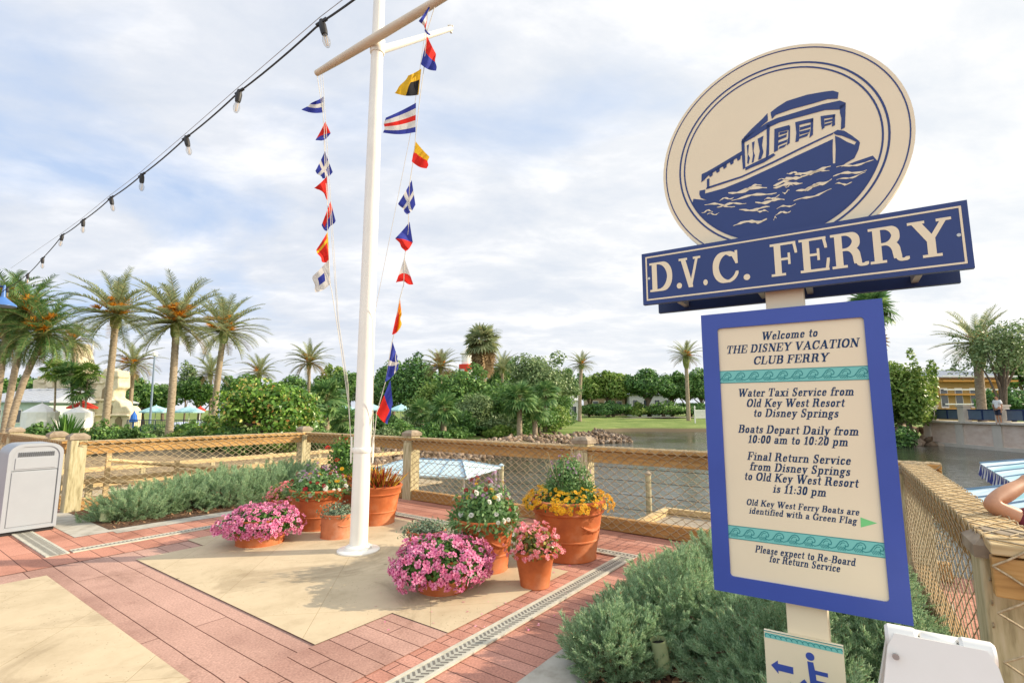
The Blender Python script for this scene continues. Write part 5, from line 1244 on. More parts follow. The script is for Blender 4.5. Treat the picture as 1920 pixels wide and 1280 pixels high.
# small begonia pot behind the left petunias
def begonia(T, c, rt, h, top, n=420, nf=46):
    cen = np.array([c[0], c[1], h * .9]); rz = top - h * .9; cl = Cloud(); leaves(cl, n, cen, rt * 1.22, rz * .92, .055, zmin=0.0, shell=(.3, 1)); cl.build('foliage', LM['bronze'], T)
    cl = Cloud(); pos, nr = mound(nf, cen, rt * 1.28, rz, .0, (.9, 1.05), .4)
    for d_ in (0, .012, -.012): 
        q = pos + RG.normal(size=pos.shape) * .014; cl.add(FL5[0], FL5[1], q, frames(nr + RG.normal(size=nr.shape) * .4), RG.uniform(.016, .026, len(pos)), 0)
    o = cl.build('blossom', LM['coral'], T); o['kind'] = 'stuff'
def D2(px, row, c): return D(px, row, c[1])[2]
T, c, rt, h = new_pot('flower_pot', 'small terracotta pot of red begonias behind the left petunia bowl', 528, 962, 50, 937); begonia(T, c, rt, h, D2(528, 902, c))
T, c, rt, h = new_pot('flower_pot', 'small plain terracotta pot of pink begonias in front of the marigold pot', 1003, 1107, 76, 1041, bands=False, rim=.2, taper=.66); begonia(T, c, rt, h, D2(1003, 982, c), 560, 70)
def mixed(T, c, rt, h, top, lush=1.0):
    cen = np.array([c[0], c[1], h * .9]); rz = top - h * .9
    cl = Cloud(); leaves(cl, int(2600 * lush), cen, rt * 1.12, rz * .78, .048, zmin=-.25, shell=(.35, 1)); upright(cl, int(700 * lush), cen, rt * .8, rz * .35, rz * .95, .010, 0, .22)
    a = RG.uniform(0, 6.28, 260); base = cen + np.c_[rt * np.cos(a), rt * np.sin(a), RG.uniform(0, .05, 260)]; d = np.c_[np.cos(a), np.sin(a), RG.uniform(-1.1, .6, 260)]
    cl.add(*BLADE, base, dirframes(d, RG.normal(size=(260, 3))), np.stack([RG.uniform(.06, .14, 260), np.full(260, .12), np.full(260, .05)], 1)[:, None, :], 0)
    cl.build('foliage', LM['feather'], T)
    def heads(n, zc0, rx, rzz, sz, mat, name='blossom', zmin=.1):
        k = Cloud(); pos, nr = mound(n, cen, rx, rzz, zmin, (.9, 1.08), .3); k.add(POM[0], POM[1], pos, frames(nr), RG.uniform(sz * .7, sz * 1.2, len(pos)), 0); o = k.build(name, mat, T); o['kind'] = 'stuff'
    heads(30, 0, rt * 1.12, rz * .70, .030, LM['whitep'], zmin=-.1); heads(20, 0, rt * 1.1, rz * .88, .026, LM['crimson'], zmin=.25); heads(70, 0, rt * .85, rz * 1.02, .016, LM['mauve'], zmin=.5); heads(10, 0, rt * .95, rz * .85, .026, LM['yellow'], zmin=.5)
T, c, rt, h = new_pot('flower_pot', 'large banded terracotta pot with white and dark red flowers, left of the mast', 593, 997, 100, 921, relief=None); mixed(T, c, rt, h, D2(593, 872, c))
T, c, rt, h = new_pot('flower_pot', 'banded terracotta pot of white, crimson and mauve flowers, right of the mast behind the petunias', 909, 1079, 114, 980, relief=3); mixed(T, c, rt, h, D2(909, 884, c), 1.1)
# tall planting behind the mast
T, c, rt, h = new_pot('flower_pot', 'terracotta pot with garland relief and tall zinnias directly behind the mast', 652, 972, 84, 892, relief=4, mat='terra2')
cen = np.array([c[0], c[1], h * .9]); rz = D2(640, 818, c) - h * .9
cl = Cloud(); leaves(cl, 1500, cen + np.array([-.08, 0, rz * .5]), rt * .8, rz * .55, .05, zmin=-.8, shell=(.2, 1)); upright(cl, 500, cen, rt, rz * .3, rz * .9, .012); cl.build('foliage', LM['green'], T)
cl = Cloud(); tips, d_ = upright(cl, 90, cen + np.array([-.30, -.05, -.05]), rt * .7, rz * .5, rz * .95, .010, 0, .4); cl.build('flower_spike', LM['mauve'], T)
cl = Cloud(); pos, nr = mound(30, cen + np.array([0, 0, .02]), rt * 1.2, rz * .35, .0, (.9, 1.05), .3); cl.add(POM[0], POM[1], pos, frames(nr), RG.uniform(.022, .034, len(pos)), 0); o = cl.build('blossom', LM['yellow'], T)
cl = Cloud(); pos = np.array([D(615, 839, c[1] - .1), D(632, 862, c[1] - .2), D(648, 822, c[1])]); cl.add(POM[0], POM[1], pos, frames(np.array([[0, -.6, 1.]] * 3)), np.array([.05, .04, .04]), 0); cl.build('zinnia_head', m_leaf('scarlet_petal', [(0, (.6, .02, .01)), (1, (.7, .04, .02))], .2), T)
mb = MB(); [mb.tube([cen + np.array([-.05, -.03, 0]), p - ZX * .01], .005, 5) for p in pos]; mb.build('stem', LM['rachis'], T)
# small relief pot
T, c, rt, h = new_pot('flower_pot', 'small straight-sided terracotta pot with leaf relief and grey-green herbs, left of the mast foot', 632, 1013, 62, 966, taper=.92, mat='terra2', bands=False, rim=.1, relief=3)
cl = Cloud(); leaves(cl, 900, (c[0], c[1], h * .9), rt * 1.15, D2(632, 938, c) - h * .9, .032, zmin=-.2, shell=(.3, 1.02)); cl.build('foliage', LM['greygreen'], T)
# croton pot
T, c, rt, h = new_pot('flower_pot', 'terracotta pot of red and yellow leaved crotons just right of the mast', 704, 987, 92, 914)
cen = np.array([c[0], c[1], h * .9]); cl = Cloud(); rz = D2(704, 872, c) - h * .9
pos, nr = mound(330, cen, rt * 1.05, rz * .8, .0, (.15, .9), .5); d = (pos - cen) + np.array([0, 0, .25]); cl.add(*BLADE, pos, dirframes(d, RG.normal(size=d.shape)), np.stack([RG.uniform(.10, .17, len(pos)), np.full(len(pos), .30), np.full(len(pos), .15)], 1)[:, None, :], 0)
cl.build('foliage', LM['croton'], T)
# low herb pot
T, c, rt, h = new_pot('flower_pot', 'low terracotta pot of silvery trailing herbs behind the right petunia bowl', 798, 1040, 72, 1000, bands=False)
cl = Cloud(); leaves(cl, 1300, (c[0], c[1], h * .92), rt * 1.38, D2(798, 973, c) - h * .92, .030, zmin=-.35, shell=(.4, 1.02)); cl.build('foliage', LM['greygreen'], T)
# marigold pot
T, c, rt, h = new_pot('flower_pot', 'biggest terracotta pot, ringed with yellow marigolds under a green bush', 1066, 1057, 138, 944, relief=3)
cen = np.array([c[0], c[1], h * .9])
cl = Cloud(); leaves(cl, 2600, cen, rt * 1.14, .17, .028, zmin=-.15, shell=(.4, 1)); cl.build('foliage', LM['green'], T)
cl = Cloud(); pos, nr = mound(430, cen, rt * 1.17, .20, -.12, (.93, 1.06), .35); keep = np.hypot(pos[:, 0] - c[0], pos[:, 1] - c[1]) > rt * .45
cl.add(FLD[0], FLD[1], pos[keep], frames(nr[keep]), RG.uniform(.019, .028, keep.sum()), FLD[2]); o = cl.build('blossom', [LM['yellow'], LM['gold']], T); o['kind'] = 'stuff'
zt = D2(1066, 855, c); cl = Cloud(); bc = cen + np.array([.02, .02, .12]); leaves(cl, 3200, bc + ZX * .10, rt * .62, zt - bc[2] - .10, .034, zmin=-.5, shell=(.3, 1.0)); upright(cl, 800, bc, rt * .5, .15, (zt - bc[2]) * .9, .008, 0, .2); cl.build('bush', LM['feather'], T)
cl = Cloud(); pos, nr = mound(60, bc + ZX * .08, rt * .6, zt - bc[2] - .05, .3, (.9, 1.08), .3); cl.add(POM[0], POM[1], pos, frames(nr), RG.uniform(.010, .018, len(pos)), 0); cl.build('mauve_flower', LM['mauve'], T)
cl = Cloud()
for k in range(22):
    a = RG.uniform(0, 6.28); p0 = bc + np.array([math.cos(a), math.sin(a), 0]) * rt * .4; p1 = p0 + np.array([math.cos(a) * .06 + RG.normal() * .04, math.sin(a) * .06, RG.uniform(.28, .46)])
    mb = MB(); mb.tube([p0, (p0 + p1) / 2 + RG.normal(size=3) * .012, p1, p1 + np.array([RG.normal() * .02, 0, .02])], .0035, 4, caps=False); cl.raw(np.array(mb.v), np.array(mb.f))
cl.build('grass_stem', LM['straw'], T)
# fallen petals
n_ = 60; pp = np.array([G(RG.uniform(700, 1100), RG.uniform(1040, 1180), .014) for _ in range(n_)]); cl = Cloud(); cl.add(*LEAF, pp, frames(np.tile(ZX, (n_, 1)) + RG.normal(size=(n_, 3)) * .15), RG.uniform(.012, .028, n_), 0)
o = cl.build('fallen_petals', LM['pink'], None); tag(o, 'fallen pink petals scattered on the slab near the pots', 'petals', None, 'stuff')

# ================================================================ junipers
def spray_proto(seed):
    g = np.random.default_rng(seed); V = []; Fq = []; mi = []
    def quad(p, d, w, nrm, m_):
        s_ = np.cross(d, nrm); s_ /= np.linalg.norm(s_) + 1e-9; o = len(V)
        V.extend([p - s_ * w * .5, p + s_ * w * .5, p + d * .7 + s_ * w * .55, p + d - s_ * w * .1]); Fq.append((o, o + 1, o + 2, o + 3)); mi.append(m_)
    bend = g.normal() * .15
    prev = np.zeros(3)
    for i in range(18):
        t = (i + 1) / 18; p = np.array([t, bend * t * t, .10 * math.sin(t * 2.2)])
        quad(prev, p - prev, .022 * (1.2 - t), np.array([0, 0, 1.]), 1 if t < .45 else 0)
        if i >= 2:
            for sd in (-1, 1):
                ln = (.34 * (1.05 - t) + .10) * g.uniform(.7, 1.2)
                d = np.array([.75 + .4 * t, sd * (.75 - .2 * t), .28 + g.normal() * .22]); d /= np.linalg.norm(d)
                nb = 5
                for b in range(nb):
                    q = p + d * (ln * b / nb); 
                    dd = d + np.array([.25, 0, 0]) + g.normal(size=3) * .33; dd /= np.linalg.norm(dd)
                    quad(q, dd * (.085 + .04 * (b == nb - 1)) * g.uniform(.8, 1.3), .027, np.array([0, .25 * sd, 1.]) + g.normal(size=3) * .4, 0)
        prev = p
    return np.array(V), np.array(Fq), mi
SPR = [spray_proto(100 + i) for i in range(5)]
def juniper(label, cu, cv, ru, rv, hh, n, group, size=0.17, z0=0.0, nbr=9):
    base = X(cu, cv, z0); T = thing('juniper_shrub', label, 'shrub', base, group)
    cl = Cloud(); lump = RG.uniform(0, 6, 4)
    for k in range(5):
        m_ = n // 5
        d = RG.normal(size=(m_ * 4, 3)); d /= np.linalg.norm(d, axis=1, keepdims=True); d = d[d[:, 2] > -0.05][:m_]
        lm = 1 + .16 * np.sin(d[:, 0] * 6 + lump[0]) * np.cos(d[:, 1] * 6 + lump[1]) + .08 * np.sin(d[:, 2] * 9 + lump[2])
        kk = RG.uniform(.45, 1.0, len(d)) ** .7 * lm
        loc = np.outer(d[:, 0] * ru * kk, UX) + np.outer(d[:, 1] * rv * kk, VX) + np.outer(np.maximum(d[:, 2] * hh * kk, .02), ZX)
        out = np.outer(d[:, 0], UX) + np.outer(d[:, 1], VX) + np.outer(d[:, 2] * .7 + .55, ZX) + RG.normal(size=(len(d), 3)) * .28
        fr = dirframes(out, np.tile(ZX, (len(d), 1)) + RG.normal(size=(len(d), 3)) * .5)
        sv, sf, sm = SPR[k]; s_ = RG.uniform(size * .7, size * 1.25, len(d))
        v, f = inst(sv, sf, base + loc - out / np.linalg.norm(out, axis=1, keepdims=True) * (s_ * .5)[:, None], fr, s_); cl.raw(v, f, np.tile(np.array(sm), len(d)))
    cl.build('foliage', [LM['jun'], LM['twig']], T)
    mb = MB()
    for i in range(nbr):
        a = RG.uniform(0, 6.28); e = base + UX * math.cos(a) * ru * .75 + VX * math.sin(a) * rv * .75 + ZX * hh * RG.uniform(.25, .6)
        mb.tube([base, base + (e - base) * .4 + ZX * .03, base + (e - base) * .75 + ZX * .05, e], [.020, .015, .010, .004], 6)
    mb.build('branch', LM['twig'], T, smooth=True)
gl, gr = 'junipers in the left bed', 'junipers in the right bed'
lab = ['juniper at the bin end of the left bed', 'second juniper from the bin in the left bed', 'juniper in the middle front of the left bed', 'juniper at the back middle of the left bed', 'juniper in the left bed two along from the pots', 'juniper at the pot end of the left bed', 'juniper at the back of the left bed near the corner post']
for l_, a in zip(lab, ((3.0, 9.15, .60, .55, .52), (3.65, 9.3, .65, .62, .58), (4.3, 9.05, .62, .55, .56), (4.4, 9.75, .7, .5, .62), (4.95, 9.2, .65, .6, .60), (5.6, 9.2, .62, .62, .60), (5.75, 9.8, .6, .5, .62))): juniper('blue-green ' + l_, a[0], a[1], a[2] * 1.05, a[3], a[4] * .84, 660, gl)
lab = ['nearest juniper of the right bed, spilling over the kerb', 'juniper of the right bed behind the tube spotlight', 'juniper bulging over the bricks in the right bed', 'juniper in the middle of the right bed against the fence', 'tall juniper at the far end of the right bed by the dock', 'juniper at the far corner of the right bed behind the sign', 'juniper below the access plaque in the right bed', 'juniper between the sign post and the white folding sign']
for l_, a in zip(lab, ((3.10, 1.50, .31, .28, .34, 540), (3.55, .66, .56, .52, .42, 1050), (3.74, 1.28, .50, .50, .48, 950), (4.25, .35, .55, .5, .50, 900), (4.50, 1.16, .58, .52, .54, 1000), (5.0, .45, .55, .55, .56, 850), (2.72, .32, .36, .40, .38, 640), (2.3, .15, .4, .36, .42, 620))): juniper('grey-green ' + l_, *a[:5], a[5], gr, size=.15)
for l_, a in (('low juniper filling the gap beside the kerb of the right bed', (3.42, 1.48, .40, .36, .36, 620)), ('juniper of the right bed against the fence, behind the post', (3.85, .1, .5, .36, .42, 700)), ('low juniper of the right bed between the spotlight and the sign post', (3.22, .52, .36, .36, .34, 560)), ('juniper of the right bed close beside the far bricks', (4.1, 1.5, .45, .30, .40, 620))): juniper('grey-green ' + l_, *a[:5], a[5], gr, size=.15)
juniper('grey-green furthest juniper of the right bed, reaching towards the dock', 5.1, 1.05, .42, .45, .5, 620, gr, size=.15)
# ================================================================ palms and trees
def palm_trunk(T, base, top, r0, r1, mat, rings=True, bulge=0.0, n=12):
    b = np.array(base); t = np.array(top); pts = []; rs = []
    k = 46
    side = np.array([t[0] - b[0], t[1] - b[1], 0])
    for i in range(k + 1):
        s_ = i / k; p = b + (t - b) * s_ - side * (0.22 * math.sin(math.pi * s_))
        r = r0 + (r1 - r0) * s_ + (0.10 * r0 * math.exp(-s_ * 12)) + (bulge * math.exp(-((s_ - .93) / .08) ** 2))
        pts.append(p); rs.append(r * (1 + (0.06 if i % 2 else -0.02) * (1 if rings else .3)))
    mb = MB(); mb.tube(pts, rs, n); mb.build('trunk', mat, T, smooth='all')
M['ptrunk'] = m_noise('palm_trunk', (0.15, 0.11, 0.07), (0.33, 0.26, 0.18), 4, 0.9, 0.6, (1.5, 1.5, 6), c3=(0.45, 0.37, 0.27))
M['boots'] = m_noise('green_leaf_bases', (0.10, 0.14, 0.03), (0.20, 0.24, 0.06), 5, 0.8, 0.7, (2, 2, 5), c3=(0.30, 0.26, 0.10))
def date_crown(T, c, Lf, nf, droop=1.0, dry=0.1, seed=0, nl=34, upmax=1.4, low=-0.55, mat='palm', wl=0.026, ll=0.17):
    g = np.random.default_rng(seed); c = np.array(c); cl = Cloud(); rc_ = Cloud()
    for i in range(nf):
        t = (i + .5) / nf; el = upmax - (upmax - low) * t ** 0.9 + g.normal() * .08; az = i * 2.39996 + g.normal() * .15
        L_ = Lf * (0.80 + .25 * math.sin(math.pi * min(1, t + .25))) * g.uniform(.9, 1.08)
        h = np.array([math.cos(az), math.sin(az), 0]); k = 14; pts = []; p = c.copy(); e = el
        dr = (0.40 + .55 * (1 - abs(t - .5))) * droop / k * g.uniform(.8, 1.2)
        for j in range(k + 1):
            pts.append(p.copy()); p = p + (h * math.cos(e) + ZX * math.sin(e)) * L_ / k; e -= dr * (0.5 + 1.3 * j / k)
        pts = np.array(pts); s_ = np.linspace(.12, 1, nl); q = np.stack([np.interp(s_, np.linspace(0, 1, k + 1), pts[:, a]) for a in range(3)], 1)
        tg = np.gradient(q, axis=0); tg /= np.linalg.norm(tg, axis=1, keepdims=True); sd = np.cross(tg, ZX + h * .001); sd /= np.linalg.norm(sd, axis=1, keepdims=True) + 1e-9; up = np.cross(sd, tg)
        isdry = g.uniform() < dry * (2.2 if t > .75 else .4)
        for w in (-1, 1):
            d = tg * .72 + sd * (w * .62) + up * .34 + g.normal(size=tg.shape) * .07; ln = Lf * ll * (0.35 + np.sin(np.pi * np.clip(s_ * .9 + .08, 0, 1)) * .75)
            cl.add(*BLADE, q, dirframes(d, up), np.stack([ln, np.full(nl, Lf * wl * 5), ln * .6], 1)[:, None, :], 1 if isdry else 0)
        mb = MB(); mb.tube(pts, list(np.linspace(Lf * .011, Lf * .003, k + 1)), 4, caps=False); rc_.raw(np.array(mb.v), np.array(mb.f))
    v = rc_; nm = 2; cl.raw(np.concatenate(v.v), np.concatenate(v.f), 2)
    cl.build('crown', [LM[mat], LM['palmdry'], LM['rachis']], T)
def flower_stalks(T, c, n, ln, seed=0, spread=0.7, hang=0.0):
    g = np.random.default_rng(seed); cl = Cloud(); c = np.array(c)
    for i in range(n):
        az = -1.57 + g.uniform(-1.3, 1.3); h = np.array([math.cos(az), math.sin(az), 0]); m_ = 34
        b = c + h * ln * g.uniform(.15, .5) + ZX * ln * g.uniform(-.05, .45); tip = b + h * ln * g.uniform(.05, .3) + ZX * ln * g.uniform(.15, .4)
        d = (tip - b) / ln + g.normal(size=(m_, 3)) * .20 + ZX * g.uniform(-.1, .3, (m_, 1))
        cl.add(*BLADE, np.tile(b, (m_, 1)), dirframes(d, g.normal(size=(m_, 3))), np.stack([g.uniform(.5, 1, m_) * ln * .55, np.full(m_, ln * .30), np.full(m_, .3)], 1)[:, None, :], 0)
        cl.add(*BLADE, np.tile(c, (3, 1)), dirframes(np.tile(b - c, (3, 1)) + g.normal(size=(3, 3)) * .03, g.normal(size=(3, 3))), np.stack([np.full(3, ln * .5), np.full(3, ln * .5), np.full(3, .3)], 1)[:, None, :], 0)
    cl.build('flower_stalk', LM['orange'], T)
GPM = 'date palms beyond the fence'
def date_palm(label, cx, cy, bx, by, Y, Lf, nf=52, seed=1, stalks=0, droop=1.0, boots=False, r=None, dry=.1, base_z=None, nl=34, **k):
    c = D(cx, cy, Y); b = D(bx, by, Y); bz = ground_z(b[0], b[1]) - .1 if base_z is None else base_z; b = np.array([b[0], b[1], bz])
    T = thing('date_palm', label, 'palm tree', b, GPM); r = r or Lf * .055
    palm_trunk(T, b, c - ZX * .1, r * 1.15, r, M['ptrunk'])
    mb = MB(); hb_ = Lf * (.62 if boots else .26); mb.lathe([(r * 1.0, -hb_), (r * 1.5, -hb_ * .75), (r * (2.0 if boots else 1.7), -hb_ * .35), (r * 1.6, 0), (r * .4, Lf * .06)], c, 14, wob=lambda th, z: .10 * math.sin(th * 7 + z * 22)); mb.build('leaf_bases', M['boots'], T, smooth=True)
    date_crown(T, c, Lf, nf, droop, dry, seed, nl, **k)
    if stalks: flower_stalks(T, c + ZX * .1, stalks, Lf * .55, seed)
    return T
date_palm('tall date palm with orange flower stalks rising from the sand castle tower', 218, 592, 198, 790, 33, 3.35, 54, 3, 14, 1.05, dry=.03)
date_palm('bushy date palm with a ringed trunk and many orange stalks before the pool umbrellas', 331, 607, 317, 812, 29, 3.15, 56, 5, 18, 1.0, dry=.06)
date_palm('date palm with yellow stalks beside the big sea grape bush, its foot hidden', 420, 622, 402, 760, 38, 3.45, 52, 8, 12, 1.0, dry=.06)
date_palm('shorter date palm with a dry yellowish skirt between the two tall left palms', 250, 684, 244, 770, 50, 2.9, 44, 12, 4, 1.25, dry=.35)
date_palm('round-headed date palm standing alone left of the mast', 580, 680, 578, 770, 46, 2.35, 52, 15, 3, 1.1, dry=.25)
date_palm('small far date palm showing its top above the sea grape bush', 487, 700, 487, 770, 60, 2.8, 40, 18, 2, 1.0)
date_palm('far grey-green date palm behind the third tall palm', 395, 700, 395, 770, 62, 3.0, 40, 20, 0, 1.0)
date_palm('date palm with a dry orange lower crown beside the dark round tree', 826, 688, 826, 790, 52, 2.5, 48, 22, 5, 1.0, dry=.4)
date_palm('slim date palm at the end of the lawn by the white hut', 1090, 684, 1087, 785, 70, 2.3, 44, 25, 3, 1.0, r=.22)
date_palm('date palm on the lawn with a green swollen trunk top, left of the sign', 1286, 668, 1291, 783, 71, 2.85, 46, 27, 4, .85, boots=True, r=.24)
date_palm('date palm at the right edge with upswept fronds and a shaggy green trunk', 1832, 645, 1840, 770, 34, 2.75, 44, 29, 4, .75, boots=True, r=.24)
date_palm('small date palm peeping out behind the fan palm', 942, 690, 942, 770, 58, 2.4, 34, 31, 0, .9)
date_palm('yellowing date palm behind the sand castle spire', 138, 640, 136, 770, 46, 2.6, 46, 33, 6, 1.5, dry=.5)
# leaning clump at the left edge
for i, (cx, cy, bx, by, Y, lab, st_) in enumerate(((52, 588, 8, 800, 25, 'leaning palm with hanging orange fruit at the left edge, crown furthest right of its clump', 7), (18, 570, -12, 805, 26, 'leaning palm at the very left edge, crown highest of its clump', 4), (84, 625, 14, 815, 24.5, 'low dark leaning palm in the left-edge clump', 6), (15, 640, -30, 805, 26.5, 'yellow-green low palm in the left-edge clump', 5))):
    date_palm(lab, cx, cy, bx, by, Y, 2.35 if i < 3 else 2.1, 60, 40 + i, st_, 1.5, r=.13, dry=.12, mat='fan', low=-.9)
GF = 'fan palms beyond the fence'
def fan_proto(nb=15):
    V = []; Fq = []
    for i in range(nb):
        a = (i / (nb - 1) - .5) * 4.2; a2 = 4.2 / nb * .55; r = 1.0 * (1 - .12 * abs(a / 2.1) ** 2)
        p = lambda rr, t, z: (rr * math.cos(t), rr * math.sin(t), z)
        o = len(V); V += [p(.06, a, 0), p(.55, a - a2, -.03), p(.55, a + a2, .03), (0, 0, 0), p(r, a, -.18), p(r * .98, a + .02, -.18)]; Fq += [(o + 3, o + 1, o + 2, o), (o + 1, o + 4, o + 5, o + 2)]
    return V, Fq
FAN = fan_proto()
def fan_palm(label, cx, cy, Y, R_, nf, seed, bx=None, base_row=None, r=.16, skirt=0, group=GF, mats='fan', low=-.7, base_z=None, name='fan_palm', cat='palm tree'):
    g = np.random.default_rng(seed); c = D(cx, cy, Y); b = D(bx if bx is not None else cx, base_row or 800, Y); bz = ground_z(b[0], b[1]) - .1 if base_z is None else base_z; b = np.array([b[0], b[1], min(bz, c[2] - .3)])
    T = thing(name, label, cat, b, group); palm_trunk(T, b, c, r * 1.15, r, M['ptrunk'])
    cl = Cloud(); rc_ = Cloud()
    for i in range(nf):
        t = (i + .5) / nf; el = 1.4 - (1.4 - low) * t + g.normal() * .1; az = i * 2.39996; h = np.array([math.cos(az), math.sin(az), 0]); d = h * math.cos(el) + ZX * math.sin(el)
        pl_ = R_ * .48 * g.uniform(.85, 1.15); e = c + d * pl_; dd = d - ZX * .35; s_ = R_ * .58 * g.uniform(.85, 1.15)
        cl.add(*FAN, e[None], dirframes(dd[None], (ZX + d * .3 + g.normal(size=3) * .25)[None]), np.array([s_]), 0)
        mb = MB(); mb.tube([c, c + d * pl_ * .6 + ZX * .02, e], R_ * .008, 4, caps=False); rc_.raw(np.array(mb.v), np.array(mb.f))
    cl.raw(np.concatenate(rc_.v), np.concatenate(rc_.f), 1); cl.build('crown', [LM[mats], LM['rachis']], T)
    if skirt:
        cl = Cloud()
        for i in range(skirt):
            az = g.uniform(0, 6.28); zz_ = g.uniform(0, 1); h = np.array([math.cos(az), math.sin(az), 0]); e = c - ZX * (R_ * 1.25 * zz_ - .15) + h * (r * 1.3 + .1)
            cl.add(*FAN, e[None], dirframes((h * .38 - ZX + g.normal(size=3) * .15)[None], (h + g.normal(size=3) * .3)[None]), np.array([R_ * .55 * g.uniform(.7, 1.1)]), 0)
        cl.build('dead_skirt', LM['palmdry'], T)
    return T
fan_palm('tall fan palm with a thick brown skirt of dead leaves above the trees', 905, 645, 46, 1.95, 46, 61, skirt=70, r=.3, base_row=800, low=-.45, mats='palm')
fan_palm('tall fan palm whose crown shows round the sign edge on the right', 1632, 585, 46, 2.3, 44, 62, r=.22, base_row=820, skirt=12)
for a in ((505, 775, 27, 1.1, 26, 63, 'low fan palm bush at the right foot of the sea grape bush'), (566, 772, 26, 1.25, 30, 64, 'broad fan palm bush left of the mast behind the fence'), (612, 752, 30, 1.5, 34, 65, 'taller fan palm bush closest to the mast on its left'), (648, 788, 28, .9, 22, 66, 'small yellow-green fan palm bush just left of the mast'),
          (832, 770, 34, 1.25, 32, 67, 'fan palm with short trunk at the left end of the rocky shore'), (790, 775, 36, 1.1, 26, 68, 'low fan palm between the loungers and the shore trees'), (974, 752, 36, 1.5, 36, 69, 'golden-green fan palm on a thick trunk above the rocks'), (1003, 772, 37, 1.2, 30, 70, 'slim fan palm right of the golden one above the rocks'), (1022, 740, 44, 1.5, 28, 71, 'dark spiky fan palm behind the bushes at the shore end')):
    fan_palm(a[6], a[0], a[1], a[2], a[3], a[4], a[5], r=.17, mats='fan')
for i, (cx, cy, lab) in enumerate(((104, 697, 'slender yellow-green palm leftmost of four in front of the sand castle'), (131, 703, 'slender palm with two crowns before the sand castle'), (165, 700, 'slender palm with reddish trunk before the sand castle spire'), (150, 735, 'shortest slender palm before the sand castle, above the red canopy'))):
    fan_palm(lab, cx, cy, 38, 1.15, 24, 80 + i, bx=cx + (-4, 6, -8, 3)[i], r=.06, mats='light' if i % 2 == 0 else 'fan', group='slender palms in front of the sand castle')

def crown_mesh(T, c, rx, ry, rz, n, size, mat, seed=0, nb=16, name='crown', flat_=.2, gap=.35):
    g = np.random.default_rng(seed); c = np.array(c); cl = Cloud()
    cs = []
    for i in range(nb):
        d = g.normal(size=3); d /= np.linalg.norm(d); d[2] = abs(d[2]) * 1.1 - flat_; k = g.uniform(.45, .85)
        cs.append((c + d * np.array([rx, ry, rz]) * k, g.uniform(.26, .46)))
    cs.append((c, .5))
    for i in range(nb // 2):
        d = g.normal(size=3); d /= np.linalg.norm(d); d[2] = abs(d[2]) * 1.05 - flat_ * .5; cs.append((c + d * np.array([rx, ry, rz]) * g.uniform(.85, 1.08), g.uniform(.12, .22)))
    tot = sum(s_ ** 2 for _, s_ in cs)
    for cc, s_ in cs:
        m_ = max(8, int(n * s_ ** 2 / tot)); d = g.normal(size=(m_, 3)); d /= np.linalg.norm(d, axis=1, keepdims=True); k = g.uniform(gap, 1.12, m_) ** .5
        pos = cc + d * np.array([rx, ry, rz]) * (s_ * k)[:, None]
        nr = d + np.array([0, 0, .35]) + g.normal(size=d.shape) * .7
        cl.add(*LEAF2, pos, frames(nr, g), g.uniform(size * .65, size * 1.3, m_), 0)
    cl.build(name, mat, T); return cs
def tree(name, label, cat, px, top, bot, hw, Y, mat, n, size, seed, group=None, trunk=True, nb=16, base_z=None, tw=1.0, crown_bottom=None, **k):
    b = D(px, bot, Y); bz = ground_z(b[0], b[1]) - .15 if base_z is None else base_z; tz = D(px, top, Y)[2]; rx = hw / F_PX * Y
    b = np.array([b[0], b[1], bz]); T = thing(name, label, cat, b, group)
    lo = D(px, crown_bottom, Y)[2] if crown_bottom else bz + (tz - bz) * ((.03 if Y < 60 else .2) if trunk else -.1)
    cz = (tz + lo) / 2; rz = (tz - lo) / 2
    k.setdefault('flat_', .55 if Y < 60 else .3); cs = crown_mesh(T, (b[0], b[1], cz), rx, rx * .85, rz, n, size, LM[mat], seed, nb, **k)
    g = np.random.default_rng(seed + 1); mb = MB(); h_ = cz - bz; r0 = max(.06, min(.35, rx * .07)) * tw
    mb.tube([b, b + np.array([g.normal() * .05 * h_, 0, h_ * .45]), (b[0], b[1], cz + rz * .1)], [r0 * 1.2, r0 * .85, r0 * .4], 9)
    for cc, s_ in cs[:10]:
        st_ = b + ZX * h_ * g.uniform(.3, .75); mb.tube([st_, (st_ + cc) / 2 + ZX * .06 * h_, cc], [r0 * .5, r0 * .32, r0 * .1], 6)
    mb.build('trunk', M['bark'], T, smooth=True); return T
GT = 'broadleaf trees beyond the fence'
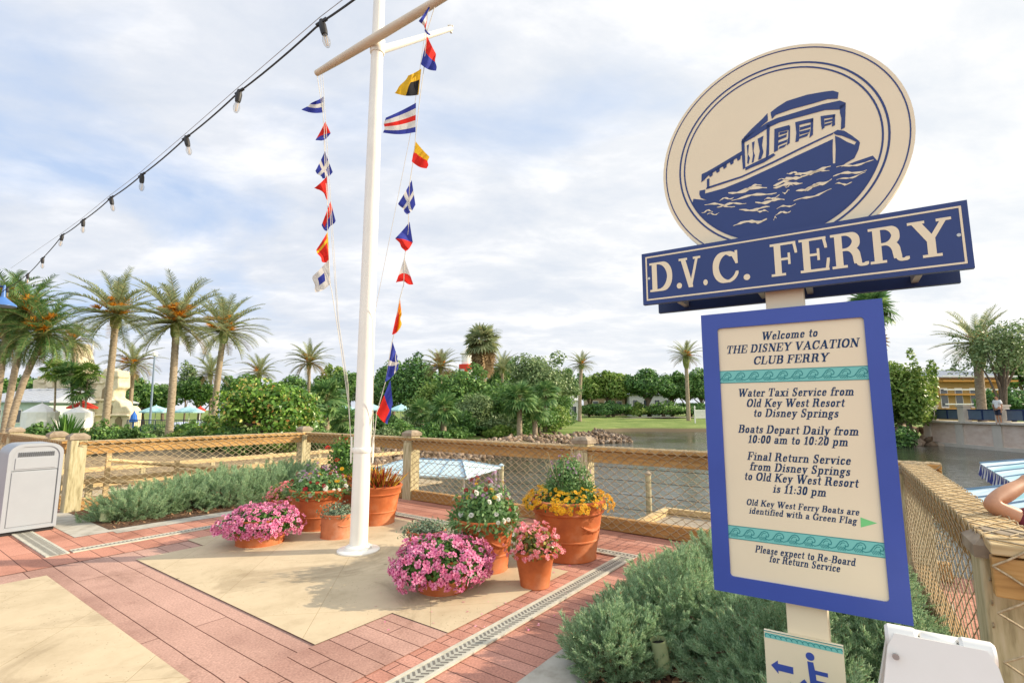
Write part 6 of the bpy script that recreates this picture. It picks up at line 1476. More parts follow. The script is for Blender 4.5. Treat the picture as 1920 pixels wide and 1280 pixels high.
for a in (('dense dark green tree directly behind the lowest mast flags', 764, 640, 790, 58, 58, 'dark', 9000, .34, 201), ('rounded dark-topped tree below the fan palm, centre of the shore clump', 872, 674, 815, 72, 42, 'mid', 9500, .24, 202), ('big airy grey-green tree right of the fan palm', 1005, 640, 800, 80, 54, 'olive', 10500, .30, 203), ('mid-green tree in front of the airy one, over the rocks', 945, 692, 815, 56, 40, 'mid', 6500, .22, 204),
          ('greyish shrub-like tree in the middle of the shore clump', 890, 728, 818, 50, 38.5, 'olive', 4500, .17, 205), ('yellow-green tree left side of the shore clump', 806, 700, 805, 44, 44, 'light', 4500, .22, 206),
          ('far tree with a light sunlit top beyond the lawn', 1140, 690, 780, 50, 86, 'light', 7000, .5, 207), ('far dark tree behind the lawn, left of the white house', 1105, 700, 780, 34, 92, 'dark', 5000, .5, 208), ('tall far dark tree over the white house beyond the lawn', 1218, 690, 780, 52, 84, 'dark', 8500, .5, 209), ('far green tree right of the white house', 1262, 698, 780, 36, 88, 'mid', 5500, .5, 210), ('far tree hidden partly by the sign frame, beyond the lawn', 1318, 694, 780, 40, 86, 'mid', 6000, .5, 211),
          ('thick tree with yellow-green top right of the sign, over the water', 1708, 642, 832, 58, 37, 'light', 9000, .26, 212), ('dark lower tree behind the yellow-topped tree right of the sign', 1668, 700, 835, 48, 39, 'dark', 7000, .26, 213), ('dark clipped tree behind the promenade at the right edge', 1900, 715, 775, 52, 44, 'dark', 6000, .3, 214),
          ('dark background tree left of the third tall palm', 372, 705, 790, 46, 62, 'mid', 5000, .36, 215), ('background tree between the two tall left palms', 268, 712, 790, 44, 60, 'mid', 5000, .36, 216), ('background tree immediately left of the mast', 652, 690, 770, 44, 68, 'mid', 5500, .4, 217), ('background tree immediately right of the mast', 702, 712, 780, 40, 62, 'olive', 5000, .36, 218), ('background tree behind the lone round-headed date palm', 595, 722, 780, 50, 64, 'mid', 5000, .36, 219), ('background tree behind the left-edge palm clump', 60, 690, 790, 60, 52, 'dark', 6000, .34, 220), ('pine-like thin tree behind the bushy date palm', 345, 672, 790, 22, 66, 'olive', 1800, .3, 221)):
    tree('broadleaf_tree', a[0], 'tree', *a[1:6], a[6], a[7], a[8], a[9], GT)
for i, (px, top, hw, Y, m_, lab) in enumerate(((20, 705, 46, 74, 'mid', 'background tree at the extreme left edge behind the pavilion'), (118, 716, 40, 78, 'olive', 'background tree behind the sand castle, low and grey-green'), (232, 700, 34, 76, 'dark', 'background tree in the gap right of the sand castle tower'), (305, 718, 40, 78, 'olive', 'low grey-green background tree right behind the bushy date palm'), (452, 700, 44, 74, 'mid', 'background tree showing above the left half of the sea grape bush'), (540, 705, 44, 76, 'mid', 'background tree between the sea grape bush and the lone round palm'), (625, 682, 34, 80, 'light', 'pale background tree just left of the mast halyards'), (735, 672, 46, 78, 'mid', 'background tree behind the blue and white low flag'), (828, 684, 46, 66, 'dark', 'background tree left below the lighthouse'), (945, 672, 44, 70, 'mid', 'background tree right behind the fan palm skirt'), (1060, 690, 40, 76, 'dark', 'background tree left of the slim date palm'), (1180, 704, 40, 100, 'olive', 'olive tree behind the far light-topped tree'), (1290, 706, 44, 102, 'olive', 'olive tree behind the lawn date palm'), (1350, 690, 60, 95, 'mid', 'far tree behind the sign panel'), (1450, 690, 60, 98, 'dark', 'far tree wholly behind the sign post'), (1780, 690, 50, 70, 'olive', 'grey-green tree behind the yellow building'), (1935, 640, 60, 60, 'mid', 'tree at the extreme right edge behind the wispy one'))):
    tree('broadleaf_tree', lab, 'tree', px, top, 790, hw, Y, m_, 5200, .42, 300 + i, GT)
tree('feathery_tree', 'wispy feathery tree hanging over the right edge', 'tree', 1888, 585, 800, 74, 32, 'olive', 5200, .17, 230, None, nb=26, crown_bottom=735, gap=.1)
tree('sea_grape_bush', 'large rounded sea grape bush with big yellow-green leaves behind the left fence', 'bush', 492, 692, 822, 98, 24, 'grape', 11000, .19, 231, None, nb=34, crown_bottom=822, flat_=.8)
GS = 'shrubs beyond the fence'
for a in (('leafy dark bush at the far left behind the fence posts', 62, 778, 822, 34, 23, 'mid', 2500, .13, 240), ('rounded glossy bush behind the left fence below the tall palm', 190, 776, 822, 36, 22, 'mid', 2800, .13, 241), ('pale green shrub at the right end of the shore clump above the rocks', 1042, 752, 808, 38, 45, 'light', 3500, .2, 242), ('low green shrub behind the rail left of the sea grape bush', 372, 792, 822, 34, 24, 'mid', 2000, .12, 243), ('low shrub among the fan palms left of the mast', 540, 790, 822, 38, 25, 'dark', 2200, .14, 244), ('dark undergrowth bush under the shore trees', 880, 785, 822, 56, 39, 'dark', 3500, .2, 245), ('bush between loungers and mast flags', 735, 770, 815, 32, 40, 'mid', 2200, .18, 246), ('low hedge-like bush beyond the lawn under the left far trees', 1150, 752, 782, 44, 82, 'dark', 2600, .35, 247), ('low bush beyond the lawn under the right far trees', 1245, 752, 782, 50, 82, 'mid', 2600, .35, 248), ('bush at the waterline under the tree right of the sign', 1690, 790, 838, 40, 35.5, 'dark', 3200, .2, 249), ('bush left of the shore clump behind the rail', 690, 775, 818, 40, 42, 'olive', 2400, .2, 250), ('low leafy bush in front of the pool umbrellas', 290, 790, 818, 46, 40, 'mid', 2400, .18, 251)):
    tree('shrub', a[0], 'shrub', *a[1:6], a[6], a[7], a[8], a[9], GS, trunk=False, nb=10)
for i, (px, top, hw, Y, m_, lab) in enumerate(((240, 790, 30, 24, 'mid', 'low bush right of the glossy bush at the left'), (330, 798, 34, 25, 'light', 'low bush at the foot of the bushy date palm'), (428, 788, 40, 25.5, 'dark', 'dark bush under the left side of the sea grape'), (590, 785, 44, 27, 'olive', 'olive bush under the fan palms left of the mast'), (640, 772, 40, 33, 'light', 'yellow-green bush close left of the mast'), (700, 770, 40, 36, 'mid', 'bush seen between the mast and the lowest flag'), (745, 782, 38, 33, 'mid', 'bush below the right loungers'), (785, 752, 40, 40, 'olive', 'olive bush at the left end of the shore clump'), (835, 735, 46, 41, 'mid', 'tall bush left of the rounded dark-topped tree'), (860, 762, 40, 37, 'dark', 'dark bush low under the rounded dark-topped tree'), (925, 765, 44, 38, 'olive', 'grey bush in the clump above the left rocks'), (965, 772, 40, 39, 'mid', 'mid bush behind the golden fan palm'), (1010, 745, 46, 43, 'mid', 'bush beneath the big airy tree'), (1052, 735, 34, 50, 'mid', 'bush just left of the white hut'), (905, 722, 50, 44, 'olive', 'tall olive shrub in the middle of the clump'), (1105, 756, 30, 84, 'mid', 'far low bush beside the white hut'), (1200, 754, 36, 83, 'light', 'far pale bush before the tan house'), (1295, 752, 40, 83, 'dark', 'far dark bush behind the lawn date palm'), (1340, 764, 40, 83, 'mid', 'far bush behind the sign edge'))):
    tree('shrub', lab, 'shrub', px, top, 822 if Y < 60 else 784, hw, Y, m_, 3000, .15 if Y < 30 else (.2 if Y < 60 else .35), 340 + i, GS, trunk=False, nb=12)
for i, (px, top, hw, Y, m_, lab) in enumerate(((222, 796, 30, 30, 'light', 'low pale bush on the grass below the sand castle tower'), (262, 800, 30, 27, 'mid', 'low bush left of the ringed palm trunk'), (300, 802, 28, 31, 'olive', 'low olive bush close behind the ringed palm trunk'), (352, 786, 34, 32, 'mid', 'bush in front of the loungers'), (398, 776, 34, 29, 'light', 'bright bush touching the left side of the sea grape'), (455, 796, 40, 23, 'mid', 'bush low in front of the sea grape bush'), (530, 796, 40, 23, 'light', 'bright low bush in front of the fan palm bushes'), (598, 798, 36, 24, 'mid', 'low bush directly behind the corner post'), (668, 790, 34, 28, 'dark', 'dark low bush behind the mast'), (715, 792, 34, 27, 'olive', 'olive bush below the lowest flag behind the rail'), (762, 788, 36, 30, 'mid', 'bush behind the middle fence post'), (808, 790, 34, 33, 'dark', 'dark low bush left of the short fan palm'), (850, 795, 36, 35, 'mid', 'low bush right of the short fan palm'), (940, 792, 34, 37, 'light', 'pale low bush above the left end of the rocks'))):
    tree('shrub', lab, 'shrub', px, top, 826, hw, Y, m_, 2600, .13 if Y < 28 else .17, 380 + i, GS, trunk=False, nb=12, flat_=.4)
T = fan_palm('bright green spiky plant with long strap leaves behind the grey bin posts', 122, 795, 22.5, .0001, 1, 90, name='strap_plant', cat='plant', group=None)
for ch in list(T.children): bpy.data.objects.remove(ch)
b = D(122, 815, 22.5); T.location = (b[0], b[1], ground_z(b[0], b[1])); bb = np.array(T.location)
cl = Cloud(); n_ = 130; az = RG.uniform(0, 6.28, n_); el = RG.uniform(.25, 1.4, n_); d = np.c_[np.cos(az) * np.cos(el), np.sin(az) * np.cos(el), np.sin(el)]
cl.add(*BLADE, np.tile(bb + ZX * .2, (n_, 1)), dirframes(d, ZX + RG.normal(size=(n_, 3)) * .2), np.stack([RG.uniform(.7, 1.3, n_), np.full(n_, .9), np.full(n_, 1.6)], 1)[:, None, :], 0); cl.build('strap_leaves', LM['green'], T)
# ================================================================ far structures
# cream sand castle behind the palms
def castle():
    Y = 47; c = D(170, 790, Y); T = thing('sand_castle', 'huge cream sand castle wall with stepped tower behind the slender palms', 'sand castle', (c[0], c[1], 0))
    m_ = m_noise('cream_sandstone', (0.52, 0.44, 0.29), (0.63, 0.55, 0.39), 1.6, 0.9, 0.8, c3=(0.70, 0.63, 0.47), dist=0.15)
    P2 = lambda px, py: (D(px, py, Y)[0], D(px, py, Y)[2])
    def block(pts, y0, y1, name):
        mb = MB(); mb.prism([P2(*p) for p in pts], (0, 0, 0), np.array([1., 0, 0]), ZX, np.array([0, 1., 0]), Y + y0, Y + y1); bm_o = mb.build(name, m_, T)
        bv = bm_o.modifiers.new('soft', 'BEVEL'); bv.width = .15; bv.segments = 3; return bm_o
    block([(60, 830), (60, 712), (78, 708), (92, 718), (112, 700), (126, 690), (132, 655), (138, 640), (146, 675), (158, 700), (176, 712), (188, 700), (204, 694), (206, 830)], 0, 2, 'main_wall')
    block([(182, 830), (182, 745), (190, 722), (196, 712), (206, 706), (206, 698), (214, 698), (214, 706), (222, 706), (222, 700), (232, 700), (232, 726), (224, 732), (222, 745), (234, 752), (238, 762), (246, 760), (254, 770), (253, 784), (250, 830)], -.6, .9, 'tower')
    for i, (px, pw_, py, d0) in enumerate(((80, 7, 705, 0), (96, 7, 714, 0), (112, 8, 696, 0), (165, 7, 702, 0), (178, 7, 706, 0), (202, 6, 690, .2), (209, 5, 693, -.5), (219, 5, 701, -.5), (229, 5, 695, -.5))):
        block([(px - pw_, py + 14), (px - pw_, py), (px + pw_, py), (px + pw_, py + 14)], d0 - .25, d0 + 1.2, 'battlement')
    for i, (xa, xb, py, d0) in enumerate(((60, 118, 735, -.3), (118, 186, 728, -.3), (182, 224, 748, -.85), (186, 206, 716, -.8), (182, 252, 776, -.85))):
        block([(xa, py + 4), (xa, py), (xb, py), (xb, py + 4)], d0, d0 + .6, 'ledge')
    slit = m_plain('shadowed_opening', (.22, .17, .10), .9)
    for px, py, d0 in ((92, 760, -.06), (128, 752, -.06), (160, 735, -.06), (208, 735, -.66), (214, 765, -.66), (232, 790, -.66)):
        mb = MB(); c_ = P2(px, py); mb.prism([(c_[0] - .3, c_[1] - .9), (c_[0] + .3, c_[1] - .9), (c_[0] + .3, c_[1] + .2), (c_[0], c_[1] + .55), (c_[0] - .3, c_[1] + .2)], (0, 0, 0), np.array([1., 0, 0]), ZX, np.array([0, 1., 0]), Y + d0, Y + d0 + .1); mb.build('arrow_slit', slit, T)
    block([(150, 830), (152, 762), (168, 752), (184, 765), (190, 830)], -1.6, -.1, 'buttress')
castle()
def canopy(name, label, cat, px, row_top, row_edge, wpx, Y, mat, group, pole_mat='white', n=8, base_row=808, val=.12, name2='canopy'):
    top = D(px, row_top, Y); ez = D(px, row_edge, Y)[2]; r = wpx / 2 / F_PX * Y; gz = ground_z(top[0], Y)
    T = thing(name, label, cat, (top[0], Y, gz), group)
    mb = MB(); mb.lathe([(r, ez - val - top[2]), (r * 1.005, ez - top[2]), (r * .5, (ez - top[2]) * .42), (.05, 0), (.02, .10)], top, n); mb.build(name2, mat, T)
    mb = MB(); mb.tube([(top[0], Y, gz), (top[0], Y, top[2])], .04, 8); mb.build('pole', M[pole_mat], T, smooth=True); return T
gu = 'pale teal umbrellas by the pool'
for i, (px, rt_, re_, w, lab) in enumerate(((293, 760, 771, 52, 'pale teal pool umbrella between the two tall left palms'), (356, 761, 771, 50, 'pale teal pool umbrella left of the sea grape bush'), (648, 759, 768, 46, 'pale teal pool umbrella directly left of the mast'), (700, 758, 767, 44, 'pale teal pool umbrella close behind the mast on its right'), (752, 758, 768, 48, 'pale teal pool umbrella right of the red and blue flag'))): canopy('pool_umbrella', lab, 'umbrella', px, rt_, re_, w, 46 + i * .7, M['umb'], gu)
canopy('beach_canopy', 'red arched canopy in front of the sand castle', 'canopy', 156, 751, 763, 46, 39, M['redcan'], None, n=16)
canopy('white_tent', 'round white tent below the red canopy', 'tent', 149, 762, 773, 46, 37.5, M['whitecan'], 'white tents by the sand castle', n=12, val=1.1)
canopy('white_tent', 'white tent left of the slender palms', 'tent', 79, 756, 772, 54, 38, M['whitecan'], 'white tents by the sand castle', n=12, val=1.2)
canopy('red_umbrella', 'small red umbrella edge beside the sea grape bush', 'umbrella', 376, 762, 768, 18, 52, M['redcan'], None)
p = D(252, 772, 44); gz = ground_z(p[0], 44); T = thing('closed_umbrella', 'closed bright blue umbrella at the right foot of the sand castle', 'umbrella', (p[0], 44, gz))
mb = MB(); mb.lathe([(.05, gz), (.05, gz + .7), (.30, gz + .75), (.22, gz + 1.3), (.10, p[2] - .1), (.02, p[2] + .1)], (p[0], 44, 0), 10, wob=lambda th, z: .12 * math.sin(th * 5)); mb.build('furled_canopy', m_plain('bright_blue_canvas', (.03, .15, .55), .7), T)
# loungers
def lounger(px, row, Y, label, src=[None]):
    p = D(px, row, Y); gz = ground_z(p[0], Y)
    if src[0] is None:
        T = thing('sun_lounger', label, 'sun lounger', (0, 0, 0), 'blue and white loungers by the pool')
        mb = MB(); mb.box((0, 0, .32), (1.2, .62, .06)); b0_ = mb.build('seat', m_plain('blue_white_sling', (.42, .48, .62), .7), T)
        mb = MB(); a = .8; ax = np.array([math.cos(a), 0, math.sin(a)]); mb.box(np.array([.6, 0, .34]) + ax * .38, (.76, .62, .06), (ax, np.array([0, 1., 0]), np.cross(ax, np.array([0, 1., 0])))); mb.build('backrest', bpy.data.materials['blue_white_sling'], T)
        for sx in (-.5, .5):
            for sy in (-.27, .27): mb = MB(); mb.tube([(sx, sy, 0), (sx, sy, .3)], .025, 6); mb.build('leg', M['white'], T)
        src[0] = T
    else:
        T = src[0].copy(); COL.objects.link(T)
        for ch in src[0].children: k = ch.copy(); COL.objects.link(k); k.parent = T
        T['label'] = label
    T.location = (p[0], Y, gz); T.rotation_euler = (0, 0, RG.uniform(-.3, .3) + (2.2 if px < 500 else .6))
for i, (px, Y, lab) in enumerate(((318, 39, 'lounger nearest the bushy palm trunk, on its left'), (335, 41, 'first lounger right of the bushy palm trunk'), (349, 40, 'second lounger right of the bushy palm trunk'), (364, 41, 'third lounger right of the bushy palm trunk'), (380, 40, 'lounger closest to the sea grape bush'), (748, 41, 'left lounger behind the lowest mast flag'), (763, 42, 'middle lounger right of the lowest mast flag'), (778, 41, 'right lounger right of the lowest mast flag'))): lounger(px, 800, Y, 'blue and white sun ' + lab)
# pavilion with metal roof at the left edge
def house(name, label, cat, x0, x1, Y, ridge, eave, ground_row, depth, wall, roof, nwin=3, storey_rows=None, over=.5, hip=1.5, seams=True, rails=None):
    a = D(x0, eave, Y); b = D(x1, eave, Y); rz = D(x0, ridge, Y)[2]; gz = min(ground_z(a[0], Y), ground_z(b[0], Y)) - .2; ez = a[2]
    T = thing(name, label, cat, ((a[0] + b[0]) / 2, Y, gz)); xl, xr_ = a[0], b[0]; w = xr_ - xl
    mb = MB(); mb.box(((xl + xr_) / 2, Y + depth / 2, (gz + ez) / 2), (w, depth, ez - gz)); mb.build('wall', wall, T)
    l, r_, f, k = xl - over, xr_ + over, Y - over, Y + depth + over; my = Y + depth / 2
    v = [(l, f, ez), (r_, f, ez), (r_, k, ez), (l, k, ez), (l + hip, my, rz), (r_ - hip, my, rz)]; v += [(q[0], q[1], ez - .12) for q in v[:4]]
    mb = MB(); mb.add(v, [(0, 1, 5, 4), (1, 2, 5), (2, 3, 4, 5), (3, 0, 4), (6, 7, 1, 0), (7, 8, 2, 1), (8, 9, 3, 2), (9, 6, 0, 3), (9, 8, 7, 6)])
    rf = mb.build('roof', roof, T)
    if seams:
        mb = MB(); n = int(w / .6)
        for i in range(1, n):
            x = l + (r_ - l) * i / n; t = 1.0 if l + hip < x < r_ - hip else min((x - l), (r_ - x)) / hip
            mb.tube([(x, f, ez + .02), (x, f + (my - f) * t, ez + (rz - ez) * t + .02)], .025, 4)
        mb.build('seam', roof, rf)
    for i in range(nwin):
        x = xl + w * (i + .5) / nwin; z = gz + (ez - gz) * .55; s_ = min(w / nwin * .5, 1.4)
        mb = MB(); mb.box((x, Y - .02, z), (s_, .08, (ez - gz) * .42)); wn = mb.build('window', M['white'], T)
        mb = MB(); mb.box((x, Y - .05, z), (s_ * .84, .06, (ez - gz) * .36)); mb.build('pane', M['winglass'], wn)
    return T, (xl, xr_, gz, ez)
M['winglass'] = m_plain('dark_window_glass', (.05, .065, .075), .08, .6)
M['roofmetal'] = m_plain('grey_metal_roof', (.42, .45, .50), .45, .5, .2)
M['mint'] = m_plain('pale_mint_boards', (.50, .62, .56), .7); M['yellowwall'] = m_plain('yellow_boards', (.42, .29, .095), .7); M['whitewall'] = m_plain('white_boards', (.62, .62, .60), .7)
house('pavilion', 'low pavilion with a grey seamed metal roof and pale mint walls at the left edge', 'building', -60, 92, 42, 724, 752, 800, 9, M['mint'], M['roofmetal'], 4)
T, (xl, xr_, gz, ez) = house('yellow_building', 'yellow two-storey building with grey roof and orange balcony rails behind the promenade', 'building', 1752, 1890, 54, 690, 706, 775, 8, M['yellowwall'], M['roofmetal'], 5)
for z_ in (.32, .62, .9):
    mb = MB(); mb.box(((xl + xr_) / 2, 53.4, gz + (ez - gz) * z_), (xr_ - xl, .9, .16)); mb.build('balcony_slab', m_plain('orange_trim', (.55, .26, .05), .6) if z_ == .32 else bpy.data.materials['orange_trim'], T)
    mb = MB(); mb.box(((xl + xr_) / 2, 53.0, gz + (ez - gz) * z_ + .5), (xr_ - xl, .06, .12)); mb.build('balcony_rail', M['white'], T)
house('white_house', 'white house with dark windows showing between the far tree trunks', 'house', 1180, 1262, 97, 722, 738, 780, 8, M['whitewall'], M['roofmetal'], 4)
house('tan_house', 'tan house with a brown front behind the light-topped far tree', 'house', 1105, 1172, 99, 722, 742, 780, 8, m_plain('tan_boards', (.40, .29, .18), .7), M['roofmetal'], 3)
house('white_hut', 'small white gabled hut beside the slim date palm at the lawn end', 'hut', 1066, 1086, 72, 741, 750, 785, 3, M['whitewall'], M['whitewall'], 1, hip=.01, over=.2, seams=False)
# white notice board beyond the lawn
p = D(1309, 768, 66); gz = ground_z(p[0], 66); T = thing('white_board', 'white slatted board between two posts on the lawn at the sign edge', 'board', (p[0], 66, gz))
mb = MB(); [mb.box((p[0] + .3, 66, gz + .7 + i * .16), (1.3, .05, .14)) for i in range(7)]; mb.build('board', M['white'], T)
for s_ in (-.45, 1.0): mb = MB(); mb.box((p[0] + s_, 66, gz + 1.0), (.14, .14, 2.0)); mb.lathe([(.09, 0), (.11, .1), (.01, .22)], (p[0] + s_, 66, gz + 2.0), 10); mb.build('post', M['white'], T)
# lighthouse
p = D(875, 690, 70); gz = ground_z(p[0], 70); T = thing('lighthouse', 'white lighthouse with a red gallery poking up behind the trees', 'lighthouse', (p[0], 70, gz))
zg = D(875, 688, 70)[2]; zt = D(875, 655, 70)[2]
mb = MB(); mb.lathe([(1.5, gz), (.95, zg - .3)], (p[0], 70, 0), 24); mb.build('tower', M['white'], T, smooth=True)
mb = MB(); mb.lathe([(.95, zg - .3), (1.08, zg - .3), (1.08, zg + .35), (.95, zg + .35)], (p[0], 70, 0), 24); mb.build('gallery', M['redcan'], T, smooth=True)
mb = MB(); mb.box((p[0] + .05, 69.0, zg - 1.3), (.5, .25, 1.9)); mb.build('door_stripe', M['redcan'], T)
mb = MB(); mb.lathe([(.72, zg + .35), (.72, zt - .7), (1.0, zt - .65), (.9, zt - .4), (.1, zt + .2), (.04, zt + .7)], (p[0], 70, 0), 20); mb.build('lantern_room', M['white'], T, smooth=True)
# lamp posts and a white pole
for i, (bx, by, tx_, ty, Y, lab) in enumerate(((283, 775, 290, 668, 41, 'tall bluish light pole between the two tall left palms'), (412, 765, 414, 640, 43, 'tall bluish light pole beside the third tall palm'))):
    b = D(bx, by, Y); t = D(tx_, ty, Y); gz = ground_z(b[0], Y); T = thing('light_pole', lab, 'light pole', (b[0], Y, gz), 'light poles by the pool')
    mb = MB(); mb.tube([(b[0], Y, gz), t], [.09, .06], 8); mb.build('pole', m_plain('blue_grey_pole', (.18, .24, .32), .5) if i == 0 else bpy.data.materials['blue_grey_pole'], T, smooth=True)
    mb = MB(); mb.lathe([(.05, 0), (.2, .05), (.2, .3), (.05, .4)], t, 10); mb.build('lamp_head', M['white'], T)
b = D(171, 690, 55); t = D(175, 642, 55); gz = ground_z(b[0], 55); T = thing('white_pole', 'thin white pole rising behind the sand castle', 'pole', (b[0], 55, gz)); mb = MB(); mb.tube([(b[0], 55, gz), t], [.10, .07], 8); mb.build('shaft', M['white'], T, smooth=True)
mb = MB(); mb.lathe([(.07, 0), (.11, .05), (.01, .16)], t, 8); mb.build('finial', M['white'], T)
# low pool fence
T = thing('pool_fence', 'low dark metal pool fence between the sand castle and the bushy palm', 'fence', (D(270, 800, 37)[0], 37, 0))
a = D(238, 795, 37); b = D(420, 795, 37); mb = MB(); z0 = ground_z(a[0], 37)
for z_ in (.15, 1.1): mb.tube([(a[0], 37, z0 + z_), (b[0], 37, z0 + z_)], .025, 6)
mb.build('rail', M['darknavy'], T); mb = MB()
for i in range(56): mb.tube([(a[0] + (b[0] - a[0]) * i / 55, 37, z0), (a[0] + (b[0] - a[0]) * i / 55, 37, z0 + 1.1)], .012 if i % 8 else .035, 4)
mb.build('picket', M['darknavy'], T)
# ---------------------------------------------------------------- promenade wall on the right
T = thing('promenade_wall', 'pinkish stone quay wall with blue-grey railing panels at the right edge', 'wall', (30.2, 28, -1))
M['quay'] = m_noise('pinkish_stone_blocks', (.56, .42, .33), (.66, .52, .42), 1.6, .9, .4, (1, 1, 2.2), c3=(.72, .60, .50), dist=.03)
M['quaycap'] = m_plain('pale_wall_coping', (.56, .50, .42), .8)
mb = MB(); mb.box((31.0, 27, -.55), (1.6, 21, 2.3)); mb.build('stone_face', M['quay'], T)
mb = MB(); mb.box((30.9, 27, .66), (1.9, 21, .12)); mb.box((30.17, 27, -.95), (.16, 21, .35)); mb.build('coping', M['quaycap'], T)
mb = MB(); mb.box((45, 27, .54), (27, 21, .12)); mb.build('walkway', M['quaycap'], T)
for i in range(8):
    y = 37.3 - i * 2.68
    mb = MB(); mb.box((30.6, y, 1.22), (.5, .5, 1.0)); mb.box((30.6, y, 1.76), (.62, .62, .10)); mb.box((30.17, y, -.2), (.12, .6, 1.55)); mb.build('pier', M['quaycap'], T)
    if i < 7:
        mb = MB(); mb.box((30.6, y - 1.34, 1.5), (.1, 2.1, .06)); mb.box((30.6, y - 1.34, .86), (.1, 2.1, .05)); mb.box((30.6, y - 1.34, 1.18), (.10, .08, .6)); mb.build('railing_frame', M['darknavy'], T)
        mb = MB(); mb.box((30.6, y - 1.34, 1.18), (.02, 2.1, .58)); mb.build('railing_panel', m_plain('blue_grey_panel', (.10, .14, .20), .3) if i == 0 else bpy.data.materials['blue_grey_panel'], T)
# ---------------------------------------------------------------- rental boats with canvas tops
def stripes(name, c1, c2, n_, axis, rough=.75):
    m, t, b = new_mat(name); tcn = N(t, 'ShaderNodeTexCoord'); sp = N(t, 'ShaderNodeSeparateXYZ'); mpn = N(t, 'ShaderNodeMapping'); mpn.inputs['Rotation'].default_value = (0, 0, -GRID_ROT); L(t, tcn.outputs['Object'], mpn.inputs[0]); L(t, mpn.outputs[0], sp.inputs[0])
    f = math_n(t, 'GREATER_THAN', math_n(t, 'FRACT', math_n(t, 'MULTIPLY', sp.outputs[axis], n_)), .5); L(t, mixc(t, f, c1, c2), b.inputs['Base Color']); b.inputs['Roughness'].default_value = rough; return m
M['valance'] = stripes('striped_valance', (.03, .04, .20, 1), (.66, .63, .58, 1), 5.0, 0)
def m_canvas(name):
    m, t, b = new_mat(name); tcn = N(t, 'ShaderNodeTexCoord'); mpn = N(t, 'ShaderNodeMapping'); mpn.inputs['Rotation'].default_value = (0, 0, -GRID_ROT); mpn.inputs['Scale'].default_value = (.3, 1.7, 1); L(t, tcn.outputs['Object'], mpn.inputs[0])
    nz = N(t, 'ShaderNodeTexNoise', i_Scale=1.6, i_Detail=2.0); L(t, mpn.outputs[0], nz.inputs[0])
    L(t, ramp(t, nz.outputs[0], [(.34, (.28, .54, .58)), (.45, (.52, .70, .74)), (.55, (.68, .75, .77)), (.68, (.46, .62, .74))]), b.inputs['Base Color']); b.inputs['Roughness'].default_value = .7; return m
M['canvas'] = m_canvas('streaked_teal_canvas')
M['seam'] = m_plain('grey_blue_seam', (.20, .30, .40), .7)
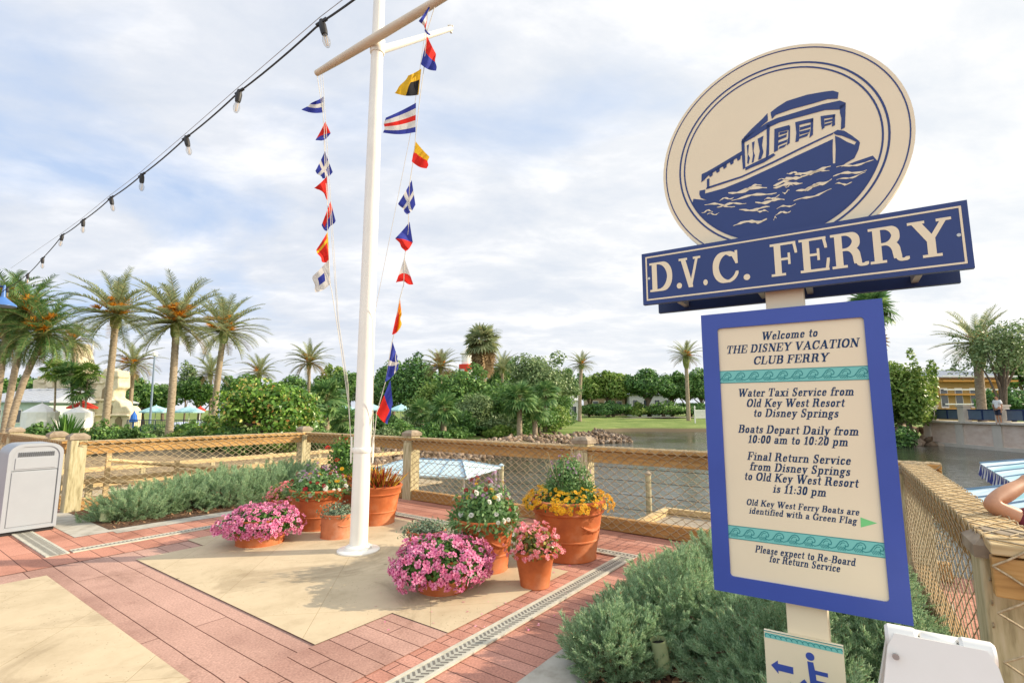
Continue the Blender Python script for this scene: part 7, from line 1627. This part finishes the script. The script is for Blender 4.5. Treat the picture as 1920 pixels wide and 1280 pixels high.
def boat(label, c, ax, Lb, Wb, roof_z, canv, val, ridge=.22):
    ay = np.cross(ZX, ax); c = np.array([c[0], c[1], -1.0]); T = thing('rental_boat', label, 'boat', c, 'canopied rental boats at the dock')
    mb = MB(); n = 9; ring0 = []; prof = []
    for i in range(n):
        t = i / (n - 1); w = Wb / 2 * (1 if t < .6 else max(.04, 1 - ((t - .6) / .4) ** 1.8)); x = -Lb / 2 + Lb * t; sh = .42 + .14 * t * t
        prof.append([(x, -w, sh), (x, -w * .82, -.12), (x, 0, -.25), (x, w * .82, -.12), (x, w, sh), (x, w * .88, sh), (x, w * .8, .1), (x, -w * .8, .1), (x, -w * .88, sh)])
    vs = [c + ax * p[0] + ay * p[1] + ZX * p[2] for r_ in prof for p in r_]; k = 9
    mb.add(vs, [(i * k + j, i * k + (j + 1) % k, (i + 1) * k + (j + 1) % k, (i + 1) * k + j) for i in range(n - 1) for j in range(k)] + [tuple(range(k)), tuple((n - 1) * k + j for j in range(k))]); mb.build('hull', M['white'], T)
    h = roof_z + 1.0; l, w = Lb * .40, Wb * .52
    P3 = lambda x, y, z: c + ax * x + ay * y + ZX * z
    v = [P3(-l, -w, h - .05), P3(l, -w, h - .05), P3(l, w, h - .05), P3(-l, w, h - .05), P3(-l * .55, 0, h + ridge), P3(l * .55, 0, h + ridge)]; v2 = [q - ZX * .03 for q in v]
    mb = MB(); mb.add(v + v2, [(0, 1, 5, 4), (1, 2, 5), (2, 3, 4, 5), (3, 0, 4), (7, 6, 10, 11), (8, 7, 11), (9, 8, 11, 10), (6, 9, 10), (0, 6, 7, 1), (1, 7, 8, 2), (2, 8, 9, 3), (3, 9, 6, 0)]); cn = mb.build('canopy', canv, T)
    mb = MB()
    for a_, b_ in ((0, 5 if False else 4), (1, 5), (2, 5), (3, 4)): mb.tube([v[a_] + ZX * .012, v[b_] + ZX * .012], .016, 5)
    mb.tube([v[4] + ZX * .012, v[5] + ZX * .012], .016, 5); [mb.tube([P3(x, -w, h - .04), P3(x * .6, 0, h + ridge + .008), P3(x, w, h - .04)], .010, 5) for x in (-l * .5, 0, l * .5)]; mb.build('canopy_seam', M['seam'], cn)
    if val:
        mb = MB()
        for (x0_, y0_), (x1_, y1_) in (((-l, -w), (l, -w)), ((l, -w), (l, w)), ((l, w), (-l, w)), ((-l, w), (-l, -w))):
            d_ = np.array([x1_ - x0_, y1_ - y0_]); m_ = 26; top = [P3(x0_ + d_[0] * i / m_, y0_ + d_[1] * i / m_, h - .06) for i in range(m_ + 1)]; on = P3((x0_ + x1_) / 2, (y0_ + y1_) / 2, 0) - c; on[2] = 0; on /= np.linalg.norm(on)
            bot = [p - ZX * (.24 + .025 * math.cos(i * math.pi)) + on * (.03 * math.sin(i * 1.9) + .03) for i, p in enumerate(top)]
            mb.add(top + bot, [(i, i + 1, m_ + 2 + i, m_ + 1 + i) for i in range(m_)])
        mb.build('valance', M['valance'], cn)
    for sx in (-.92, .92):
        for sy in (-.9, .9): mb = MB(); mb.tube([P3(l * sx, w * sy * .96, .4), P3(l * sx, w * sy, h - .06)], .022, 8); mb.build('canopy_post', M['cap_u'] if val else M['metal'], T, smooth=True)
    for sx in (-.8, .3): mb = MB(); mb.box(P3(l * sx, 0, .28), (.5, Wb * .72, .35), (ax, ay, ZX), bev=.04); mb.build('seat', M['royal'] if val else M['whitecan'], T)
boat('rental boat with a pale blue canvas top moored behind the back fence', D(815, 865, 11.0) * np.array([1, 1, 0]), np.array([.94, -.34, 0]) / np.linalg.norm([.94, -.34]), 2.9, 1.75, .36, M['bluecan'], False, .16)
boat('rental boat with a white and blue striped valance at the right edge', (9.75, 8.75), UX, 4.6, 2.3, .50, M['canvas'], True)
boat('rental boat with a streaked teal canvas top, nearer of the two at the right edge', (6.52, 5.6), UX, 4.2, 2.2, .46, M['canvas'], False, .3)

# ================================================================ people
SKIN = m_noise('tanned_skin', (.42, .20, .11), (.50, .26, .15), 12, .5, .02)
def skin_mesh(name, joints, edges, radii, mats, parent, subd=2):
    me = bpy.data.meshes.new(name); me.from_pydata([tuple(j) for j in joints], edges, []); o = bpy.data.objects.new(name, me); COL.objects.link(o)
    m = o.modifiers.new('skin', 'SKIN'); m.use_smooth_shade = True
    for i, r in enumerate(radii):
        sv = me.skin_vertices[0].data[i]; sv.radius = (r, r) if isinstance(r, (int, float)) else r; sv.use_root = (i == 0)
    s = o.modifiers.new('sub', 'SUBSURF'); s.levels = s.render_levels = subd
    dg = bpy.context.evaluated_depsgraph_get(); dg.update(); ev = o.evaluated_get(dg); nm = bpy.data.meshes.new_from_object(ev)
    bpy.data.objects.remove(o); nm.name = name; off = np.array(parent.matrix_basis.translation) if parent else np.zeros(3)
    for v in nm.vertices: v.co = v.co - Vector(off)
    nm.materials.clear()
    for k in (mats if isinstance(mats, list) else [mats]): nm.materials.append(k)
    for p in nm.polygons: p.use_smooth = True
    o = bpy.data.objects.new(name, nm); COL.objects.link(o); o.parent = parent; return o
def person(label, foot, face, hgt, shirt, short, hair, arms, group=None, sleeves=True):
    """arms: two lists of [elbow, wrist, finger tip] world points"""
    f = np.array([math.cos(face), math.sin(face), 0]); r_ = np.array([f[1], -f[0], 0]); B_ = np.array(foot); k = hgt / 1.75
    T = thing('person', label, 'person', B_, group)
    P = lambda x, y, z: B_ + r_ * (x * k) + f * (y * k) + ZX * (z * k)
    sho = [P(-.19, 0, 1.42), P(.19, 0, 1.42)]
    J = [P(0, 0, .95), P(0, 0, 1.12), P(0, .01, 1.30), P(0, 0, 1.45), P(0, .01, 1.52), P(0, .035, 1.60), P(0, .03, 1.69)]; E = [(0, 1), (1, 2), (2, 3), (3, 4), (4, 5), (5, 6)]
    Rd = [(.15, .11), (.135, .10), (.15, .11), (.07, .07), .055, (.078, .09), (.07, .085)]
    for s_ in (0, 1):
        el, wr, tip = [np.array(q) for q in arms[s_]]; n = len(J); hand = wr + (tip - wr) * .45
        J += [sho[s_], el, (el + wr) / 2, wr, hand]; Rd += [.062, .044, .042, .028, (.036, .018)]; E += [(2, n), (n, n + 1), (n + 1, n + 2), (n + 2, n + 3), (n + 3, n + 4)]
        d = tip - wr; ln = np.linalg.norm(d); d = d / ln; sd = np.cross(d, f); sd = sd / (np.linalg.norm(sd) + 1e-6)
        for q, (o_, le) in enumerate(((-.028, .075), (-.009, .088), (.010, .082), (.028, .062))):
            m_ = len(J); J += [hand + sd * o_ * .8 + d * .03, hand + sd * o_ * 1.2 + d * (.03 + le * .5), hand + sd * o_ * 1.3 + d * (.03 + le) + np.cross(sd, d) * .015]; Rd += [.0095, .0085, .007]; E += [(n + 4, m_), (m_, m_ + 1), (m_ + 1, m_ + 2)]
        m_ = len(J); J += [wr + d * .03 + sd * .035, wr + d * .07 + sd * .055]; Rd += [.011, .009]; E += [(n + 3, m_), (m_, m_ + 1)]
    for s_ in (-1, 1):
        n = len(J); J += [P(.09 * s_, 0, .86), P(.10 * s_, .02, .48), P(.10 * s_, -.02, .09), P(.11 * s_, .13, .04)]; Rd += [.088, .058, .04, .035]; E += [(0, n), (n, n + 1), (n + 1, n + 2), (n + 2, n + 3)]
    skin_mesh('body', J, E, Rd, SKIN, T)
    sj = [P(0, 0, .92), P(0, 0, 1.12), P(0, .01, 1.30), P(0, 0, 1.44)]; se = [(0, 1), (1, 2), (2, 3)]; sr = [(.175, .135), (.165, .125), (.18, .135), (.09, .085)]
    for s_ in (0, 1):
        el = np.array(arms[s_][0]); n = len(sj); sj += [sho[s_], sho[s_] + (el - sho[s_]) * .70]; sr += [.09, .078]; se += [(2, n), (n, n + 1)]
    skin_mesh('shirt', sj, se, sr, shirt, T)
    pj = [P(0, 0, .97), P(-.09, 0, .84), P(-.10, .02, .52), P(.09, 0, .84), P(.10, .02, .52)]; skin_mesh('shorts', pj, [(0, 1), (1, 2), (0, 3), (3, 4)], [(.17, .13), .115, .095, .115, .095], short, T)
    hj = [P(0, -.01, 1.715), P(0, -.035, 1.66), P(0, -.05, 1.58)]; skin_mesh('hair', hj, [(0, 1), (1, 2)], [(.082, .095), (.086, .09), (.06, .05)], hair, T)
    mb = MB()
    for s_ in (-1, 1): mb.lathe([(.001, -.011 * k), (.010 * k, -.006 * k), (.012 * k, 0), (.010 * k, .006 * k), (.001, .011 * k)], P(.03 * s_, .112, 1.645), 8)
    mb.build('eye', m_plain('dark_eye', (.03, .02, .02), .3) if 'dark_eye' not in bpy.data.materials else bpy.data.materials['dark_eye'], T, smooth=True)
    mb = MB(); mb.tube([P(0, .11, 1.65), P(0, .135, 1.615), P(0, .115, 1.605)], [.008 * k, .013 * k, .008 * k], 8); mb.build('nose', SKIN, T, smooth=True)
    mb = MB(); mb.tube([P(-.022, .116, 1.575), P(0, .122, 1.572), P(.022, .116, 1.575)], .005 * k, 6); mb.build('mouth', m_plain('lip', (.35, .12, .09), .5) if 'lip' not in bpy.data.materials else bpy.data.materials['lip'], T, smooth=True)
    for s_ in (-1, 1): mb = MB(); mb.lathe([(.004, -.03 * k), (.016 * k, -.01 * k), (.018 * k, .015 * k), (.006, .03 * k)], P(.082 * s_, .02, 1.63), 8); mb.build('ear', SKIN, T, smooth=True)
    return T
mar = m_noise('maroon_shirt_cloth', (.09, .012, .022), (.15, .022, .035), 6, .85, .15); nav = m_plain('dark_shorts', (.03, .035, .06), .85); hr = m_plain('dark_brown_hair', (.035, .022, .014), .6)
elb = D(1853, 944, 2.62); wst = elb + np.array([.27, .06, .10]); tip = wst + np.array([.17, .02, .03])
sh_want = elb + np.array([.28, -.06, -.16])
foot = np.array([sh_want[0] + .19, sh_want[1] - .02, -.53]); hk = (sh_want[2] + .53) / 1.42 * 1.75
person('person in a maroon shirt with a bent bare elbow over the right rail', foot, R(90), hk, mar, nav, hr, ([elb, wst, tip], [foot + np.array([.30, .12, .62]), foot + np.array([.26, .3, .52]), foot + np.array([.24, .46, .50])]))
p = D(1863, 770, 31.6); fz = .62; ft = np.array([31.6 * (1863 - 960) / 950 * 1.0, 31.6, fz])
person('far person in a white shirt walking on the promenade behind the railing', ft, R(180), 1.75, M['whitecan'], nav, hr, ([ft + np.array([0, -.28, 1.12]), ft + np.array([-.08, -.30, .88]), ft + np.array([-.1, -.30, .70])], [ft + np.array([0, .28, 1.12]), ft + np.array([.06, .30, .88]), ft + np.array([.08, .30, .70])]))
